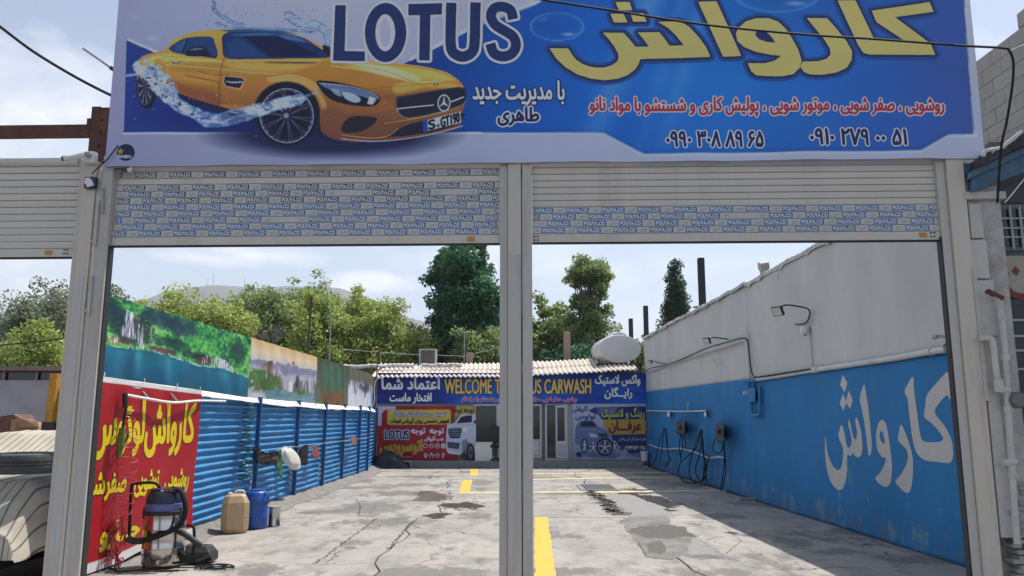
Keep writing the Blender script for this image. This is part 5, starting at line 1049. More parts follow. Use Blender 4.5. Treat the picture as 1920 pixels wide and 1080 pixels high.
mb = MB(); vs = [Vector(bc) + ax * (-.05) + (uu * math.cos(a) * .285 + vv * math.sin(a) * .18) for a in np.linspace(0, 2 * math.pi, 28)]; mb.tube(vs, .011, 6); mb.build('rim', M_BAS, t)

# ================================================================== THE BUILDING AT THE BACK
BY = 27.4
M_WALLB = pm('grey_render', (.30, .31, .32), rough=.85, var=.12, scale=2, bump=.2, coords='World'); M_FRW = pm('white_window_frame', (.55, .57, .58), rough=.5, var=.05)
M_GLASS = pm('dark_window_glass', (.012, .016, .02), rough=.06, var=.2, bump=0, spec=.6); M_CURT = pm('pale_lower_panel', (.42, .46, .48), rough=.6, var=.05)
bd = thing('workshop_building', 'low building across the back of the yard under a pale corrugated roof', 'building', (0, BY, 0))
def BP(x, y, Y=BY): q = atY(x, y, Y); return float(q[0]), float(q[2])
xl, xr = BP(702, 800)[0], BP(1216, 800)[0]
def wallbox(x0, x1, z0, z1, y0=BY, y1=BY + .15, nm='wall', mt=None): mb = MB(); mb.box((x0, y0, z0), (x1, y1, z1)); return mb.build(nm, mt or M_WALLB, bd)
w1, w2, w3, w4 = BP(893, 0)[0], BP(1016, 800)[0], BP(1056, 800)[0], BP(1072, 800)[0]
wallbox(xl, w1, 0, 3.0); wallbox(w1 + .002, w2 - .002, 2.1, 3.0); wallbox(w2, w3, 2.14, 3.0); wallbox(w3 + .002, xr, 0, 3.05); wallbox(w1 + .002, w2 - .002, 0, .28)
wallbox(xl, xr, 0, 3.0, BY + 3.2, BY + 3.3)
mb = MB(); mb.box((xl + .05, BY - .55, .0), (xr - .3, BY - .004, .2)); mb.build('step', pm('step_concrete', (.26, .26, .25), rough=.9, var=.2, scale=5, bump=.4), bd, bevel=.01)
# window left of the door, partly hidden by the middle post
def glazed(nm, x0, x1, z0, z1, mull=(), panel=0, handle=False):
    mb = MB(); f = .055; y = BY - .01
    mb.box((x0, y, z0), (x0 + f, y + .08, z1)); mb.box((x1 - f, y, z0), (x1, y + .08, z1)); mb.box((x0 + f + .001, y, z1 - f), (x1 - f - .001, y + .08, z1)); mb.box((x0 + f + .001, y, z0), (x1 - f - .001, y + .08, z0 + f))
    fr = mb.build(nm, M_FRW, bd)
    xs = [x0 + f] + list(mull) + [x1 - f]
    for m_ in mull: mb = MB(); mb.box((m_ - .03, y + .002, z0 + f + .001), (m_ + .03, y + .078, z1 - f - .001)); mb.build('mullion', M_FRW, fr)
    if panel:
        mb = MB(); mb.box((x0 + f, y + .02, z0 + f), (x1 - f, y + .06, z0 + panel)); mb.build('lower_panel', M_CURT, fr)
        mb = MB(); mb.box((x0 + f + .06, y + .012, z0 + f + .06), (x1 - f - .06, y + .021, z0 + panel - .08)); mb.build('raised_field', M_FRW, fr)
    mb = MB(); mb.box((x0 + f, y + .03, z0 + (panel or f)), (x1 - f, y + .045, z1 - f)); mb.build('pane', M_GLASS, fr)
    if handle: mb = MB(); mb.box((x0 + f + .02, y - .04, z0 + .95), (x0 + f + .05, y, z0 + 1.15)); mb.build('handle', M_STEEL, fr)
    return fr
glazed('window', w1 + .01, BP(934, 800)[0], .29, 2.09, panel=0)
glazed('window', BP(936, 0)[0] + .0, w2 - .01, .29, 2.09, mull=(BP(975, 0)[0],), panel=.62)
dx0, dx1 = BP(1017, 0)[0], BP(1055, 0)[0]
glazed('door', dx0, dx1, .21, 2.13, panel=0)
mb = MB(); mb.box((dx0 + .35, BY - .03, .28), (dx1 - .05, BY - .012, 2.05)); lf = mb.build('door_leaf', M_FRW, bd); mb = MB(); mb.box((dx0 + .41, BY - .036, .85), (dx1 - .1, BY - .031, 1.98)); mb.build('pane', M_GLASS, lf)
mb = MB(); mb.box((dx0 + .41, BY - .04, .36), (dx1 - .1, BY - .031, .76)); mb.build('lower_panel', M_CURT, lf)
# corrugated roof, two courses of sheets
M_ROOF = pm('pale_corrugated_sheet', (.56, .49, .42), rough=.85, var=.10, scale=3, bump=.1, coords='World', dirt=(.40, .33, .28, 1), dirt_amt=.6, dirt_scale=2)
def zeave(x): return float(np.interp(x, [xl, 0, 4.1], [3.0, 3.02, 3.25]))
def roof_sheet(x0, x1, k, seed):
    r = random.Random(seed); y0 = BY - .42 + k * 1.05; y1 = y0 + 1.16; nx = int((x1 - x0) / .02); X, T = np.meshgrid(np.linspace(x0, x1, nx), np.linspace(0, 1, 5)); dy = r.uniform(-.05, .05); sl = .27
    ze = np.interp(X, [xl, 0, 4.1], [2.98, 3.0, 3.22]); Yy = y0 + dy + T * (y1 - y0); Z = ze + (k * 1.05 + T * 1.16) * sl + .028 * np.sin(X / .165 * 2 * math.pi) - (.0 if k == 0 else -.012) + r.uniform(-.008, .008)
    o = grid_mesh('roof_sheet', np.stack([X, Yy, Z], -1), M_ROOF, bd); o.modifiers.new('thickness', 'SOLIDIFY').thickness = .008
for k in range(2):
    x = xl - .1 + (k % 2) * .4 - (.4 if k % 2 else 0); i = 0
    lim = [BP(1176, 0)[0], BP(1122, 0)[0], BP(1112, 0)[0]][k]
    while x < lim - .2: x1 = min(x + .99, lim); roof_sheet(x, x1 - .004, k, k * 31 + i); x = x1; i += 1
# ---- sign board along the eave
M_BOARD = pm('sign_board_edge', (.05, .06, .12), rough=.6)
def bprint(nm, label, cat, x0, y0, x1, y1, W, H, paint, Yp=BY - .06, th=.03, k=.66):
    a, zt = BP(x0, y0, Yp); b, zb_ = BP(x1, y1, Yp); t = thing(nm, label, cat, ((a + b) / 2, Yp, zb_)); mb = MB(); mb.box((a, Yp + .004, zb_), (b, Yp + th, zt)); mb.build('board', M_BOARD, t)
    cv = Cv(W, H, lambda p: ((BP(p[0], p[1], Yp)[0] - a) / (b - a) * W, (zt - BP(p[0], p[1], Yp)[1]) / (zt - zb_) * H)); paint(cv)
    Xg, Zg = np.meshgrid(np.linspace(a, b, W), np.linspace(zt, zb_, H)); grid_mesh('printed_face', np.stack([Xg, Yp + 0 * Xg, Zg], -1), INK, t, np.clip(lin(cv.a) / k, .004, .8)); return t
def btext(t, items, Yp=BY - .06, cell=.010, k=.66, nm='lettering'):
    mb = MB()
    for txt, box, g, colr, og, oc in items:
        cs = text_in(txt, *box) if isinstance(txt, str) else txt; ly = ([(og, inkshade(oc, k), .003)] if og else []) + [(g, inkshade(colr, k), .006)]
        letter_layers(mb, cs, lambda p: BP(p[0], p[1], Yp), lambda a, b, off: np.array([a, Yp - off, b]), cell, ly)
    return mb.build(nm, INK, t)
def p_main(cv):
    U, V = cv.x / cv.W, cv.y / cv.H; n = vnoise(cv.W, cv.H, cv.W / 3, cv.H / 2, 3, 71); cv.a = grad([(0, (10, 24, 84)), (.3, (10, 30, 104)), (.45, (14, 44, 130)), (.55, (18, 78, 160)), (.7, (12, 38, 118)), (.85, (14, 44, 128)), (1, (8, 22, 80))], np.clip(U * .4 + n * .6, 0, 1))
    cv.put(np.exp(-(((U - .36) / .1) ** 2 + ((V - .5) / .35) ** 2)), (18, 110, 200), .8)
t = bprint('yard_sign', 'long blue sign board under the corrugated roof with gold Latin letters', 'sign', 708, 699, 1212, 757, 260, 40, p_main)
btext(t, [('WELCOME TO LOTUS CARWASH', (834, 711, 1108, 738), .012, (190, 164, 92), .04, (28, 26, 50)), ('اعتماد شما', (716, 708, 824, 730), .018, (186, 192, 208), .032, (14, 28, 80)), ('افتخار ماست', (731, 737, 809, 757), .012, (196, 200, 214), .026, (14, 28, 80)),
    ('روشویی ، صفر شویی ، موتور شویی ، پولیش کاری و شستشو با مواد نانو', (866, 743, 1081, 755), .006, (160, 60, 90), .018, (150, 150, 180)), ('واکس لاستیک', (1116, 703, 1200, 724), .014, (186, 192, 208), .028, (14, 28, 80)), ('رایــگان', (1134, 726, 1185, 748), .014, (186, 192, 208), .028, (14, 28, 80))])
# ---- left poster
PSc = 3.6
def p_left(cv):
    U, V = cv.x / cv.W, cv.y / cv.H; cv.a[:] = (134, 26, 38); n = vnoise(cv.W, cv.H, cv.W / 4, cv.H / 4, 3, 81)[..., None]; cv.a = cv.a * (.85 + .3 * n)
    P = cv.poly; P([(709, 762), (742, 762), (742, 768), (722, 769), (716, 776), (716, 798), (709, 798)], (150, 158, 178)); P([(855, 761), (892, 761), (892, 866), (860, 866), (858, 850), (850, 800)], (150, 138, 78)); P([(852, 862), (856, 822), (840, 780), (870, 780), (892, 800), (892, 850), (870, 866)], (54, 48, 60), .5, soft=2)
    P([(727, 769), (842, 768), (845, 772), (845, 796), (730, 797), (726, 793)], (172, 150, 58))
    P([(842, 840), (870, 862), (892, 866), (892, 856), (870, 848)], (40, 30, 40), .8, soft=2)
    # white off-road car
    P([(838, 800), (840, 796), (852, 793), (862, 780), (872, 777), (886, 777), (892, 784), (892, 846), (884, 846), (880, 830), (873, 830), (868, 846), (862, 852), (842, 849), (836, 842), (836, 820)], (164, 172, 190), smooth=2)
    P([(856, 794), (864, 782), (876, 779), (885, 779), (884, 792)], (24, 30, 46)); P([(887, 790), (892, 788), (892, 794), (888, 794)], (30, 30, 44)); P([(841, 803), (864, 802), (866, 806), (862, 822), (844, 822), (840, 812)], (40, 46, 66)); [cv.line([(842, 805 + 4 * i), (863, 804 + 4 * i)], 1.0, (150, 158, 176), .9) for i in range(4)]
    P([(867, 803), (876, 801), (876, 808), (868, 810)], (206, 212, 222)); P([(838, 828), (862, 830), (860, 842), (840, 840)], (60, 64, 82)); P([(866, 826), (876, 822), (874, 840), (866, 846)], (110, 116, 136))
    P(ell(882, 848, 7, 17), (18, 18, 30)); P(ell(882, 848, 4, 12), (100, 104, 120)); P(ell(882, 848, 1.8, 5), (30, 30, 44)); P([(838, 845), (862, 849), (864, 853), (840, 850)], (196, 200, 210)); cv.line([(848, 798), (874, 795), (884, 796)], 1, (110, 118, 138), .8)
t = bprint('poster', 'red poster with yellow box and a printed white off-road car left of the window', 'poster', 709, 761, 892, 866, 230, 132, p_left, Yp=BY - .05)
btext(t, [('LOTUS', (722, 807, 766, 823), .014, (24, 34, 84), .035, (176, 182, 200)), ('تعویض روغن کارواش رایگان', (737, 771, 836, 782), .004, (156, 170, 190), .016, (40, 60, 110)), ('تعویض تخصصی روغن گیربکس اتومات', (732, 784, 842, 795), .009, (28, 24, 36), 0, 0), ('توجه  توجه', (771, 803, 832, 816), .010, (180, 186, 200), 0, 0), ('جنب کارواش', (796, 818, 832, 828), .008, (176, 180, 196), .0, 0),
    ('اتوسرویس', (713, 824, 792, 852), .024, (170, 132, 50), .04, (100, 60, 30)), ('توجه توجه', (848, 764, 889, 777), .008, (50, 44, 40), 0, 0)], Yp=BY - .05, cell=.009)
def ring(cx, cy, r, w=.5): return [ell(cx, cy, r, r, 20), ell(cx, cy, r - w, r - w, 20)[::-1]]
icons = []
for i in range(4):
    for j in range(2):
        cx, cy = 798 + i * 11, 836 + j * 18; k = i + 4 * j; r_ = 4.2
        if k == 0: icons += [ell(cx, cy, r_, r_, 20)[0:6], ell(cx, cy, r_, r_, 20)[10:16]] + ring(cx, cy, r_, .9)
        elif k == 2: icons += ring(cx, cy, r_ + .6, .8) + [orient([(cx - .9 * math.cos(q), cy - .9 * math.sin(q)), (cx + 4 * math.sin(q), cy - 4 * math.cos(q)), (cx + .9 * math.cos(q), cy + .9 * math.sin(q))]) for q in (0, 2.094, 4.189)]
        elif k == 3: icons += [ell(cx, cy, 4.2, 5, 20)] + [ell(cx, cy, 2.6, 3.4, 16)[::-1]] + [ell(cx, cy, 1.2, 3.2, 12)]
        elif k == 4: icons += [np.array([(cx, cy - 5.5), (cx + 4, cy), (cx, cy + 5.5), (cx - 4, cy)]), np.array([(cx, cy - 3), (cx - 2, cy), (cx, cy + 3), (cx + 2, cy)])]
        elif k == 5: icons += [orient(capsule([(cx - 3.5, cy + 5), (cx, cy - 4), (cx + 3.5, cy + 5)], 1.3)), orient(capsule([(cx - 5, cy), (cx, cy - 5), (cx + 5, cy)], 1.1))]
        elif k == 7: icons += [orient(capsule([(cx - 2, cy + 5), (cx + 1, cy), (cx - 1, cy - 3), (cx + 2, cy - 5)], 1.8)), orient(capsule([(cx - 3, cy - 1), (cx + 3.5, cy - 2)], 1.2))]
        else: icons += ring(cx, cy, r_, .8) + [orient(capsule([(cx - 2.5, cy + 1), (cx, cy - 2.5), (cx + 2.5, cy + 1)], .9))]
mb = MB(); letter_layers(mb, icons, lambda p: BP(p[0], p[1], BY - .05), lambda a, b, off: np.array([a, BY - .05 - off, b]), .007, [(0, inkshade((176, 180, 196), .55), .006)]); mb.build('small_emblems', INK, t)
mb = MB(); [letter_layers(mb, [orient(c)], lambda p: BP(p[0], p[1], BY - .05), lambda a, b, off: np.array([a, BY - .05 - off, b]), .008, [(0, inkshade((160, 120, 120), .55), .006)]) for c in [np.array([(722, 857), (772, 856), (772, 857.2), (722, 858.2)])] + [np.array([(733 + 6 * i, 852), (737 + 6 * i, 852), (737 + 6 * i, 861), (733 + 6 * i, 861)]) for i in range(4)]]; mb.build('drawn_line', INK, t)
# ---- right poster
def p_right(cv):
    U, V = cv.x / cv.W, cv.y / cv.H; cv.a = grad([(0, (150, 156, 176)), (1, (112, 122, 150))], V); P = cv.poly
    P([(1108, 768), (1115, 764), (1213, 762), (1213, 862), (1180, 862), (1176, 844), (1150, 830), (1140, 800), (1122, 778), (1105, 772)], (26, 36, 92), smooth=0); P([(1118, 764), (1160, 764), (1150, 778), (1120, 776)], (120, 130, 156), .6, soft=2)
    P([(1075, 757), (1213, 757), (1213, 762), (1075, 762)], (140, 146, 166)); P([(1130, 787), (1208, 786), (1210, 789), (1210, 814), (1144, 815), (1132, 800)], (150, 124, 56)); P([(1166, 836), (1213, 834), (1213, 842), (1160, 842)], (40, 44, 70)); P([(1160, 850), (1213, 849), (1213, 862), (1080, 862), (1100, 858)], (132, 138, 160))
    # blue-grey car with rims
    P([(1079, 806), (1082, 797), (1088, 790), (1098, 788), (1112, 789), (1122, 800), (1138, 808), (1144, 818), (1142, 830), (1125, 842), (1110, 838), (1100, 844), (1088, 834), (1079, 830)], (78, 92, 126), smooth=3); P([(1088, 800), (1091, 792), (1100, 790), (1112, 791), (1119, 800)], (26, 34, 60)); P([(1104, 812), (1118, 814), (1122, 820), (1108, 820)], (150, 160, 184)); P([(1122, 812), (1138, 812), (1140, 820), (1124, 820)], (36, 44, 70)); cv.line([(1092, 804), (1120, 806), (1138, 812)], 1.2, (140, 150, 176), .8)
    P([(1082, 848), (1110, 858), (1150, 860), (1170, 852), (1140, 846)], (60, 68, 96), .6, soft=2)
    for (cx, cy, rx, ry, tw) in ((1096, 836, 7, 14, 3), (1112, 838, 8, 11, 1), (1152, 836, 7, 11, 1), (1134, 838, 16, 17, 4)):
        P(ell(cx, cy, rx, ry), (20, 24, 46)); P(ell(cx, cy, rx - tw, ry - tw), (140, 148, 170)); P(ell(cx, cy, rx - tw - 1, ry - tw - 1), (44, 50, 76))
        for a in range(5):
            q = a * 1.2566 - .3
            for dq in (-.13, .13): cv.line([(cx, cy), (cx + (rx - tw - .5) * math.cos(q + dq), cy + (ry - tw - .5) * math.sin(q + dq))], 1.4, (176, 182, 200), .95)
    P(ell(1086, 852, 5.5, 5), (24, 28, 50)); P([(1163, 838), (1170, 838), (1170, 844), (1163, 844)], (40, 60, 120), .8)
t = bprint('poster', 'white and dark blue poster with car rims and gold box right of the door', 'poster', 1073, 757, 1213, 862, 190, 142, p_right, Yp=BY - .05)
btext(t, [('جنب کارواش', (1074, 761, 1124, 774), .008, (30, 56, 120), 0, 0), ('لوتوس', (1079, 775, 1116, 788), .010, (30, 56, 120), 0, 0), ('رینگ و لاستیک', (1128, 764, 1208, 786), .010, (150, 156, 70), .022, (20, 26, 60)), ('عرفـــان', (1142, 789, 1202, 812), .016, (84, 28, 40), 0, 0), ('پخش لاستیک های ایرانی و خارجی', (1160, 818, 1211, 828), .004, (140, 160, 130), 0, 0),
    ('۰۲۱۳۳۸۳۰۰۲۵', (1171, 836, 1209, 843), .004, (190, 194, 206), 0, 0), ('۰۹۰۳۴۴۶۵۱۶۶', (1171, 850, 1209, 857), .004, (34, 40, 70), 0, 0)], Yp=BY - .05, cell=.009)
# ---- things around the building
def bobj(px, py, Y): return atY(px, py, Y)
x0, z0 = BP(891, 862, BY - .35); x1, z1 = BP(923, 829, BY - .35)
t = thing('white_box', 'white chest standing on the step under the window right of the red poster', 'chest', ((x0 + x1) / 2, BY - .3, .2)); mb = MB(); mb.box((x0, BY - .42, .2), (x1, BY - .06, z1 - .06)); mb.build('body', M_WHITEP, t, bevel=.01); mb = MB(); mb.box((x0 - .01, BY - .43, z1 - .055), (x1 + .01, BY - .06, z1)); mb.build('lid', M_WHITEP, t, bevel=.01)
hx, _ = BP(930, 850, BY - .5); t = thing('office_chair', 'black office chair on the step by the window, partly behind the middle post', 'chair', (hx, BY - .32, .2))
mb = MB(); mb.lathe([(.20, .64), (.23, .67), (.23, .71), (.19, .74)], (hx, BY - .32, 0), 20); mb.build('seat', M_DARK, t); mb = MB(); mb.box((hx - .2, BY - .2, .80), (hx + .2, BY - .13, 1.35)); mb.build('backrest', M_DARK, t, bevel=.03)
mb = MB(); mb.tube([(hx, BY - .32, .28), (hx, BY - .32, .66)], .03, 8); mb.build('column', M_DARK, t)
for k in range(5): a = k * 1.2566; mb = MB(); mb.bar((hx, BY - .32, .29), (hx + .24 * math.cos(a), BY - .32 + .2 * math.sin(a), .235), .04); mb.build('leg', M_DARK, t)
# tarp heap
hx0, hz0 = BP(697, 878, BY - .5); hx1, hz1 = BP(772, 850, BY - .5)
U_, V_ = np.meshgrid(np.linspace(0, 1, 40), np.linspace(0, 1, 22)); hh = (np.sin(U_ * math.pi) ** .5) * np.sin(V_ * math.pi) ** .5 * (.72 - .38 * U_) * (.85 + .4 * (vnoise(40, 22, 7, 5, 3, 91) - .3))
o = grid_mesh('tarpaulin_heap', np.stack([hx0 + (hx1 - hx0) * U_, BY - 1.15 + .95 * V_, .004 + hh], -1), pm('dark_tarpaulin', (.02, .026, .034), rough=.45, var=.3, scale=8, bump=.5, bscale=20)); tag(o, 'heap covered with dark tarpaulin on the floor under the red poster', 'heap')
sx_, _ = BP(765, 870, BY - .8); t = thing('plastic_stool', 'tiny pale blue plastic stool beside the dark heap at the foot of the poster', 'stool', (sx_, BY - .75, 0)); mb = MB(); mb.box((sx_ - .14, BY - .9, .2), (sx_ + .14, BY - .65, .23)); mb.build('seat', pm('pale_blue_plastic', (.3, .4, .5), rough=.5), t, bevel=.01)
for a in (-.11, .11):
    for b in (-.88, -.67): mb = MB(); mb.bar((sx_ + a, BY + b, 0), (sx_ + a * .9, BY + b, .2), .03); mb.build('leg', MATS['pale_blue_plastic'], t)
ux, _ = BP(1214, 855, BY - .6); t = thing('bucket', 'small white bucket on the floor below the right end of the rim poster', 'bucket', (ux - .05, BY - .62, 0)); mb = MB(); mb.lathe([(.10, .2), (.14, .5), (.15, .52)], (ux - .05, BY - .35, 0), 20); mb.build('pail', M_WHITEP, t); mb = MB(); mb.tube([(ux - .05 + .14 * math.cos(a), BY - .35, .5 + .1 * math.sin(a)) for a in np.linspace(0, math.pi, 10)], .006, 5); mb.build('handle', M_GREYP, t)
# ---- on the roof
def rz(Y, z=None): return 3.0 + (Y - (BY - .42)) * .27 + .03
M_WOOD = pm('weathered_wood', (.16, .14, .12), rough=.9, var=.25, scale=12, bump=.4, streak=True)
Yc = BY + 1.6; x0, z1 = BP(786, 654, Yc); x1, z0 = BP(817, 692, Yc); t = thing('air_cooler', 'boxy grey roof cooler with wooden slatted front standing on the corrugated roof', 'air cooler', ((x0 + x1) / 2, Yc, z0))
mb = MB(); f = .05
for a, b, c, d in ((x0, x0 + f, z0, z1), (x1 - f, x1, z0, z1), (x0 + f, x1 - f, z1 - f, z1), (x0 + f, x1 - f, z0, z0 + f)): mb.box((a + .0005, Yc, c), (b - .0005, Yc + .5, d))
mb.build('frame', pm('zinc_frame', (.42, .44, .44), rough=.5, var=.1), t); mb = MB(); mb.box((x0 + f, Yc + .04, z0 + f), (x1 - f, Yc + .48, z1 - f)); mb.build('pad', M_WOOD, t)
for k in range(5): xx = x0 + f + .02 + k * (x1 - x0 - 2 * f - .04) / 4.6; mb = MB(); mb.box((xx, Yc + .015, z0 + f + .01), (xx + .05, Yc + .038, z1 - f - .01)); mb.build('slat', M_WOOD, t)
def cyl_thing(nm, label, cat, p, q, r_, mt, n=12): o = MB().tube([p, q], r_, n).build(nm, mt); return tag(o, label, cat)
M_BRICKP = pm('pale_brick', (.36, .26, .19), rough=.9, var=.25, scale=14, bump=.5)
Yc = BY + 1.9; x0, z1 = BP(874, 660, Yc); x1, z0 = BP(886, 694, Yc); t = thing('chimney', 'short beige brick chimney stub on the roof under the small aerial', 'chimney', ((x0 + x1) / 2, Yc, z0)); nb = 8
for k in range(nb): zz = z0 + (z1 - z0) * k / nb; mb = MB(); mb.box((x0 + .006 * (k % 2), Yc, zz), (x1 - .006 * ((k + 1) % 2), Yc + .25, zz + (z1 - z0) / nb - .008)); mb.build('brick', M_BRICKP, t)
Yc = BY + 1.85; x0, z1 = BP(871, 622, Yc); t = thing('aerial', 'thin metal aerial mast with short crossbar rising beside the brick chimney', 'aerial', (x0, Yc, rz(Yc))); mb = MB(); mb.tube([(x0, Yc, rz(Yc) - .05), (x0, Yc, z1)], .018, 6); mb.build('mast', M_GREYP, t); mb = MB(); mb.tube([(x0 - .12, Yc, z1 - .02), (x0 + .12, Yc, z1 - .02)], .02, 6); mb.build('crossbar', M_GREYP, t)
Yc = BY + 2.6; x0, z1 = BP(1057, 622, Yc); x1, z0 = BP(1070, 690, Yc); t = thing('concrete_pillar', 'weathered beige concrete pillar rising above the roof in front of the tree', 'pillar', ((x0 + x1) / 2, Yc, z0)); mb = MB(); mb.box((x0, Yc, z0 - .3), (x1, Yc + .25, z1)); mb.build('shaft', M_BRICKP, t, bevel=.015)
mb = MB(); mb.box((x0 + .03, Yc + .03, z1), (x1 - .05, Yc + .2, z1 + .03)); mb.build('broken_top', M_BRICKP, t)
M_WRAP = pm('white_wrapped_pipe', (.62, .62, .60), rough=.7, var=.15, scale=8, bump=.3)
Yc = BY + 1.1
for (xa, ya_, xb, yb2, r_, lb) in ((636, 688, 776, 685, .07, 'long white wrapped pipe lying on the roof left of the air cooler'), (790, 685, 866, 684, .06, 'white wrapped pipe lying on the roof between air cooler and chimney')):
    a, za = BP(xa, ya_, Yc); b, zb2 = BP(xb, yb2, Yc); t = thing('roof_pipe', lb, 'pipe', (a, Yc, za)); mb = MB(); n = 14; mb.tube([(a + (b - a) * i / n, Yc, za + (zb2 - za) * i / n + .015 * math.sin(i * 1.3)) for i in range(n + 1)], [r_ * (1 + .12 * math.sin(i * 2.1)) for i in range(n + 1)], 10); mb.build('wrapping', M_WRAP, t)
    for i in (2, 6, 10): mb = MB(); xx = a + (b - a) * i / n; mb.tube([(xx, Yc, za + (zb2 - za) * i / n), (xx + .03, Yc, za + (zb2 - za) * i / n)], r_ * 1.25, 10); mb.build('band', M_GREYP, t)
    mb = MB(); mb.box((a + .2, Yc + .1, rz(Yc) - .1), (b - .1, Yc + .3, za - .05)); mb.build('support', M_WOOD, t)
# water tanks
M_TANK = pm('white_tank_plastic', (.60, .60, .585), rough=.45, var=.06, scale=2, bump=.04, dirt=(.35, .33, .29, 1), dirt_amt=.5, dirt_scale=1.2)
def tank(px0, px1, py0, py1, Yc, ln, label):
    x0, z1 = BP(px0, py0, Yc); x1, z0 = BP(px1, py1, Yc); cx, cz = (x0 + x1) / 2, (z0 + z1) / 2; rx, rz_ = (x1 - x0) / 2, (z1 - z0) / 2; t = thing('water_tank', label, 'water tank', (cx, Yc, z0)); vs = []; n = 36
    prof = [(.05, .0), (.7, .02), (.93, .05), (.985, .10), (1, .2), (1, ln * .3), (1.025, ln * .31), (1.025, ln * .34), (1, ln * .35), (1, ln * .6), (1.025, ln * .61), (1.025, ln * .64), (1, ln * .65), (1, ln - .2), (.86, ln - .04), (.05, ln)]
    for r_, y in prof:
        for k in range(n): a = 2 * math.pi * k / n; vs.append((cx + rx * r_ * math.cos(a) - y * .10, Yc + y, cz + rz_ * r_ * math.sin(a)))
    mb = MB(); mb.add(vs, [(i * n + k, i * n + (k + 1) % n, (i + 1) * n + (k + 1) % n, (i + 1) * n + k) for i in range(len(prof) - 1) for k in range(n)] + [tuple(range(n))], smooth=True); mb.build('shell', M_TANK, t)
    mb = MB(); mb.tube([(cx + rx * .93 * math.cos(a), Yc + .06, cz + rz_ * .93 * math.sin(a)) for a in np.linspace(0, 2 * math.pi, 40)], .018, 6); mb.build('rim', M_TANK, t)
    mb = MB(); mb.lathe([(.2, z1 - .05), (.2, z1 + .012), (.16, z1 + .03)], (cx - ln * .08, Yc + ln * .5, 0), 20); mb.build('lid', M_TANK, t); return t, cx, cz, rx, rz_
T1 = tank(1122, 1204, 627, 681, BY + .45, 1.5, 'large white oval water tank lying on the black stand above the roof'); tank(1138, 1186, 622, 668, BY + 3.1, 1.2, 'second smaller white water tank just visible behind the large oval one')
cx, Yc = T1[1], BY + .45; t = thing('tank_stand', 'black steel stand under the white oval water tank', 'stand', (cx, Yc, 3.3)); zt_ = BP(0, 680, Yc)[1]
for yy in (Yc + .1, Yc + 1.25): mb = MB(); mb.box((cx - T1[3] - .05, yy, zt_ - .09), (cx + T1[3] + .04, yy + .08, zt_)); mb.build('beam', M_BLACKST, t)
for sx in (-1, 1):
    for yy in (Yc + .1, Yc + 1.25): mb = MB(); mb.box((cx + sx * T1[3] * .95 - .03, yy + .01, 2.9), (cx + sx * T1[3] * .95 + .03, yy + .07, zt_ - .092)); mb.build('leg', M_BLACKST, t); mb = MB(); mb.bar((cx + sx * T1[3] * .97, yy - .02, zt_ - .05), (cx + sx * T1[3] * .99, yy - .02, zt_ + .14), .03); mb.build('upright', M_BLACKST, t)
# low parapet behind the right part of the roof
mb = MB(); mb.box((BP(1128, 0)[0], BY + .75, 2.9), (xr + .25, BY + .95, zt_ - .16)); mb.build('parapet', M_WOOD, bd)
# rusty rod with white pipes by the left corner
rx_, rz1 = BP(708, 655, BY - .7); t = thing('rusty_rod', 'rusty upright rod with thin white pipe ends at the left corner of the roof', 'rod', (rx_, BY - .7, 1.9)); mb = MB(); mb.tube([(rx_ - .03, BY - .7, 2.0), (rx_, BY - .7, 3.2), (rx_ + .02, BY - .7, rz1)], .022, 6); mb.tube([(rx_ - .25, BY - .7, 3.1), (rx_ + .25, BY - .7, 3.32)], .02, 6); mb.build('rod', M_RUST, t)
mb = MB(); mb.tube(smooth_pts([(rx_ + .2, BY - .75, 2.95), (rx_, BY - .75, 2.9), (rx_ - .06, BY - .75, 2.6), (rx_ - .05, BY - .75, 2.2), (rx_ - .12, BY - .75, 1.95)]), .018, 6); mb.build('white_pipe', M_WHITEP, t)

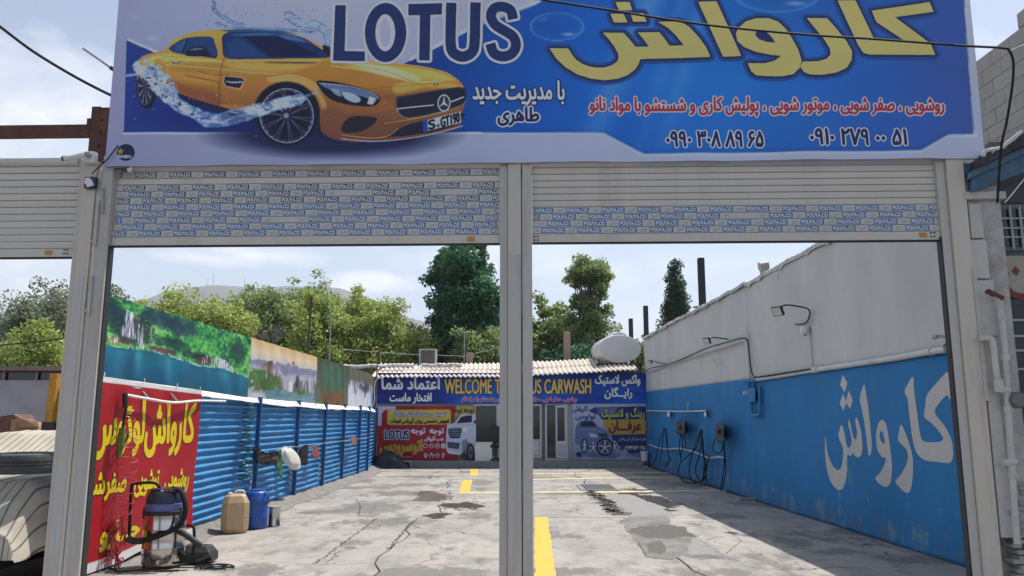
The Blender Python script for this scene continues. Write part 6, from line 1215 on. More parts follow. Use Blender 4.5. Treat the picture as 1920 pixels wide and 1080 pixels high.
# ================================================================== RIGHT WALL
def wall_mat():
    m = bpy.data.materials.new('painted_wall'); m.use_nodes = True; nt = m.node_tree; N = nt.nodes.new; b = nt.nodes['Principled BSDF']; b.inputs['Roughness'].default_value = .75
    at = N('ShaderNodeAttribute'); at.attribute_name = 'Col'; geo = N('ShaderNodeNewGeometry'); P = geo.outputs['Position']
    def nz(sc, det=6, ro=.6, st=(1, 1, 1)):
        mp = N('ShaderNodeMapping'); mp.inputs['Scale'].default_value = st; nlink(nt, P, mp.inputs[0]); n = N('ShaderNodeTexNoise'); n.inputs['Scale'].default_value = sc; n.inputs['Detail'].default_value = det; n.inputs['Roughness'].default_value = ro; nlink(nt, mp.outputs[0], n.inputs['Vector']); return n.outputs['Fac']
    def mr(x, a, b_, c, d):
        r = N('ShaderNodeMapRange'); nlink(nt, x, r.inputs[0])
        for i, v in enumerate((a, b_, c, d)): r.inputs[i + 1].default_value = v
        return r.outputs[0]
    v = N('ShaderNodeVectorMath'); v.operation = 'SCALE'; nlink(nt, at.outputs['Color'], v.inputs[0]); nlink(nt, mr(nz(.8, 7, .65, (1, 1, .5)), .35, .65, .90, 1.06), v.inputs['Scale'])
    # rain streaks
    mx = N('ShaderNodeMix'); mx.data_type = 'RGBA'; nlink(nt, mr(nz(3.0, 6, .6, (1, 1, .06)), 0.58, .80, 0, .16), mx.inputs[0]); nlink(nt, v.outputs[0], mx.inputs[6]); mx.inputs[7].default_value = (.25, .25, .24, 1)
    # peeling low down: pale plaster shows through ragged spots
    sp = N('ShaderNodeSeparateXYZ'); nlink(nt, P, sp.inputs[0]); low = mr(sp.outputs[2], .15, 1.25, 1, 0)
    pe = N('ShaderNodeMath'); pe.operation = 'MULTIPLY_ADD'; nlink(nt, low, pe.inputs[0]); pe.inputs[1].default_value = .115; nlink(nt, nz(2.6, 9, .68, (1, 1, .6)), pe.inputs[2])
    m2 = N('ShaderNodeMix'); m2.data_type = 'RGBA'; nlink(nt, mr(pe.outputs[0], .66, .69, 0, .8), m2.inputs[0]); nlink(nt, mx.outputs[2], m2.inputs[6]); m2.inputs[7].default_value = (.11, .27, .38, 1)
    # splash dirt at the foot
    m3 = N('ShaderNodeMix'); m3.data_type = 'RGBA'; f = N('ShaderNodeMath'); f.operation = 'MULTIPLY'; nlink(nt, mr(sp.outputs[2], .0, .45, .7, 0), f.inputs[0]); nlink(nt, mr(nz(3, 7, .7), .42, .62, 0, 1), f.inputs[1]); nlink(nt, f.outputs[0], m3.inputs[0]); nlink(nt, m2.outputs[2], m3.inputs[6]); m3.inputs[7].default_value = (.13, .14, .14, 1)
    nlink(nt, m3.outputs[2], b.inputs['Base Color']); bp = N('ShaderNodeBump'); bp.inputs['Strength'].default_value = .55; bp.inputs['Distance'].default_value = .03; nlink(nt, nz(5, 9, .7), bp.inputs['Height']); nlink(nt, bp.outputs[0], b.inputs['Normal']); return m
M_WALL = wall_mat(); WHT = (.575, .565, .54); BLU = (.014, .185, .44)
def XW(Y): Y = np.asarray(Y, float); return np.where(Y < 18.2, 5.06 - .0127 * (Y - 8), 4.93 - .012 * (Y - 18.2))
wl = thing('boundary_wall', 'tall plastered wall on the right side of the yard, white above and blue below', 'wall', (5.1, 8, 0))
YJ = float(atWall(1400, 600)[1])
def topz(Y): return 4.34 + .015 * np.sin(Y * .6) + .008 * np.sin(Y * 5.1 + 1) + np.where(Y < YJ, np.clip((Y - 11) * 0, 0, 1), .04)
def blz(Y): return np.where(Y < YJ, 2.355 + (Y - 8.7) * .003, 2.40 + (Y - YJ) * .010)
def wall_sec(y0, y1, setb, nm):
    ny = int((y1 - y0) / .10); nz_ = 70; Y = np.linspace(y0, y1, ny)[None, :]; bl = blz(Y); t = np.linspace(0, 1, nz_)[:, None]; k = 38 / 69.
    bump = .010 * np.sin(Y * 1.7) + .007 * np.sin(Y * 4.3)
    for part, za, zb_, colr, n_ in (('blue_dado', 0 * Y - .03, bl, BLU, 30), ('white_plaster', bl, topz(Y), WHT, 26)):
        t = np.linspace(1, 0, n_)[:, None]; Z = za + (zb_ - za) * t; X = XW(Y) + setb + bump + .006 * np.sin(Y * 3 + Z * 4) + (0 if part == 'blue_dado' else .004)
        o = grid_mesh(part, np.stack([X + 0 * Z, Y + 0 * Z, Z], -1), M_WALL, wl, np.zeros(Z.shape + (3,)) + np.array(colr)); sd = o.modifiers.new('thickness', 'SOLIDIFY'); sd.thickness = .22; sd.offset = 1
wall_sec(7.25, YJ - .16, 0, 'near'); wall_sec(YJ + .10, 27.6, .03, 'far')
mb = MB(); mb.box((XWL(YJ) + .03, YJ - .16, 0), (XWL(YJ) + .2, YJ + .10, 2.36), col=BLU); mb.box((XWL(YJ) + .05, YJ - .16, 2.362), (XWL(YJ) + .22, YJ + .10, 4.3), col=WHT); o = mb.build('joint_recess', M_WALL, wl)
# ragged cap of bitumen felt
def cap(y0, y1, seed):
    r = random.Random(seed); vs = []; n = int((y1 - y0) / .09)
    for i in range(n + 1):
        y = y0 + (y1 - y0) * i / n; x = float(XW(y)); z = float(topz(np.array(y)));  dz = r.uniform(0, .06) * (1 if r.random() < .3 else .15)
        vs += [(x - .028, y, z - .05 - dz), (x - .03, y, z + .01), (x + .0, y, z + .035 + r.uniform(-.01, .015)), (x + .28, y, z + .03), (x + .29, y, z - .06)]
    mb = MB(); mb.add(vs, [(5 * i + k, 5 * i + k + 1, 5 * i + k + 6, 5 * i + k + 5) for i in range(n) for k in range(4)]); return mb.build('coping', pm('grey_felt_coping', (.52, .51, .49), rough=.85, var=.3, scale=7, bump=.7, coords='World'), wl)
cap(7.3, YJ, 1); cap(YJ, 27.6, 2)
# painted letters: part of the wall
zw = lambda pts: [(1400 + x / 2.0766, 560 + y / 2.0766) for x, y in pts]
LW = [zw(p) for p in ([(372, 295), (393, 328), (382, 365), (361, 335)], [(374, 370), (389, 404), (376, 436), (360, 408)], [(399, 357), (416, 393), (404, 431), (387, 402)],
    sm([(308, 530), (314, 590), (328, 640), (345, 665), (361, 662), (370, 625), (371, 580), (356, 540), (360, 510), (368, 492), (378, 520), (386, 570), (397, 580), (407, 558), (402, 520), (395, 490), (400, 470), (410, 520), (418, 545), (427, 545), (430, 515), (424, 485), (428, 460), (440, 490), (450, 545), (450, 600), (436, 618), (420, 612), (412, 600), (402, 613), (388, 610), (388, 665), (380, 715), (366, 743), (348, 742), (328, 718), (314, 672), (307, 600)], 3),
    sm([(460, 333), (467, 370), (475, 430), (482, 500), (489, 570), (486, 603), (478, 611), (471, 570), (460, 490), (450, 430), (443, 390)], 3),
    sm([(505, 525), (512, 487), (528, 472), (545, 490), (556, 540), (565, 600), (570, 660), (562, 715), (545, 733), (525, 725), (504, 700), (520, 680), (538, 650), (545, 620), (530, 617), (512, 590), (506, 555)], 3),
    sm([(607, 490), (625, 520), (645, 580), (653, 630), (651, 700), (642, 745), (628, 757), (605, 742), (582, 712), (600, 690), (622, 655), (634, 620), (630, 590), (612, 570), (595, 548), (600, 520)], 3),
    sm([(654, 303), (658, 350), (665, 400), (672, 450), (680, 520), (688, 550), (705, 558), (745, 558), (762, 548), (750, 520), (720, 483), (696, 460), (700, 420), (706, 376), (735, 335), (765, 300), (780, 286), (792, 295), (795, 340), (795, 380), (788, 392), (780, 375), (755, 400), (733, 442), (765, 490), (790, 540), (800, 580), (800, 620), (785, 640), (740, 635), (700, 630), (670, 605), (655, 560), (645, 480), (638, 420), (633, 388), (621, 362), (632, 335)], 3))]
LWH = [zw(sm([(520, 522), (530, 516), (538, 545), (541, 563), (530, 561), (521, 545)], 3))]
def tf_w(p): q = atWall(p[0], p[1], .0); return float(-q[1]), float(q[2])
def P_w(a, b, off=0.): Y = -a; bump = .010 * math.sin(Y * 1.7) + .007 * math.sin(Y * 4.3); return np.array([float(XW(Y)) + bump + .006 * math.sin(Y * 3 + b * 4) - off, Y, b])
mb = MB(); letter_layers(mb, [orient(q) for q in LW], tf_w, P_w, .014, [(0, (.54, .53, .51, 1), .004)], LWH); mb.build('painted_lettering', M_WALL, wl)

def WP(x, y, off=0.): return np.array(atWall(x, y, off))
M_PVC = pm('white_pvc_pipe', (.60, .60, .58), rough=.45, var=.08, scale=5, dirt=(.3, .28, .25, 1), dirt_amt=.4)
pp = [WP(x, y, .04) for x, y in ((1213, 697), (1262, 681), (1310, 664), (1355, 650), (1396, 637))]; pn = [WP(x, y, .04) for x, y in ((1400, 640), (1405, 705), (1420, 711), (1460, 705), (1525, 694), (1600, 683), (1680, 671), (1745, 659), (1775, 655))]
t = thing('conduit_pipe', 'white plastic conduit pipe stepping along the right wall above the blue paint', 'pipe', pp[0])
mb = MB(); mb.tube(pp + pn[:1], .034, 10); mb.build('sloping_pipe', M_PVC, t); mb = MB(); mb.tube(pn[0:2] + [pn[1] + np.array([0, 0, -.05])], .034, 10); mb.build('down_pipe', M_PVC, t); mb = MB(); mb.tube(pn[2:], .040, 10); mb.build('level_pipe', M_PVC, t)
for i in (4, 7): p = pn[i]; mb = MB(); mb.tube([p, p + (pn[i + 1] - p) * .12], .052, 10); mb.build('coupling', M_PVC, t)
def cable(label, pts, r=.010, off=.05, mt=None, nm='cable', dens=6, tf=WP):
    o = MB().tube(smooth_pts([tf(x, y, off) for x, y in pts], dens), r, 5).build(nm, mt or M_BLKH); return tag(o, label, 'cable')
cable('black cable sagging along the sloping part of the white conduit on the right wall', [(1208, 697), (1222, 690), (1250, 684), (1275, 675), (1300, 664), (1330, 651), (1352, 645), (1375, 638), (1395, 634), (1402, 640), (1405, 660), (1408, 690), (1414, 706), (1430, 706), (1470, 700), (1520, 692)], .013, .09)
cable('thin vertical cable running down the white wall from the dome camera to the conduit', [(1517, 612), (1520, 640), (1524, 690)], .009, .03, M_GREYP)
cable('short black cable curling off the conduit beside the right gate post', [(1745, 658), (1765, 653), (1775, 643), (1782, 636)], .008, .06)
def flood(label, px, py, s, arm, wall_px):
    c = WP(px, py, .55); t = thing('flood_light', label, 'flood light', c, 'flood lights on the right wall')
    a = Vector((-.75, -.5, -.45)).normalized(); u = a.cross(Vector((0, 0, 1))).normalized(); v = u.cross(a); c = Vector(c)
    def slab(w, h, d0, d1, nm, mt): mb = MB(); vs = [c + u * x * w / 2 + v * y * h / 2 + a * d for d in (d0, d1) for x, y in ((-1, -1), (1, -1), (1, 1), (-1, 1))]; mb.add(vs, [(0, 1, 2, 3), (7, 6, 5, 4), (0, 4, 5, 1), (1, 5, 6, 2), (2, 6, 7, 3), (3, 7, 4, 0)]); mb.build(nm, mt, t, bevel=.004)
    slab(s, s * .85, 0, .05, 'housing', M_BLACKST); slab(s * .84, s * .7, .051, .056, 'lens', pm('frosted_lens', (.55, .55, .50), rough=.25, var=.1, scale=30)); slab(s * .5, s * .4, -.03, -.001, 'heat_sink', M_GREYP)
    P = [Vector(WP(x, y, o)) for x, y, o in arm]; mb = MB(); mb.tube(smooth_pts([c] + P, 5), .014, 7); mb.build('arm', M_BLACKST, t); return t
flood('largest flood light on a bent arm, high on the white part of the right wall', 1460, 582, .19, [(1472, 572, .5), (1500, 575, .3), (1516, 580, .06), (1518, 592, .05), (1510, 606, .04), (1492, 608, .04)], None)
flood('middle flood light on a short arm just above the sloping conduit of the right wall', 1327, 638, .17, [(1336, 633, .4), (1350, 634, .2), (1366, 636, .03)], None)
flood('smallest far flood light on the right wall near the water tank', 1220, 678, .13, [(1226, 677, .35), (1238, 681, .2), (1250, 682, .03)], None)
c = WP(1509, 618, .08); t = thing('dome_camera', 'small round white camera on the right wall under the bent light arm', 'camera', c); mb = MB(); mb.lathe([(.06, .05), (.075, .04), (.075, -.02), (.06, -.06), (.03, -.085)], tuple(c), 18); mb.build('housing', M_WHITEP, t); mb = MB(); mb.lathe([(.032, -.08), (.028, -.095), (.01, -.10)], tuple(c), 14); mb.build('lens', M_DARK, t)
c = WP(1762, 631, .12); t = thing('lamp_bracket', 'short white tube bracket sticking out of the wall beside the right gate post', 'bracket', c); mb = MB(); mb.bar(WP(1752, 630, .25), WP(1776, 632, .05), .035); mb.build('tube', M_WHITEP, t); mb = MB(); mb.bar(WP(1752, 630, .26), WP(1755, 634, .24), .05); mb.build('socket', M_GREYP, t)
for k, pts in enumerate(([(1336, 672), (1346, 683), (1358, 678)], [(1306, 663), (1312, 676), (1316, 690)])): cable('thin loose wire loop hanging below the conduit, %s' % ('right one' if k == 0 else 'left one near the far lamp'), pts, .006, .04, M_GREYP)
# blue electrical box
c = WP(1408, 740, .05); t = thing('junction_box', 'blue painted junction box and bent pipes below the step in the conduit', 'box', c)
def wbox(mb, x0, y0, x1, y1, d0, d1):
    vs = [];
    for d in (d0, d1):
        for x, y in ((x0, y0), (x1, y0), (x1, y1), (x0, y1)): vs.append(WP(x, y, d))
    return mb.add(vs, [(0, 1, 2, 3), (7, 6, 5, 4), (0, 4, 5, 1), (1, 5, 6, 2), (2, 6, 7, 3), (3, 7, 4, 0)])
M_BLUP = pm('blue_wall_paint', BLU, rough=.6, var=.1)
wbox(MB(), 1403, 728, 1416, 754, .01, .13).build('box', M_BLUP, t, bevel=.01); mb = MB(); mb.tube([WP(1396, 714, .05), WP(1419, 712, .05)], .04, 8); mb.build('cross_pipe', M_BLUP, t); mb = MB(); mb.tube([WP(1403, 712, .05), WP(1404, 730, .05)], .028, 8); mb.tube([WP(1413, 712, .05), WP(1413, 730, .05)], .028, 8); mb.build('drop_pipes', M_BLUP, t)
mb = MB(); mb.tube(smooth_pts([WP(1409, 755, .06), WP(1410, 776, .06), WP(1422, 778, .06), WP(1425, 770, .06), WP(1424, 722, .06)], 3), .03, 8); mb.build('bent_pipe', M_BLUP, t)
c = WP(1397, 737, .05); mb = MB(); mb.lathe([(.04, -.03), (.04, .05), (.02, .06)], tuple(c), 14, axis='x'); o = mb.build('round_socket', M_PVC); tag(o, 'small round pale socket on the wall left of the blue junction box', 'socket')
# water pipes
t = thing('water_pipe', 'thin white water pipe with two taps along the blue wall above the hoses', 'pipe', WP(1215, 770)); mb = MB(); mb.tube(smooth_pts([WP(x, y, .06) for x, y in ((1213, 770), (1250, 771), (1290, 771.5), (1325, 770))], 3), .02, 8); mb.build('pipe', M_PVC, t)
mb = MB(); mb.tube([WP(1325, 770, .06), WP(1326, 781, .06)], .03, 8); mb.build('elbow', M_DARK, t)
for x in (1253, 1322): wbox(MB(), x - 2, 773, x + 2.5, 781, .02, .09).build('tap', M_WHITEP, t)
mb = MB(); mb.tube([WP(1290, 772, .05), WP(1290, 753, .03)], .010, 6); mb.build('riser', M_PVC, t)
t = thing('water_pipe', 'sagging pale water pipe low on the blue wall behind the hanging hoses', 'pipe', WP(1215, 835)); mb = MB(); mb.tube(smooth_pts([WP(x, y, .06) for x, y in ((1217, 833), (1232, 839), (1250, 842), (1275, 841), (1300, 847), (1328, 858), (1345, 857), (1362, 859))], 4), .022, 8); mb.build('pipe', M_PVC, t)
# reels / boxes with hoses
M_BOXG = pm('dark_grey_box', (.05, .055, .07), rough=.55, var=.2, scale=8)
def reel(label, x0, y0, x1, y1, shelf):
    t = thing('hose_box', label, 'box', WP(x0, y1), 'dark boxes on the blue wall'); wbox(MB(), x0, y0, x1, y1, .02, .34).build('housing', M_BOXG, t, bevel=.015); wbox(MB(), *shelf, .02, .40).build('shelf', M_BOXG, t, bevel=.006)
    p = WP((x0 + x1) / 2, (y0 + y1) / 2, .36); mb = MB(); mb.lathe([(.05, -.02), (.05, .03), (.02, .05)], tuple(p), 12, axis='y'); mb.build('knob', M_DARK, t); return t
reel('dark grey box with hanging hoses on the blue wall, the far one of two', 1268, 789, 1284, 814, (1265, 806, 1284, 811)); reel('dark grey box with a looped hose on the blue wall, the near one of two', 1341, 794, 1357, 824, (1339, 819, 1358, 826))
def hoses(label, curves, r=.014, off=.16):
    t = thing('hanging_hose', label, 'hose', WP(*curves[0][0]), 'black hoses hanging on the blue wall')
    for i, cvs in enumerate(curves): mb = MB(); mb.tube(smooth_pts([WP(x, y, off + .05 * math.sin(i * 2.1 + k * .9)) if WP(x, y, off)[2] > .05 else np.array(atG(x, y, .03)) for k, (x, y) in enumerate(cvs)], 6), r, 6); mb.build('hose_loop', M_BLKH, t)
    return t
hoses('farthest bunch of thin black hoses hanging near the rim poster corner', [[(1244, 803), (1236, 830), (1228, 865), (1218, 872), (1212, 873)], [(1246, 803), (1241, 840), (1238, 866), (1246, 873), (1254, 868), (1250, 830), (1248, 803)], [(1249, 805), (1251, 830), (1252, 850), (1258, 862), (1248, 870)]])
hoses('bunch of black hoses hanging out of the far dark box', [[(1276, 812), (1274, 840), (1277, 868)], [(1279, 812), (1279, 840), (1276, 858)], [(1283, 812), (1285, 836), (1281, 840)]])
hoses('big tangle of black hose loops reaching the floor on the blue wall', [[(1315, 805), (1300, 845), (1292, 880), (1296, 898), (1308, 905), (1318, 896), (1320, 860), (1316, 807)], [(1315, 806), (1305, 840), (1276, 868), (1273, 890), (1284, 903), (1302, 906), (1318, 902)], [(1317, 808), (1312, 850), (1304, 880), (1310, 898), (1320, 898), (1326, 870), (1318, 850), (1316, 812)], [(1316, 815), (1318, 850), (1323, 875), (1324, 902)], [(1318, 850), (1330, 858), (1322, 878), (1318, 900)]], .015)
hoses('nearest black hose looped under the near dark box and hanging to the floor', [[(1340, 826), (1337, 838), (1340, 848), (1350, 849), (1355, 840), (1357, 826)], [(1357, 826), (1358, 850), (1357, 880), (1351, 920)], [(1358, 840), (1361, 880), (1358, 900), (1354, 920)]], .014)
fp = atG(1385, 939); fq = atG(1424, 938); t = thing('floor_bracket', 'short metal channel with upright stub lying on the shaded floor by the wall', 'metal channel', fp); mb = MB(); mb.bar((fp[0], fp[1], .03), (fq[0], fq[1], .03), .08, .05); mb.build('channel', M_GREYP, t); mb = MB(); mb.bar((fq[0], fq[1], .0), (fq[0], fq[1], .14), .06); mb.build('stub', M_DARK, t)
# chimney cowl and white ball on top of the wall
cx, cy = 5.45, 15.2; q = onplane(1433, 508, (cx, 0, 0), (1, 0, 0)); cy = float(q[1]); t = thing('roof_vent', 'grey sheet metal flue with round cowl standing behind the top of the right wall', 'flue', (cx, cy, 4.2)); mb = MB(); mb.tube([(cx, cy, 4.1), (cx, cy, 4.70), (cx + .02, cy, 4.78)], .09, 14); mb.build('flue', M_GREYP, t)
mb = MB(); mb.tube([(cx - .10, cy, 4.76), (cx + .08, cy, 4.79)], .10, 12); mb.build('cowl', M_GREYP, t); mb = MB(); mb.lathe([(.02, -.10), (.09, -.05), (.11, 0), (.09, .05), (.02, .1)], (cx + .30, cy, 4.66), 14); mb.build('cap_ball', M_WRAP, t); mb = MB(); mb.tube([(cx + .12, cy, 4.45), (cx + .3, cy, 4.56)], .05, 8); mb.build('side_pipe', M_WRAP, t)
# steel posts rising behind the wall
for k, (px, pt, w, X) in enumerate(((1315, 483, .13, 5.02), (1211, 573, .13, 5.02), (1183, 597, .12, 5.02))):
    q = onplane(px, pt, (X + .06, 0, 0), (1, 0, 0)); yy, zt_ = float(q[1]), float(q[2]); t = thing('steel_post', 'black steel post rising above the right wall, %s' % ['the tall nearest one', 'the middle one beside the small tree', 'the far one behind the water tank'][k], 'steel post', (X, yy, 4.0), 'black steel posts behind the wall')
    mb = MB(); mb.box((X - .02, yy, 3.0), (X + .14, yy + .02, zt_)); mb.box((X - .02, yy + .12, 3.0), (X + .14, yy + .14, zt_)); mb.box((X + .05, yy + .02, 3.0), (X + .07, yy + .12, zt_ - .001)); mb.build('beam_profile', M_BLACKST, t)
    if k == 0: mb = MB(); mb.tube([(X - .02, yy, 4.45), (X - .2, yy - .02, 4.42)], .03, 6); mb.build('insulator', M_GREYP, t)

# ================================================================== RIGHT NEIGHBOUR
def fq_(x, y, d): s, z = atF(x, y, d); return s, z
M_PLAS = pm('whitewashed_plaster', (.52, .49, .45), rough=.85, var=.12, scale=3, bump=.35, dirt=(.28, .27, .25, 1), dirt_amt=.5); M_RUBBLE = pm('broken_masonry', (.36, .33, .30), rough=.95, var=.3, scale=9, bump=.7)
pr = thing('plastered_pier', 'whitewashed masonry pier with patched panels and crumbling foot right of the gate', 'pier', fw(4.15, 0, 0))
mb = MB(); fpart(mb, 4.14, 4.43, -.02, .35, .62, 3.73); mb.build('core', pm('old_grey_plaster', (.42, .395, .36), rough=.9, var=.3, scale=5, bump=.6), pr)
mb = MB(); fpart(mb, 4.14, 4.43, .10, .35, 0, .615); mb.build('foot', M_RUBBLE, pr)
for (x0, y0, x1, y1, d) in ((1816, 382, 1846, 446, .03), (1818, 450, 1856, 522, .034), (1826, 526, 1872, 630, .04)): a, z1 = atF(x0, y0, -.05); b, z0 = atF(x1, y1, -.05); mb = MB(); fpart(mb, a, b, -.02 - d, -.021, z0, z1); mb.build('panel', M_PLAS, pr, bevel=.004)
a, z1 = atF(1838, 632, -.04); b, z0 = atF(1868, 640, -.04)
mb = MB(); fpart(mb, 4.135, 4.24, -.05, -.021, .62, float(atF(1838, 640, -.05)[1])); mb.build('pilaster', M_PLAS, pr, bevel=.008)
mb = MB(); fpart(mb, 4.10, 4.46, -.07, .1, 3.53, 3.60); mb.build('ledge', M_PLAS, pr, bevel=.006)
rg = random.Random(12)
for k in range(26):
    s = 4.26 + rg.uniform(0, .15); z = .05 + k * .040 + rg.uniform(-.01, .01); w = rg.uniform(.06, .11); mb = MB(); fpart(mb, s - w / 2, s + w / 2, -.02 - rg.uniform(0, .05), .09, z, z + rg.uniform(.03, .038)); mb.build('brick', M_RUBBLE, pr, bevel=.004)
# crack down the pier
mb = MB(); pts = [fw(*[atF(x, y, -.045)[0], -.024, atF(x, y, -.045)[1]]) for x, y in ((1866, 700), (1872, 780), (1878, 840), (1874, 870), (1886, 900), (1880, 940), (1892, 1000))]; mb.tube(smooth_pts(pts, 4), .008, 5); mb.build('dark_crack', M_CRK, pr)
# pipes on the pier
gp = thing('gas_pipe', 'white painted gas pipe with elbows and valve on the pier', 'pipe', fw(4.4, -.12, .5)); M_GPIPE = pm('white_painted_pipe', (.52, .49, .45), rough=.5, var=.1, dirt=(.2, .12, .08, 1), dirt_amt=.4)
def fpts(pts, d): return [fw(atF(x, y, d)[0], d, atF(x, y, d)[1]) for x, y in pts]
mb = MB(); mb.tube(smooth_pts(fpts([(1838, 634), (1852, 634), (1861, 640), (1866, 680), (1870, 712)], -.12), 4), .026, 8); mb.build('upper_bend', M_GPIPE, gp); mb = MB(); mb.tube(smooth_pts(fpts([(1862, 555), (1872, 562), (1878, 600), (1882, 640), (1884, 668)], -.12), 4), .028, 8); mb.build('tall_pipe', M_GPIPE, gp); mb = MB(); mb.tube(fpts([(1884, 670), (1890, 760), (1897, 880), (1907, 1020)], -.12), .027, 8); mb.build('down_pipe', M_GPIPE, gp)
mb = MB(); mb.tube(fpts([(1871, 712), (1874, 735)], -.12), .04, 8); mb.build('valve', M_GPIPE, gp)
mb = MB(); p = fpts([(1872, 728), (1890, 734)], -.12); mb.tube(p, .035, 8); mb.build('tee', M_GPIPE, gp); mb = MB(); mb.tube(fpts([(1880, 868), (1905, 866)], -.13), .03, 8); mb.build('side_branch', M_GPIPE, gp)
for (x, y) in ((1883, 665), (1890, 762), (1898, 885)): p = fpts([(x, y), (x + 1, y + 10)], -.12); mb = MB(); mb.tube(p, .037, 8); mb.build('coupling', M_GPIPE, gp)
p = fpts([(1850, 545), (1880, 560)], -.14); mb = MB(); mb.bar(p[0], p[1], .05, .03); o = mb.build('iron_bracket', M_RUST); tag(o, 'rusty iron bracket holding the tall white pipe on the pier', 'bracket')
mb = MB(); c_ = fpts([(1909, 750)], -.16)[0]; mb.lathe([(.06, -.03), (.07, 0), (.07, .05), (.04, .08)], (c_[0], c_[1], c_[2]), 20, axis='y'); o = mb.build('gas_meter', pm('meter_glass', (.14, .135, .13), rough=.15)); tag(o, 'round grey meter at the right edge beside the pipes', 'meter')
# neighbour's front: wall, barred window, painted letter board, dark shop door
nb_ = thing('neighbour_shopfront', 'dark neighbouring shopfront with barred window at the right edge', 'shopfront', fw(4.5, 0, 0)); M_NWALL = pm('grimy_wall', (.16, .155, .145), rough=.9, var=.25, scale=4, bump=.4); M_DKDOOR = pm('dark_door_metal', (.03, .035, .042), rough=.5, var=.3, scale=5)
mb = MB(); fpart(mb, 4.431, 6.6, .05, .3, 0, 4.1); mb.build('wall', M_NWALL, nb_)
def npart(nm, x0, y0, x1, y1, d0, d1, mt, bev=0, par=None, s1=None): a, z1 = atF(x0, y0, d0); b, z0 = atF(x1, y1, d0); mb = MB(); fpart(mb, a, s1 or b, d0, d1, z0, z1); return mb.build(nm, mt, par or nb_, bevel=bev)
fr = npart('window', 1872, 384, 1925, 470, .02, .049, pm('blue_grey_frame', (.10, .14, .18), rough=.6, var=.2), s1=5.4); npart('pane', 1878, 392, 1925, 462, .012, .0195, M_GLASS, par=fr, s1=5.3)
for y in (408, 426, 443): npart('bar', 1872, y, 1925, y + 2.5, -.004, .010, M_GREYP, par=fr, s1=5.4)
for x in (1890, 1908): a, z1 = atF(x, 386, 0); b, z0 = atF(x + 3, 468, 0); mb = MB(); fpart(mb, a, a + .014, -.016, -.005, z0, z1); mb.build('bar', M_GREYP, fr)
bdz = npart('name_board', 1876, 480, 1925, 556, .02, .049, pm('beige_board', (.34, .31, .25), rough=.8, var=.15), s1=5.4)
mb = MB(); letter_layers(mb, [orient(q) for q in (sm([(1884, 516), (1891, 510), (1890, 526), (1894, 540), (1908, 549), (1925, 549), (1942, 540), (1946, 520), (1952, 512), (1958, 530), (1950, 552), (1930, 562), (1906, 561), (1890, 548)], 3), [(1903, 499), (1912, 507), (1906, 517), (1896, 509)])], lambda p: atF(p[0], p[1], .018), lambda a, b, off: fw(a, .018 - off, b), .006, [(0, (.17, .035, .025, 1), .002)]); mb.build('red_letter', INK, bdz)['kind'] = 'stuff'
dr = npart('door', 1880, 562, 1925, 1040, .0, .045, M_DKDOOR, s1=5.5)
for y in (598, 628, 655, 690, 800, 905): npart('rail', 1884, y, 1925, y + 4, -.012, -.001, M_GREYP if y < 700 else M_DKDOOR, par=dr, s1=5.4)
# blue steel awning beam above
aw = thing('awning', 'blue painted steel awning beam under corrugated black edge at the upper right', 'awning', fw(4.3, -.3, 3.8)); M_AWB = pm('faded_blue_steel', (.06, .13, .20), rough=.6, var=.3, scale=5, bump=.2, dirt=(.05, .05, .06, 1), dirt_amt=.7)
def dquad(nm, px, d, th, mt): P = fpts(px, d); Q = [p + FN * th for p in P]; n = len(P); mb = MB(); mb.add(P + Q, [tuple(range(n))[::-1], tuple(range(n, 2 * n))] + [(i, (i + 1) % n, n + (i + 1) % n, n + i) for i in range(n)]); return mb.build(nm, mt, aw)
dquad('beam', [(1822, 334), (1965, 268), (1965, 306), (1822, 360)], -.10, .06, M_AWB); dquad('upper_flange', [(1828, 318), (1965, 254), (1965, 268), (1822, 333)], -.14, .12, M_AWB); dquad('fascia', [(1800, 306), (1838, 306), (1840, 362), (1804, 362)], .0, .1, M_AWB); dquad('soffit', [(1842, 362), (1965, 318), (1965, 380), (1842, 380)], .03, .05, M_DKDOOR)
P = [(1843, 292), (1850, 284), (1862, 287), (1872, 278), (1884, 279), (1892, 268), (1904, 263), (1914, 250), (1928, 243), (1965, 236)]; dquad('ragged_sheet_edge', P + [(1965, 252), (1900, 282), (1843, 310)], -.2, .5, pm('black_felt_sheet', (.05, .05, .055), rough=.8, var=.4, scale=6, bump=.6))
P = fpts([(1843, 293), (1850, 282), (1875, 277), (1893, 265), (1915, 247)], -.22); o = MB().tube(smooth_pts(P, 4), .018, 6).build('sheet_hem', M_WRAP, aw)
# beige block wall far right
M_BLOCK = pm('beige_concrete_block', (.34, .315, .285), rough=.9, var=.1, scale=3, bump=.25, coords='World'); M_MORT = pm('block_mortar', (.27, .25, .23), rough=.95, var=.1)
XB = 6.4; bb = thing('block_building', 'beige concrete block building side rising behind the sign at the upper right', 'building', (XB, 9, 0)); mb = MB()
def zslope(y): return float(np.interp(y, [8.9, 9.55, 9.56, 14], [6.75, 6.75, 6.35, 6.30]))
yb0 = float(onplane(1925, 100, (XB, 0, 0), (1, 0, 0))[1]); q1 = onplane(1905, 60, (XB, 0, 0), (1, 0, 0)); q2_ = onplane(1828, 113, (XB, 0, 0), (1, 0, 0)); yst = float(q1[1]); zst = float(q1[2]); ztp = float(onplane(1905, 30, (XB, 0, 0), (1, 0, 0))[2])
mb.box((XB + .012, yb0 - 1.5, 0), (XB + 4, 14, min(zst, float(q2_[2])) - .3)); mb.build('core', M_MORT, bb)
z = 2.0; r_ = random.Random(4); row = 0; bm_ = None
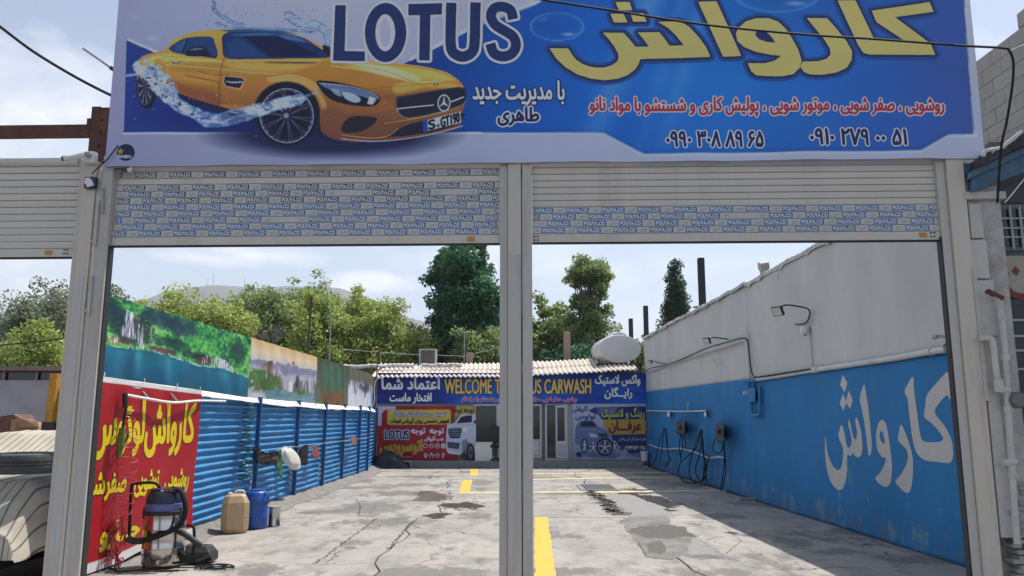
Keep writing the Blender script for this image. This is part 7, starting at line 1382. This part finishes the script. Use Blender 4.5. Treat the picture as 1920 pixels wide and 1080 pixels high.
while z < ztp:
    lim = 14 if z + .2 < min(zst, float(q2_[2])) + .05 else yst; y = yb0 - 1.5 + (row % 2) * .2
    while y < lim - .1:
        y1 = min(y + .40, lim); q = MB(); q.box((XB + r_.uniform(-.003, .003), y + .004, z + .004), (XB + .15, y1 - .004, z + .196)); q.build('block', M_BLOCK, bb); y += .40
    z += .2; row += 1

# ================================================================== OVERHEAD CABLES AND GATE FITTINGS
def wire(label, pts, r, d, mt=None, dens=8, n=5): o = MB().tube(smooth_pts([fw(atF(x, y, dd)[0], dd, atF(x, y, dd)[1]) for (x, y), dd in zip(pts, d if hasattr(d, '__len__') else [d] * len(pts))], dens), r, n).build('cable', mt or M_BLKH); return tag(o, label, 'cable')
wire('long black cable crossing the big sign and bending down at its right side', [(-900, -420), (-100, -250), (600, -90), (980, -8), (1060, 6), (1150, 20), (1320, 46), (1500, 64), (1650, 74), (1810, 86), (1880, 90), (1893, 96), (1900, 118), (1898, 160), (1888, 225), (1878, 270), (1873, 330), (1870, 380)], .011, -.5)
wire('thin pale cable branching off at the upper right of the awning', [(1893, 96), (1910, 88), (1935, 78)], .006, -.45, M_GREYP)
wire('thin loose wire end hanging over the awning at the right edge', [(1884, 380), (1896, 366), (1925, 330)], .005, -.3, M_WHITEP)
wire('black overhead cable descending from the upper left to the sign edge', [(-20, 38), (0, 50), (60, 95), (130, 138), (190, 170), (229, 188)], .014, [-.2, -.2, -.15, -.1, -.06, -.04])
t = thing('steel_rod', 'thin straight grey rod sticking out left from behind the sign', 'rod', fw(-4.0, .1, 5.1)); P = fpts([(156, 91), (232, 144)], .1); mb = MB(); mb.tube(P, .012, 6); mb.build('rod', M_GREYP, t); mb = MB(); mb.tube([P[0] + (P[1] - P[0]) * .68, P[0] + (P[1] - P[0]) * .74], .022, 6); mb.build('nut', M_DARK, t)
# camera and alarm box on the left post
s, z = atF(170, 296, -.1); t = thing('security_camera', 'white security camera with square mounting box on top of the left gate post', 'camera', fw(s, -.1, z)); mb = MB(); fpart(mb, s - .06, s + .05, -.13, -.062, z - .055, z + .055); mb.build('mounting_box', M_WHITEP, t, bevel=.008)
mb = MB(); mb.tube([fw(s - .03, -.17, z + .0), fw(s - .16, -.26, z - .06)], .027, 14); mb.build('body', M_WHITEP, t); mb = MB(); mb.tube([fw(s - .158, -.258, z - .059), fw(s - .168, -.265, z - .0635)], .022, 12); mb.build('lens', M_DARK, t); mb = MB(); mb.lathe([(.02, -.02), (.03, 0), (.02, .02)], tuple(fw(s, -.155, z + .012)), 12); mb.build('joint', M_GREYP, t)
s, z = atF(169, 342, -.1); t = thing('alarm_box', 'small dark blue box with a torn white sticker on the left gate post', 'box', fw(s, -.1, z)); mb = MB(); fpart(mb, s - .055, s + .055, -.11, -.062, z - .055, z + .055); mb.build('box', pm('navy_plastic', (.02, .025, .07), rough=.4, var=.2), t, bevel=.012)
P = [fw(s + a, -.112, z + b) for a, b in ((-.045, -.01), (-.04, .035), (-.01, .045), (.02, .02), (.046, -.03), (.01, -.042), (-.02, -.05), (-.03, -.02))]; Q = [p - FN * .002 for p in P]; mb = MB(); mb.add(P + Q, [tuple(range(8))[::-1], tuple(range(8, 16))] + [(i, (i + 1) % 8, 8 + (i + 1) % 8, 8 + i) for i in range(8)]); mb.build('torn_sticker', M_WHITEP, t)
wire('thin black wire running from the dark alarm box up to the sign corner', [(172, 326), (180, 318), (200, 300), (212, 285), (222, 272)], .006, -.12)
mb = MB(); q = fpts([(192, 352), (192, 400)], -.075); mb.tube(q, .012, 8); mb.build('hinge', M_GREYP, LP)

# ================================================================== LEFT NEIGHBOUR: covered car, tyre, boxes, wall
M_COVER = None
def stripes_mat():
    m = bpy.data.materials.new('striped_car_cover'); m.use_nodes = True; nt = m.node_tree; N = nt.nodes.new; b = nt.nodes['Principled BSDF']; b.inputs['Roughness'].default_value = .85
    at = N('ShaderNodeAttribute'); at.attribute_name = 'Stripe'; w = N('ShaderNodeMath'); w.operation = 'FRACT'; nlink(nt, at.outputs['Fac'], w.inputs[0]); c = N('ShaderNodeMath'); c.operation = 'LESS_THAN'; nlink(nt, w.outputs[0], c.inputs[0]); c.inputs[1].default_value = .16
    n = N('ShaderNodeTexNoise'); n.inputs['Scale'].default_value = 4; n.inputs['Detail'].default_value = 7; r = N('ShaderNodeMapRange'); nlink(nt, n.outputs[0], r.inputs[0]); r.inputs[1].default_value = .35; r.inputs[2].default_value = .65
    a = N('ShaderNodeMix'); a.data_type = 'RGBA'; nlink(nt, r.outputs[0], a.inputs[0]); a.inputs[6].default_value = (.52, .48, .39, 1); a.inputs[7].default_value = (.38, .345, .28, 1)
    x = N('ShaderNodeMix'); x.data_type = 'RGBA'; nlink(nt, c.outputs[0], x.inputs[0]); nlink(nt, a.outputs[2], x.inputs[6]); x.inputs[7].default_value = (.17, .14, .11, 1); nlink(nt, x.outputs[2], b.inputs['Base Color']); return m
cx0, cx1, cy0, cy1 = -6.55, -4.62, 7.75, 12.1
t = thing('covered_car', 'parked car hidden under a beige cover with dark stripes, behind the left opening', 'car', (-5.6, 9.8, 0))
n_u, n_v = 150, 90; u = np.linspace(0, 1, n_u)[None, :]; v = np.linspace(0, 1, n_v)[:, None]          # u across, v along
prof_y = [0, .04, .10, .30, .42, .50, .72, .84, .96, 1]; prof_z = [.55, .80, .98, 1.06, 1.24, 1.42, 1.44, 1.20, 1.02, .6]
a = (u - .5) * 2; zt_ = np.interp(v, prof_y, prof_z); side = np.clip((np.abs(a) - .66) / .34, 0, 1); wx = np.interp(np.abs(a), [0, .66, .80, 1], [0, .80, .97, 1.04]) * np.sign(a); Z = zt_ - side ** 1.6 * (zt_ - .30); Z = Z + .012 * np.sin(u * 55 + v * 9) * side + .008 * np.sin(v * 40 + u * 4) * (.3 + side) + .06 * (vnoise(n_u, n_v, 14, 10, 4, 5) - .5)
X = (cx0 + cx1) / 2 + wx * (cx1 - cx0) / 2 + 0 * v + .012 * np.sin(v * 60) * side; Yc_ = cy0 + v * (cy1 - cy0) + 0 * u - .08 * np.sin(u * math.pi) * (v < .2)
# front drop
Yf = np.concatenate([np.repeat(Yc_[:1] - .03, 14, 0) - np.linspace(0.02, 0, 14)[:, None], Yc_]); Zf = np.concatenate([np.linspace(.34, 1, 14)[:, None] * 0 + .30 + (Z[:1] - .30) * np.linspace(0, .97, 14)[:, None], Z]); Xf = np.concatenate([np.repeat(X[:1], 14, 0), X])
o = grid_mesh('car_cover', np.stack([Xf, Yf, Zf], -1), stripes_mat(), t); at = o.data.attributes.new('Stripe', 'FLOAT', 'POINT'); sv = (u * 26 + 0 * v + .35 * np.sin(v * 7) ); sv = np.concatenate([np.repeat(sv[:1], 14, 0), sv]); at.data.foreach_set('value', sv.astype(np.float32).ravel())
mb = MB(); mb.box((cx0 + .3, cy0 + .3, .15), (cx1 - .3, cy1 - .2, .45)); mb.build('body', M_DARK, t)
M_TYRE = pm('tyre_rubber', (.06, .06, .058), rough=.75, var=.3, scale=12, bump=.4, dirt=(.10, .095, .085, 1), dirt_amt=.6)
def tyre_mb(c, r=.325, w=.20, rim=.2, axis='z'):
    mb = MB(); prof = [(rim, -w * .34), (rim + .02, -w * .46), (r - .05, -w * .5), (r - .012, -w * .42), (r, -w * .3), (r, -w * .11), (r - .01, -w * .10), (r - .01, -w * .06), (r, -w * .05), (r, w * .05), (r - .01, w * .06), (r - .01, w * .10), (r, w * .11), (r, w * .3), (r - .012, w * .42), (r - .05, w * .5), (rim + .02, w * .46), (rim, w * .34), (rim - .012, 0)]
    n = 44; vs = []
    for r_, z in prof:
        for k in range(n): a = 2 * math.pi * k / n; vs.append((c[0] + r_ * math.cos(a), c[1] + r_ * math.sin(a), c[2] + z))
    m = len(prof); mb.add(vs, [(i * n + k, i * n + (k + 1) % n, ((i + 1) % m) * n + (k + 1) % n, ((i + 1) % m) * n + k) for i in range(m) for k in range(n)], smooth=True); return mb
tc_ = onplane(40, 858, (0, 8.05, 0), (0, 1, 0)); o = tyre_mb((float(tc_[0]), 8.12, 1.165)).build('tyre', M_TYRE); tag(o, 'worn black tyre lying flat on the hood of the covered car', 'tyre')
# cardboard, red car, yellow post, wall
M_CARD = pm('cardboard', (.36, .22, .13), rough=.85, var=.2, scale=5, bump=.3, dirt=(.22, .12, .08, 1), dirt_amt=.5)
bxc = onplane(30, 836, (0, 12.9, 0), (0, 1, 0)); t = thing('cardboard_box', 'crumpled brown cardboard box torn open on top of the red car', 'cardboard box', (float(bxc[0]), 12.9, 1.2))
def cpoly(nm, px, Y0, th, mt, par, jig=.03):
    r = random.Random(len(px) * 7 + int(px[0][0])); P = [np.array(onplane(x, y, (0, Y0 + r.uniform(-jig, jig), 0), (0, 1, 0))) for x, y in px]; Q = [p + np.array([0, th, 0]) for p in P]; n = len(P); mb = MB(); mb.add(P + Q, [tuple(range(n)), tuple(range(n, 2 * n))[::-1]] + [(i, (i + 1) % n, n + (i + 1) % n, n + i) for i in range(n)]); return mb.build(nm, mt, par)
cpoly('side_flap', [(-20, 784), (25, 777), (34, 787), (20, 836), (-20, 840)], 12.8, .5, pm('brown_card', (.16, .075, .05), rough=.8, var=.25), t); cpoly('front_face', [(22, 786), (34, 786), (50, 792), (70, 796), (72, 812), (62, 836), (44, 842), (14, 838)], 12.7, .35, M_CARD, t); cpoly('torn_flap', [(28, 776), (40, 784), (70, 790), (74, 802), (60, 806), (36, 800)], 12.62, .03, M_CARD, t, .06)
rc = onplane(30, 845, (0, 12.2, 0), (0, 1, 0)); t = thing('red_car', 'red car roof edge just showing behind the covered car', 'car', (-10.2, 13.0, 0)); M_RED = pm('red_car_paint', (.50, .02, .03), rough=.25, var=.05, coat=.5)
mb = MB(); vs = []; cxr, cyr = -10.4, 13.2
zr = float(onplane(30, 838, (0, 12.45, 0), (0, 1, 0))[2])
sec = [(12.2, .45, .9), (12.25, .8, .96), (12.45, zr - .03, .80), (12.6, zr, .78), (13.9, zr, .78), (14.2, zr - .25, .8), (14.9, .85, .92), (15.0, .4, .9)]
for (y, z_, w) in sec: vs += [(cxr - w, y, .3), (cxr - w, y, z_ - .08), (cxr - w + .1, y, z_), (cxr + w + 1.5 - .1, y, z_), (cxr + w + 1.5, y, z_ - .08), (cxr + w + 1.5, y, .3)]
mb.add(vs, [(6 * i + k, 6 * i + (k + 1) % 6, 6 * (i + 1) + (k + 1) % 6, 6 * (i + 1) + k) for i in range(len(sec) - 1) for k in range(6)] + [tuple(range(6))[::-1], tuple(6 * (len(sec) - 1) + k for k in range(6))]); mb.build('body', M_RED, t, bevel=.03)
mb = MB(); mb.box((cxr - .6, 12.285, .92), (cxr + 2.0, 12.36, zr - .1)); mb.build('windscreen', M_GLASS, t)
yp = onplane(103, 700, (0, 12, 0), (0, 1, 0)); t = thing('yellow_post', 'scuffed yellow steel post with black band beside the left gate post', 'post', (float(yp[0]), 12, 0)); px_ = float(yp[0]); mb = MB(); mb.bar((px_ - .02, 12, .9), (px_ + .02, 12, 2.27), .11, .13, up=(0, 1, 0)); mb.build('front_plate', pm('yellow_steel', (.50, .24, .02), rough=.5, var=.25, scale=8, dirt=(.2, .1, .05, 1), dirt_amt=.6), t); mb = MB(); mb.bar((px_ + .12, 12.1, .9), (px_ + .14, 12.1, 2.1), .09, .1, up=(0, 1, 0)); mb.build('rear_plate', MATS['yellow_steel'], t); mb = MB(); mb.bar((px_, 11.99, .0), (px_, 11.99, 1.55), .16, .15, up=(0, 1, 0)); mb.build('black_base', M_BLACKST, t)
# white shed wall with dark strip window
Yw = 17.5; a0 = onplane(-60, 712, (0, Yw, 0), (0, 1, 0)); a1 = onplane(150, 712, (0, Yw, 0), (0, 1, 0)); x0, x1 = float(a0[0]), float(a1[0]) + .3; zz = lambda y: float(onplane(50, y, (0, Yw, 0), (0, 1, 0))[2])
t = thing('shed', 'pale rendered shed with dark strip window under a flat roof at the far left', 'shed', ((x0 + x1) / 2, Yw, 0)); mb = MB(); mb.box((x0 - 3, Yw, 0), (x1, Yw + .2, zz(713))); mb.build('wall', pm('pale_blue_render', (.36, .40, .43), rough=.85, var=.12, scale=2, bump=.3, coords='World', dirt=(.2, .2, .2, 1), dirt_amt=.3), t)
mb = MB(); mb.box((x0 - 3, Yw + .12, zz(713) + .002), (x1, Yw + .16, zz(696))); mb.build('strip_window', M_GLASS, t)
for k in range(6): xx = x0 + k * .72; mb = MB(); mb.box((xx, Yw + .05, zz(713) + .003), (xx + .035, Yw + .115, zz(696) - .003)); mb.build('mullion', M_GREYP, t)
mb = MB(); mb.box((x0 - 3, Yw - .25, zz(696) + .002), (x1 + .1, Yw + 4, zz(688))); mb.build('roof_slab', pm('weathered_slab', (.22, .19, .17), rough=.9, var=.3, scale=3, bump=.5, coords='World'), t)

# ================================================================== TREES
def leaf_mat(nm, c0, c1, c2):
    m = bpy.data.materials.new(nm); m.use_nodes = True; nt = m.node_tree; N = nt.nodes.new; nt.nodes.remove(nt.nodes['Principled BSDF']); out = nt.nodes['Material Output']
    at = N('ShaderNodeAttribute'); at.attribute_name = 'lv'; rp = N('ShaderNodeValToRGB'); nlink(nt, at.outputs['Fac'], rp.inputs[0]); e = rp.color_ramp.elements; e[0].color = c0 + (1,); e[1].color = c2 + (1,); k = e.new(.5); k.color = c1 + (1,)
    d = N('ShaderNodeBsdfDiffuse'); tr = N('ShaderNodeBsdfTranslucent'); gl = N('ShaderNodeBsdfGlossy'); gl.inputs['Roughness'].default_value = .45; gl.inputs['Color'].default_value = (.5, .55, .45, 1)
    nlink(nt, rp.outputs[0], d.inputs[0]); hs = N('ShaderNodeHueSaturation'); hs.inputs['Hue'].default_value = .485; hs.inputs['Value'].default_value = 1.6; nlink(nt, rp.outputs[0], hs.inputs['Color']); nlink(nt, hs.outputs[0], tr.inputs[0])
    mx = N('ShaderNodeMixShader'); mx.inputs[0].default_value = .45; nlink(nt, d.outputs[0], mx.inputs[1]); nlink(nt, tr.outputs[0], mx.inputs[2]); m2 = N('ShaderNodeMixShader'); m2.inputs[0].default_value = .06; nlink(nt, mx.outputs[0], m2.inputs[1]); nlink(nt, gl.outputs[0], m2.inputs[2]); nlink(nt, m2.outputs[0], out.inputs[0]); return m
L_BRIGHT = leaf_mat('bright_spring_leaves', (.16, .21, .055), (.29, .36, .10), (.44, .50, .17)); L_MID = leaf_mat('mid_green_leaves', (.10, .16, .06), (.19, .265, .10), (.31, .39, .17)); L_DARK = leaf_mat('deep_green_leaves', (.022, .075, .045), (.045, .14, .075), (.12, .25, .13))
L_GREY = leaf_mat('grey_green_leaves', (.09, .12, .075), (.17, .20, .13), (.28, .31, .21)); L_CYP = leaf_mat('cypress_leaves', (.02, .045, .026), (.032, .07, .035), (.05, .10, .045)); M_BARK = pm('bark', (.09, .07, .055), rough=.95, var=.3, scale=6, bump=.6)
def tree(label, base, blobs, nleaf, lsz, mat, seed, name='leafy_tree', clumps=60, trunk_r=.22, group='trees behind the yard', limbs=14, tight=.16):
    """blobs: (x, y, z, rx, ry, rz) in metres relative to base"""
    r = np.random.default_rng(seed); t = thing(name, label, 'tree', base, group); B = np.array(blobs, float); vol = (B[:, 3] * B[:, 4] * B[:, 5]) ** .67; vol /= vol.sum()
    k = r.choice(len(B), clumps, p=vol); d = r.normal(size=(clumps, 3)); d /= np.linalg.norm(d, axis=1)[:, None]; rad = (r.random(clumps) ** .42)[:, None] * (.82 + .3 * r.random(clumps))[:, None]; cc = B[k, :3] + d * rad * B[k, 3:]
    rr = B[k, 3:].mean(1) * tight * (.7 + .9 * r.random(clumps)) + lsz
    w = rr ** 2; w /= w.sum(); j = r.choice(clumps, nleaf, p=w); o = r.normal(size=(nleaf, 3)); o /= np.linalg.norm(o, axis=1)[:, None]; o *= (r.random(nleaf) ** .45)[:, None]; P = cc[j] + o * rr[j][:, None] * np.array([1.15, 1.15, .85])
    # loose leaves break the outline
    n = r.normal(size=(nleaf, 3)) + np.array([0, 0, .5]) + o * .6; n /= np.linalg.norm(n, axis=1)[:, None]; a = np.cross(n, r.normal(size=(nleaf, 3))); a /= np.linalg.norm(a, axis=1)[:, None]; b = np.cross(n, a); s = lsz * (.6 + .8 * r.random(nleaf))[:, None]
    V = np.stack([P - a * s * .6, P + b * s * .38, P + a * s * .7, P - b * s * .34], 1).reshape(-1, 3); F = np.arange(nleaf * 4)
    me = bpy.data.meshes.new('crown'); me.vertices.add(len(V)); me.vertices.foreach_set('co', V.astype(np.float32).ravel()); me.loops.add(len(F)); me.loops.foreach_set('vertex_index', F.astype(np.int32)); me.polygons.add(nleaf); me.polygons.foreach_set('loop_start', (np.arange(nleaf) * 4).astype(np.int32)); me.update(calc_edges=True)
    at = me.attributes.new('lv', 'FLOAT', 'FACE'); cl_ = r.random(clumps); at.data.foreach_set('value', np.clip(cl_[j] * .35 + r.random(nleaf) * .65, 0, 1).astype(np.float32)); link_mesh('crown', me, mat, t)
    h = B[:, 2].max(); top = np.array([B[:, 0].mean(), B[:, 1].mean(), h]); mb = MB(); off = np.array(base); mb.tube([off + np.array([0, 0, -.2]), off + top * np.array([.3, .3, .45]), off + top * np.array([.8, .8, .8]), off + top], [trunk_r, trunk_r * .75, trunk_r * .4, trunk_r * .12], 8); mb.build('trunk', M_BARK, t)
    mb = MB()
    for q in r.choice(clumps, min(limbs, clumps), replace=False):
        s0 = off + top * r.uniform(.35, .75); e = off + cc[q]; m_ = (s0 + e) / 2 + r.normal(size=3) * .15 + np.array([0, 0, .1]); mb.tube([s0, m_, e], [trunk_r * .35, trunk_r * .2, trunk_r * .06], 5)
    if limbs: mb.build('limbs', M_BARK, t)
    return t
def px_tree(label, px, pt, hw, Y, mat, seed, shape='round', nl=9000, lsz=.16, pb=790, **kw):
    """crown centre column px, top row pt, half width hw in the photograph, at distance Y"""
    top = atY(px, pt, Y); w = hw / FPX * Y; x = float(top[0]); zt_ = float(top[2]); r = random.Random(seed); bl = []
    if shape == 'round': w *= 1.25; bl = [(0, 0, zt_ * .52, w * .95, w * .95, zt_ * .42), (0, 0, zt_ * .45, w * .7, w * .7, zt_ * .3)] + [(r.uniform(-.65, .65) * w, r.uniform(-.5, .5) * w, zt_ * r.uniform(.42, .84), w * r.uniform(.3, .5), w * .4, zt_ * r.uniform(.10, .17)) for _ in range(9)] + [(r.uniform(-.2, .2) * w, 0, zt_ * .88, w * .35, w * .35, zt_ * .11)]
    elif shape == 'tall': bl = [(0, 0, zt_ * .55, w * .8, w * .8, zt_ * .38)] + [(r.uniform(-.6, .6) * w, r.uniform(-.5, .5) * w, zt_ * r.uniform(.3, .85), w * r.uniform(.35, .5), w * .4, zt_ * r.uniform(.08, .14)) for _ in range(10)] + [(0, 0, zt_ * .9, w * .45, w * .45, zt_ * .10)]
    return tree(label, (x, Y, 0), bl, nl, lsz, mat, seed, **kw)
px_tree('large dense dark green tree rising behind the middle of the yard, cut by the shutter', 880, 425, 88, 37, L_DARK, 11, 'tall', 90000, .15, clumps=420, trunk_r=.35, tight=.17)
# slim tree right of the middle post: narrow neck, spreading top
Ys = 38; bx3 = float(atY(1103, 600, Ys)[0]); zz2 = lambda y: float(atY(1103, y, Ys)[2]); k_ = Ys / FPX
tree('slim airy tree with a spreading top right of the middle post', (bx3, Ys, 0), [(0, 0, zz2(512), 42 * k_, 1.0, 30 * k_), (-22 * k_, 0, zz2(520), 26 * k_, .8, 16 * k_), (24 * k_, 0, zz2(518), 26 * k_, .8, 18 * k_), (8 * k_, 0, zz2(556), 32 * k_, .9, 34 * k_), (-12 * k_, 0, zz2(570), 22 * k_, .8, 18 * k_), (30 * k_, 0, zz2(545), 16 * k_, .6, 10 * k_), (10 * k_, 0, zz2(600), 44 * k_, 1, 30 * k_), (-18 * k_, 0, zz2(625), 30 * k_, 1, 26 * k_), (38 * k_, 0, zz2(582), 16 * k_, .6, 12 * k_), (8 * k_, 0, zz2(655), 52 * k_, 1.2, 45 * k_)], 26000, .115, L_MID, 12, clumps=210, trunk_r=.2, limbs=60, tight=.2)
px_tree('rounded green tree between the middle post and the slim airy tree', 1030, 548, 52, 40, L_MID, 13, 'round', 24000, .16, clumps=140, tight=.24)
px_tree('small leafy tree top behind the white wall by the steel posts', 1212, 585, 24, 44, L_MID, 14, 'round', 3500, .14, clumps=30)
specs = [('broad yellow green tree far left above the shed, lowest of the left group', 60, 596, 62, 27, L_BRIGHT, 21, 11000), ('grey green tree with thin outline at the far left behind the left post', 122, 514, 84, 36, L_GREY, 22, 15000), ('pale leafy tree sloping down to the far left edge of the photo', 40, 566, 66, 38, L_GREY, 23, 6000),
    ('dark leafy tree top directly right of the left gate post', 218, 503, 48, 34, L_GREY, 24, 9000), ('low yellow green tree behind the waterfall print', 318, 546, 70, 34, L_BRIGHT, 25, 11000), ('yellow green tree behind the joint of the first two prints', 408, 548, 64, 35, L_BRIGHT, 26, 11000), ('mid green tree with domed top left of the dark pole', 472, 532, 56, 39, L_MID, 27, 11000), ('tall bushy tree with the highest top of the left group', 548, 516, 62, 40, L_MID, 28, 13000),
    ('bright green tree behind the dark pole', 604, 540, 62, 35, L_BRIGHT, 29, 12000), ('bright broad tree behind the slim grey pole', 668, 532, 70, 37, L_BRIGHT, 30, 14000), ('yellow green tree sloping down towards the large dark tree', 738, 556, 64, 36, L_BRIGHT, 31, 12000), ('small green tree squeezed in at the left foot of the large dark tree', 786, 598, 34, 38, L_MID, 32, 7000),
    ('green tree filling the gap left of the domed tree', 372, 560, 56, 37, L_MID, 51, 9000), ('green tree between the highest left tree and the dark pole', 640, 545, 56, 41, L_MID, 52, 9000), ('second yellow green tree just right of the left gate post', 268, 552, 50, 32, L_BRIGHT, 53, 8000), ('grey leafy tree low at the far left edge', 20, 640, 60, 30, L_GREY, 54, 8000), ('small green tree right above the joint of the first prints', 440, 544, 50, 38, L_GREY, 55, 9000), ('green tree left of the highest left tree, close to the mountain slope', 356, 550, 50, 40, L_GREY, 56, 8000), ('green tree directly behind the leafless twiggy tree', 508, 532, 52, 38, L_MID, 57, 9000), ('low leafy tree behind the roof pillar', 1080, 622, 60, 36, L_DARK, 33, 8000), ('bushy tree behind the middle post', 968, 570, 40, 42, L_MID, 34, 7000), ('lower leafy tree right beside the large dark tree', 905, 600, 56, 35, L_MID, 35, 9000)]
for lb, px, pt, hw, Y, mt, sd, nl in specs: px_tree(lb, px, pt, hw, Y, mt, sd, 'round', int(nl * 3.6), .115 if Y > 30 else .095, clumps=300, tight=.20)
# bare twiggy tree among them
r = random.Random(2); bt = atY(497, 640, 31); t = thing('bare_tree', 'leafless grey twiggy tree in front of the green ones above the second print', 'tree', (float(bt[0]), 31, 0), 'trees behind the yard'); mb = MB()
def twig(p, d, L, rad, dep):
    q = p + d * L; mb.tube([p, (p + q) / 2 + Vector((r.uniform(-.05, .05), 0, r.uniform(-.05, .05))), q], [rad, rad * .8, rad * .6], 4, caps=False)
    if dep > 0:
        for _ in range(3): a = Vector((r.gauss(0, .55), r.gauss(0, .5), r.gauss(.1, .4))); twig(q, (d + a).normalized(), L * r.uniform(.65, .85), rad * .58, dep - 1)
twig(Vector((float(bt[0]), 31, 0)), Vector((0, 0, 1)), 3.0, .10, 0); twig(Vector((float(bt[0]), 31, 2.9)), Vector((.1, 0, 1)).normalized(), .7, .06, 5); mb.build('branches', pm('grey_twigs', (.16, .145, .13), rough=.9, var=.2), t)
# cypress
Yc = 58; cxx, ctz = float(atY(1264, 468, Yc)[0]), float(atY(1264, 468, Yc)[2]); k_ = Yc / FPX
tree('narrow dark cypress tree behind the right wall', (cxx, Yc, 0), [(0, 0, z_, w_, w_, .9) for z_, w_ in zip(np.linspace(ctz - .6, 4.5, 12), [.2, .42, .6, .74, .86, .95, 1.02, 1.06, 1.08, 1.08, 1.08, 1.05])], 30000, .15, L_CYP, 41, name='cypress_tree', clumps=320, trunk_r=.2, limbs=0, tight=.28)
# poles in front of the trees
for lb, px, pt, Y, r_, mt in (('dark wooden pole with a frayed top in front of the green trees', 584, 556, 30, .06, M_BARK), ('slim grey metal pole in front of the bright green trees', 621, 578, 29, .03, M_GREYP), ('short thin rod in front of the yellow green trees behind the roof', 712, 648, 29.5, .03, M_RUST)):
    p = atY(px, pt, Y); t = thing('pole', lb, 'pole', (float(p[0]), Y, 0)); x_, z_ = float(p[0]), float(p[2]); mb = MB(); lean = .10 if r_ > .05 else 0; mb.tube([(x_ - lean * 1.6, Y, 0), (x_, Y, z_)], [r_, r_ * .7], 8); mb.build('shaft', mt, t)
    if r_ > .05:
        mb = MB(); rr2 = random.Random(1)
        for _ in range(26): a = Vector((x_ + rr2.uniform(-.06, .06), Y + rr2.uniform(-.06, .06), z_ - rr2.uniform(0, .8))); mb.tube([a, a + Vector((rr2.uniform(-.2, .2), rr2.uniform(-.1, .1), rr2.uniform(-.2, .15)))], .012, 4)
        mb.build('frayed_wires', M_BARK, t)
o = MB().tube([atY(640, 655, 30), atY(760, 664, 30), atY(870, 668, 30), atY(936, 652, 30)], .012, 4).build('cable', M_GREYP); tag(o, 'thin pale overhead wire crossing in front of the large dark tree', 'cable')
o = MB().tube([atY(-10, 648, 24), atY(60, 642, 24), atY(140, 632, 24)], .02, 4).build('cable', M_BLKH); tag(o, 'black overhead wire in front of the far left trees', 'cable')
# undergrowth closing the gaps low behind the yard
r_ = np.random.default_rng(77); n = 60000; P = np.stack([r_.uniform(-19, 12, n), r_.uniform(38, 47, n), r_.random(n) ** .8 * 5.6], 1); P[:, 2] *= (.7 + .35 * np.sin(P[:, 0] * .9)); nn = r_.normal(size=(n, 3)); nn /= np.linalg.norm(nn, axis=1)[:, None]; a = np.cross(nn, r_.normal(size=(n, 3))); a /= np.linalg.norm(a, axis=1)[:, None]; b = np.cross(nn, a); s = .24
V = np.stack([P - a * s * .6, P + b * s * .4, P + a * s * .6, P - b * s * .4], 1).reshape(-1, 3); me = bpy.data.meshes.new('undergrowth'); me.vertices.add(len(V)); me.vertices.foreach_set('co', V.astype(np.float32).ravel()); me.loops.add(n * 4); me.loops.foreach_set('vertex_index', np.arange(n * 4, dtype=np.int32)); me.polygons.add(n); me.polygons.foreach_set('loop_start', (np.arange(n) * 4).astype(np.int32)); me.update(calc_edges=True); at = me.attributes.new('lv', 'FLOAT', 'FACE'); at.data.foreach_set('value', r_.random(n).astype(np.float32)); o = link_mesh('undergrowth', me, L_MID); tag(o, kind='stuff')
# ================================================================== MOUNTAINS AND AIR
M_HILL = pm('bare_mountain', (.15, .135, .12), rough=.95, var=.25, scale=.006, bump=.0, coords='World', dirt=(.12, .12, .09, 1), dirt_amt=.5, dirt_scale=.01)
Ym = 1900.; ridge_px = [(-300, 640), (-120, 600), (-40, 592), (0, 584), (14, 583), (60, 596), (140, 620), (220, 610), (290, 556), (318, 544), (350, 538), (400, 531), (440, 532), (480, 536), (530, 535), (580, 537), (640, 541), (700, 560), (760, 592), (800, 602), (860, 622), (940, 640), (1100, 680), (1400, 700), (1900, 720), (2600, 740)]
xs = np.array([float(atY(x, y, Ym)[0]) for x, y in ridge_px]); zs = np.array([float(atY(x, y, Ym)[2]) for x, y in ridge_px])
Xg = np.linspace(xs[0], xs[-1], 420)[None, :]; top = np.interp(Xg, xs, zs) + 6 * (vnoise(420, 2, 18, 1, 5, 7)[0][None, :] - .5); v = np.linspace(0, 1, 60)[:, None]; nz2 = vnoise(420, 60, 26, 14, 5, 8)
Z = top * (1 - np.abs(1 - v * 2) ** 1.22) + (nz2 - .5) * 70 * np.minimum(v, 1 - v) * np.abs(v - .5) * 4; Yg = Ym + (v - .5) * 1300 + (nz2 - .5) * 60
o = struct(grid_mesh('mountain', np.stack([Xg + 0 * v, Yg + 0 * Xg, Z - 2], -1), M_HILL))
for px, pt, pb_ in ((400, 513, 532), (388, 522, 534), (459, 521, 534)):
    a = atY(px, pb_, Ym - 5); b = atY(px, pt, Ym - 5); t = thing('mast', 'tiny radio mast on the mountain ridge, %s' % {400: 'the tallest one', 388: 'the small one left of the tallest', 459: 'the one furthest right'}[px], 'radio mast', tuple(a), 'radio masts on the ridge'); mb = MB(); mb.tube([a - np.array([0, 0, 6]), b], [1.0, .5], 6); mb.build('mast_tube', M_GREYP, t)
hz = MB(); hz.box((-2400, -300, -1.2), (2400, 2590, 330)); m = bpy.data.materials.new('air'); m.use_nodes = True; nt = m.node_tree; nt.nodes.remove(nt.nodes['Principled BSDF']); pv = nt.nodes.new('ShaderNodeVolumePrincipled'); pv.inputs['Color'].default_value = (.80, .88, 1, 1); pv.inputs['Density'].default_value = .00026; pv.inputs['Anisotropy'].default_value = .3; nlink(nt, pv.outputs[0], nt.nodes['Material Output'].inputs['Volume'])
o = hz.build('haze', m); o['kind'] = 'stuff'
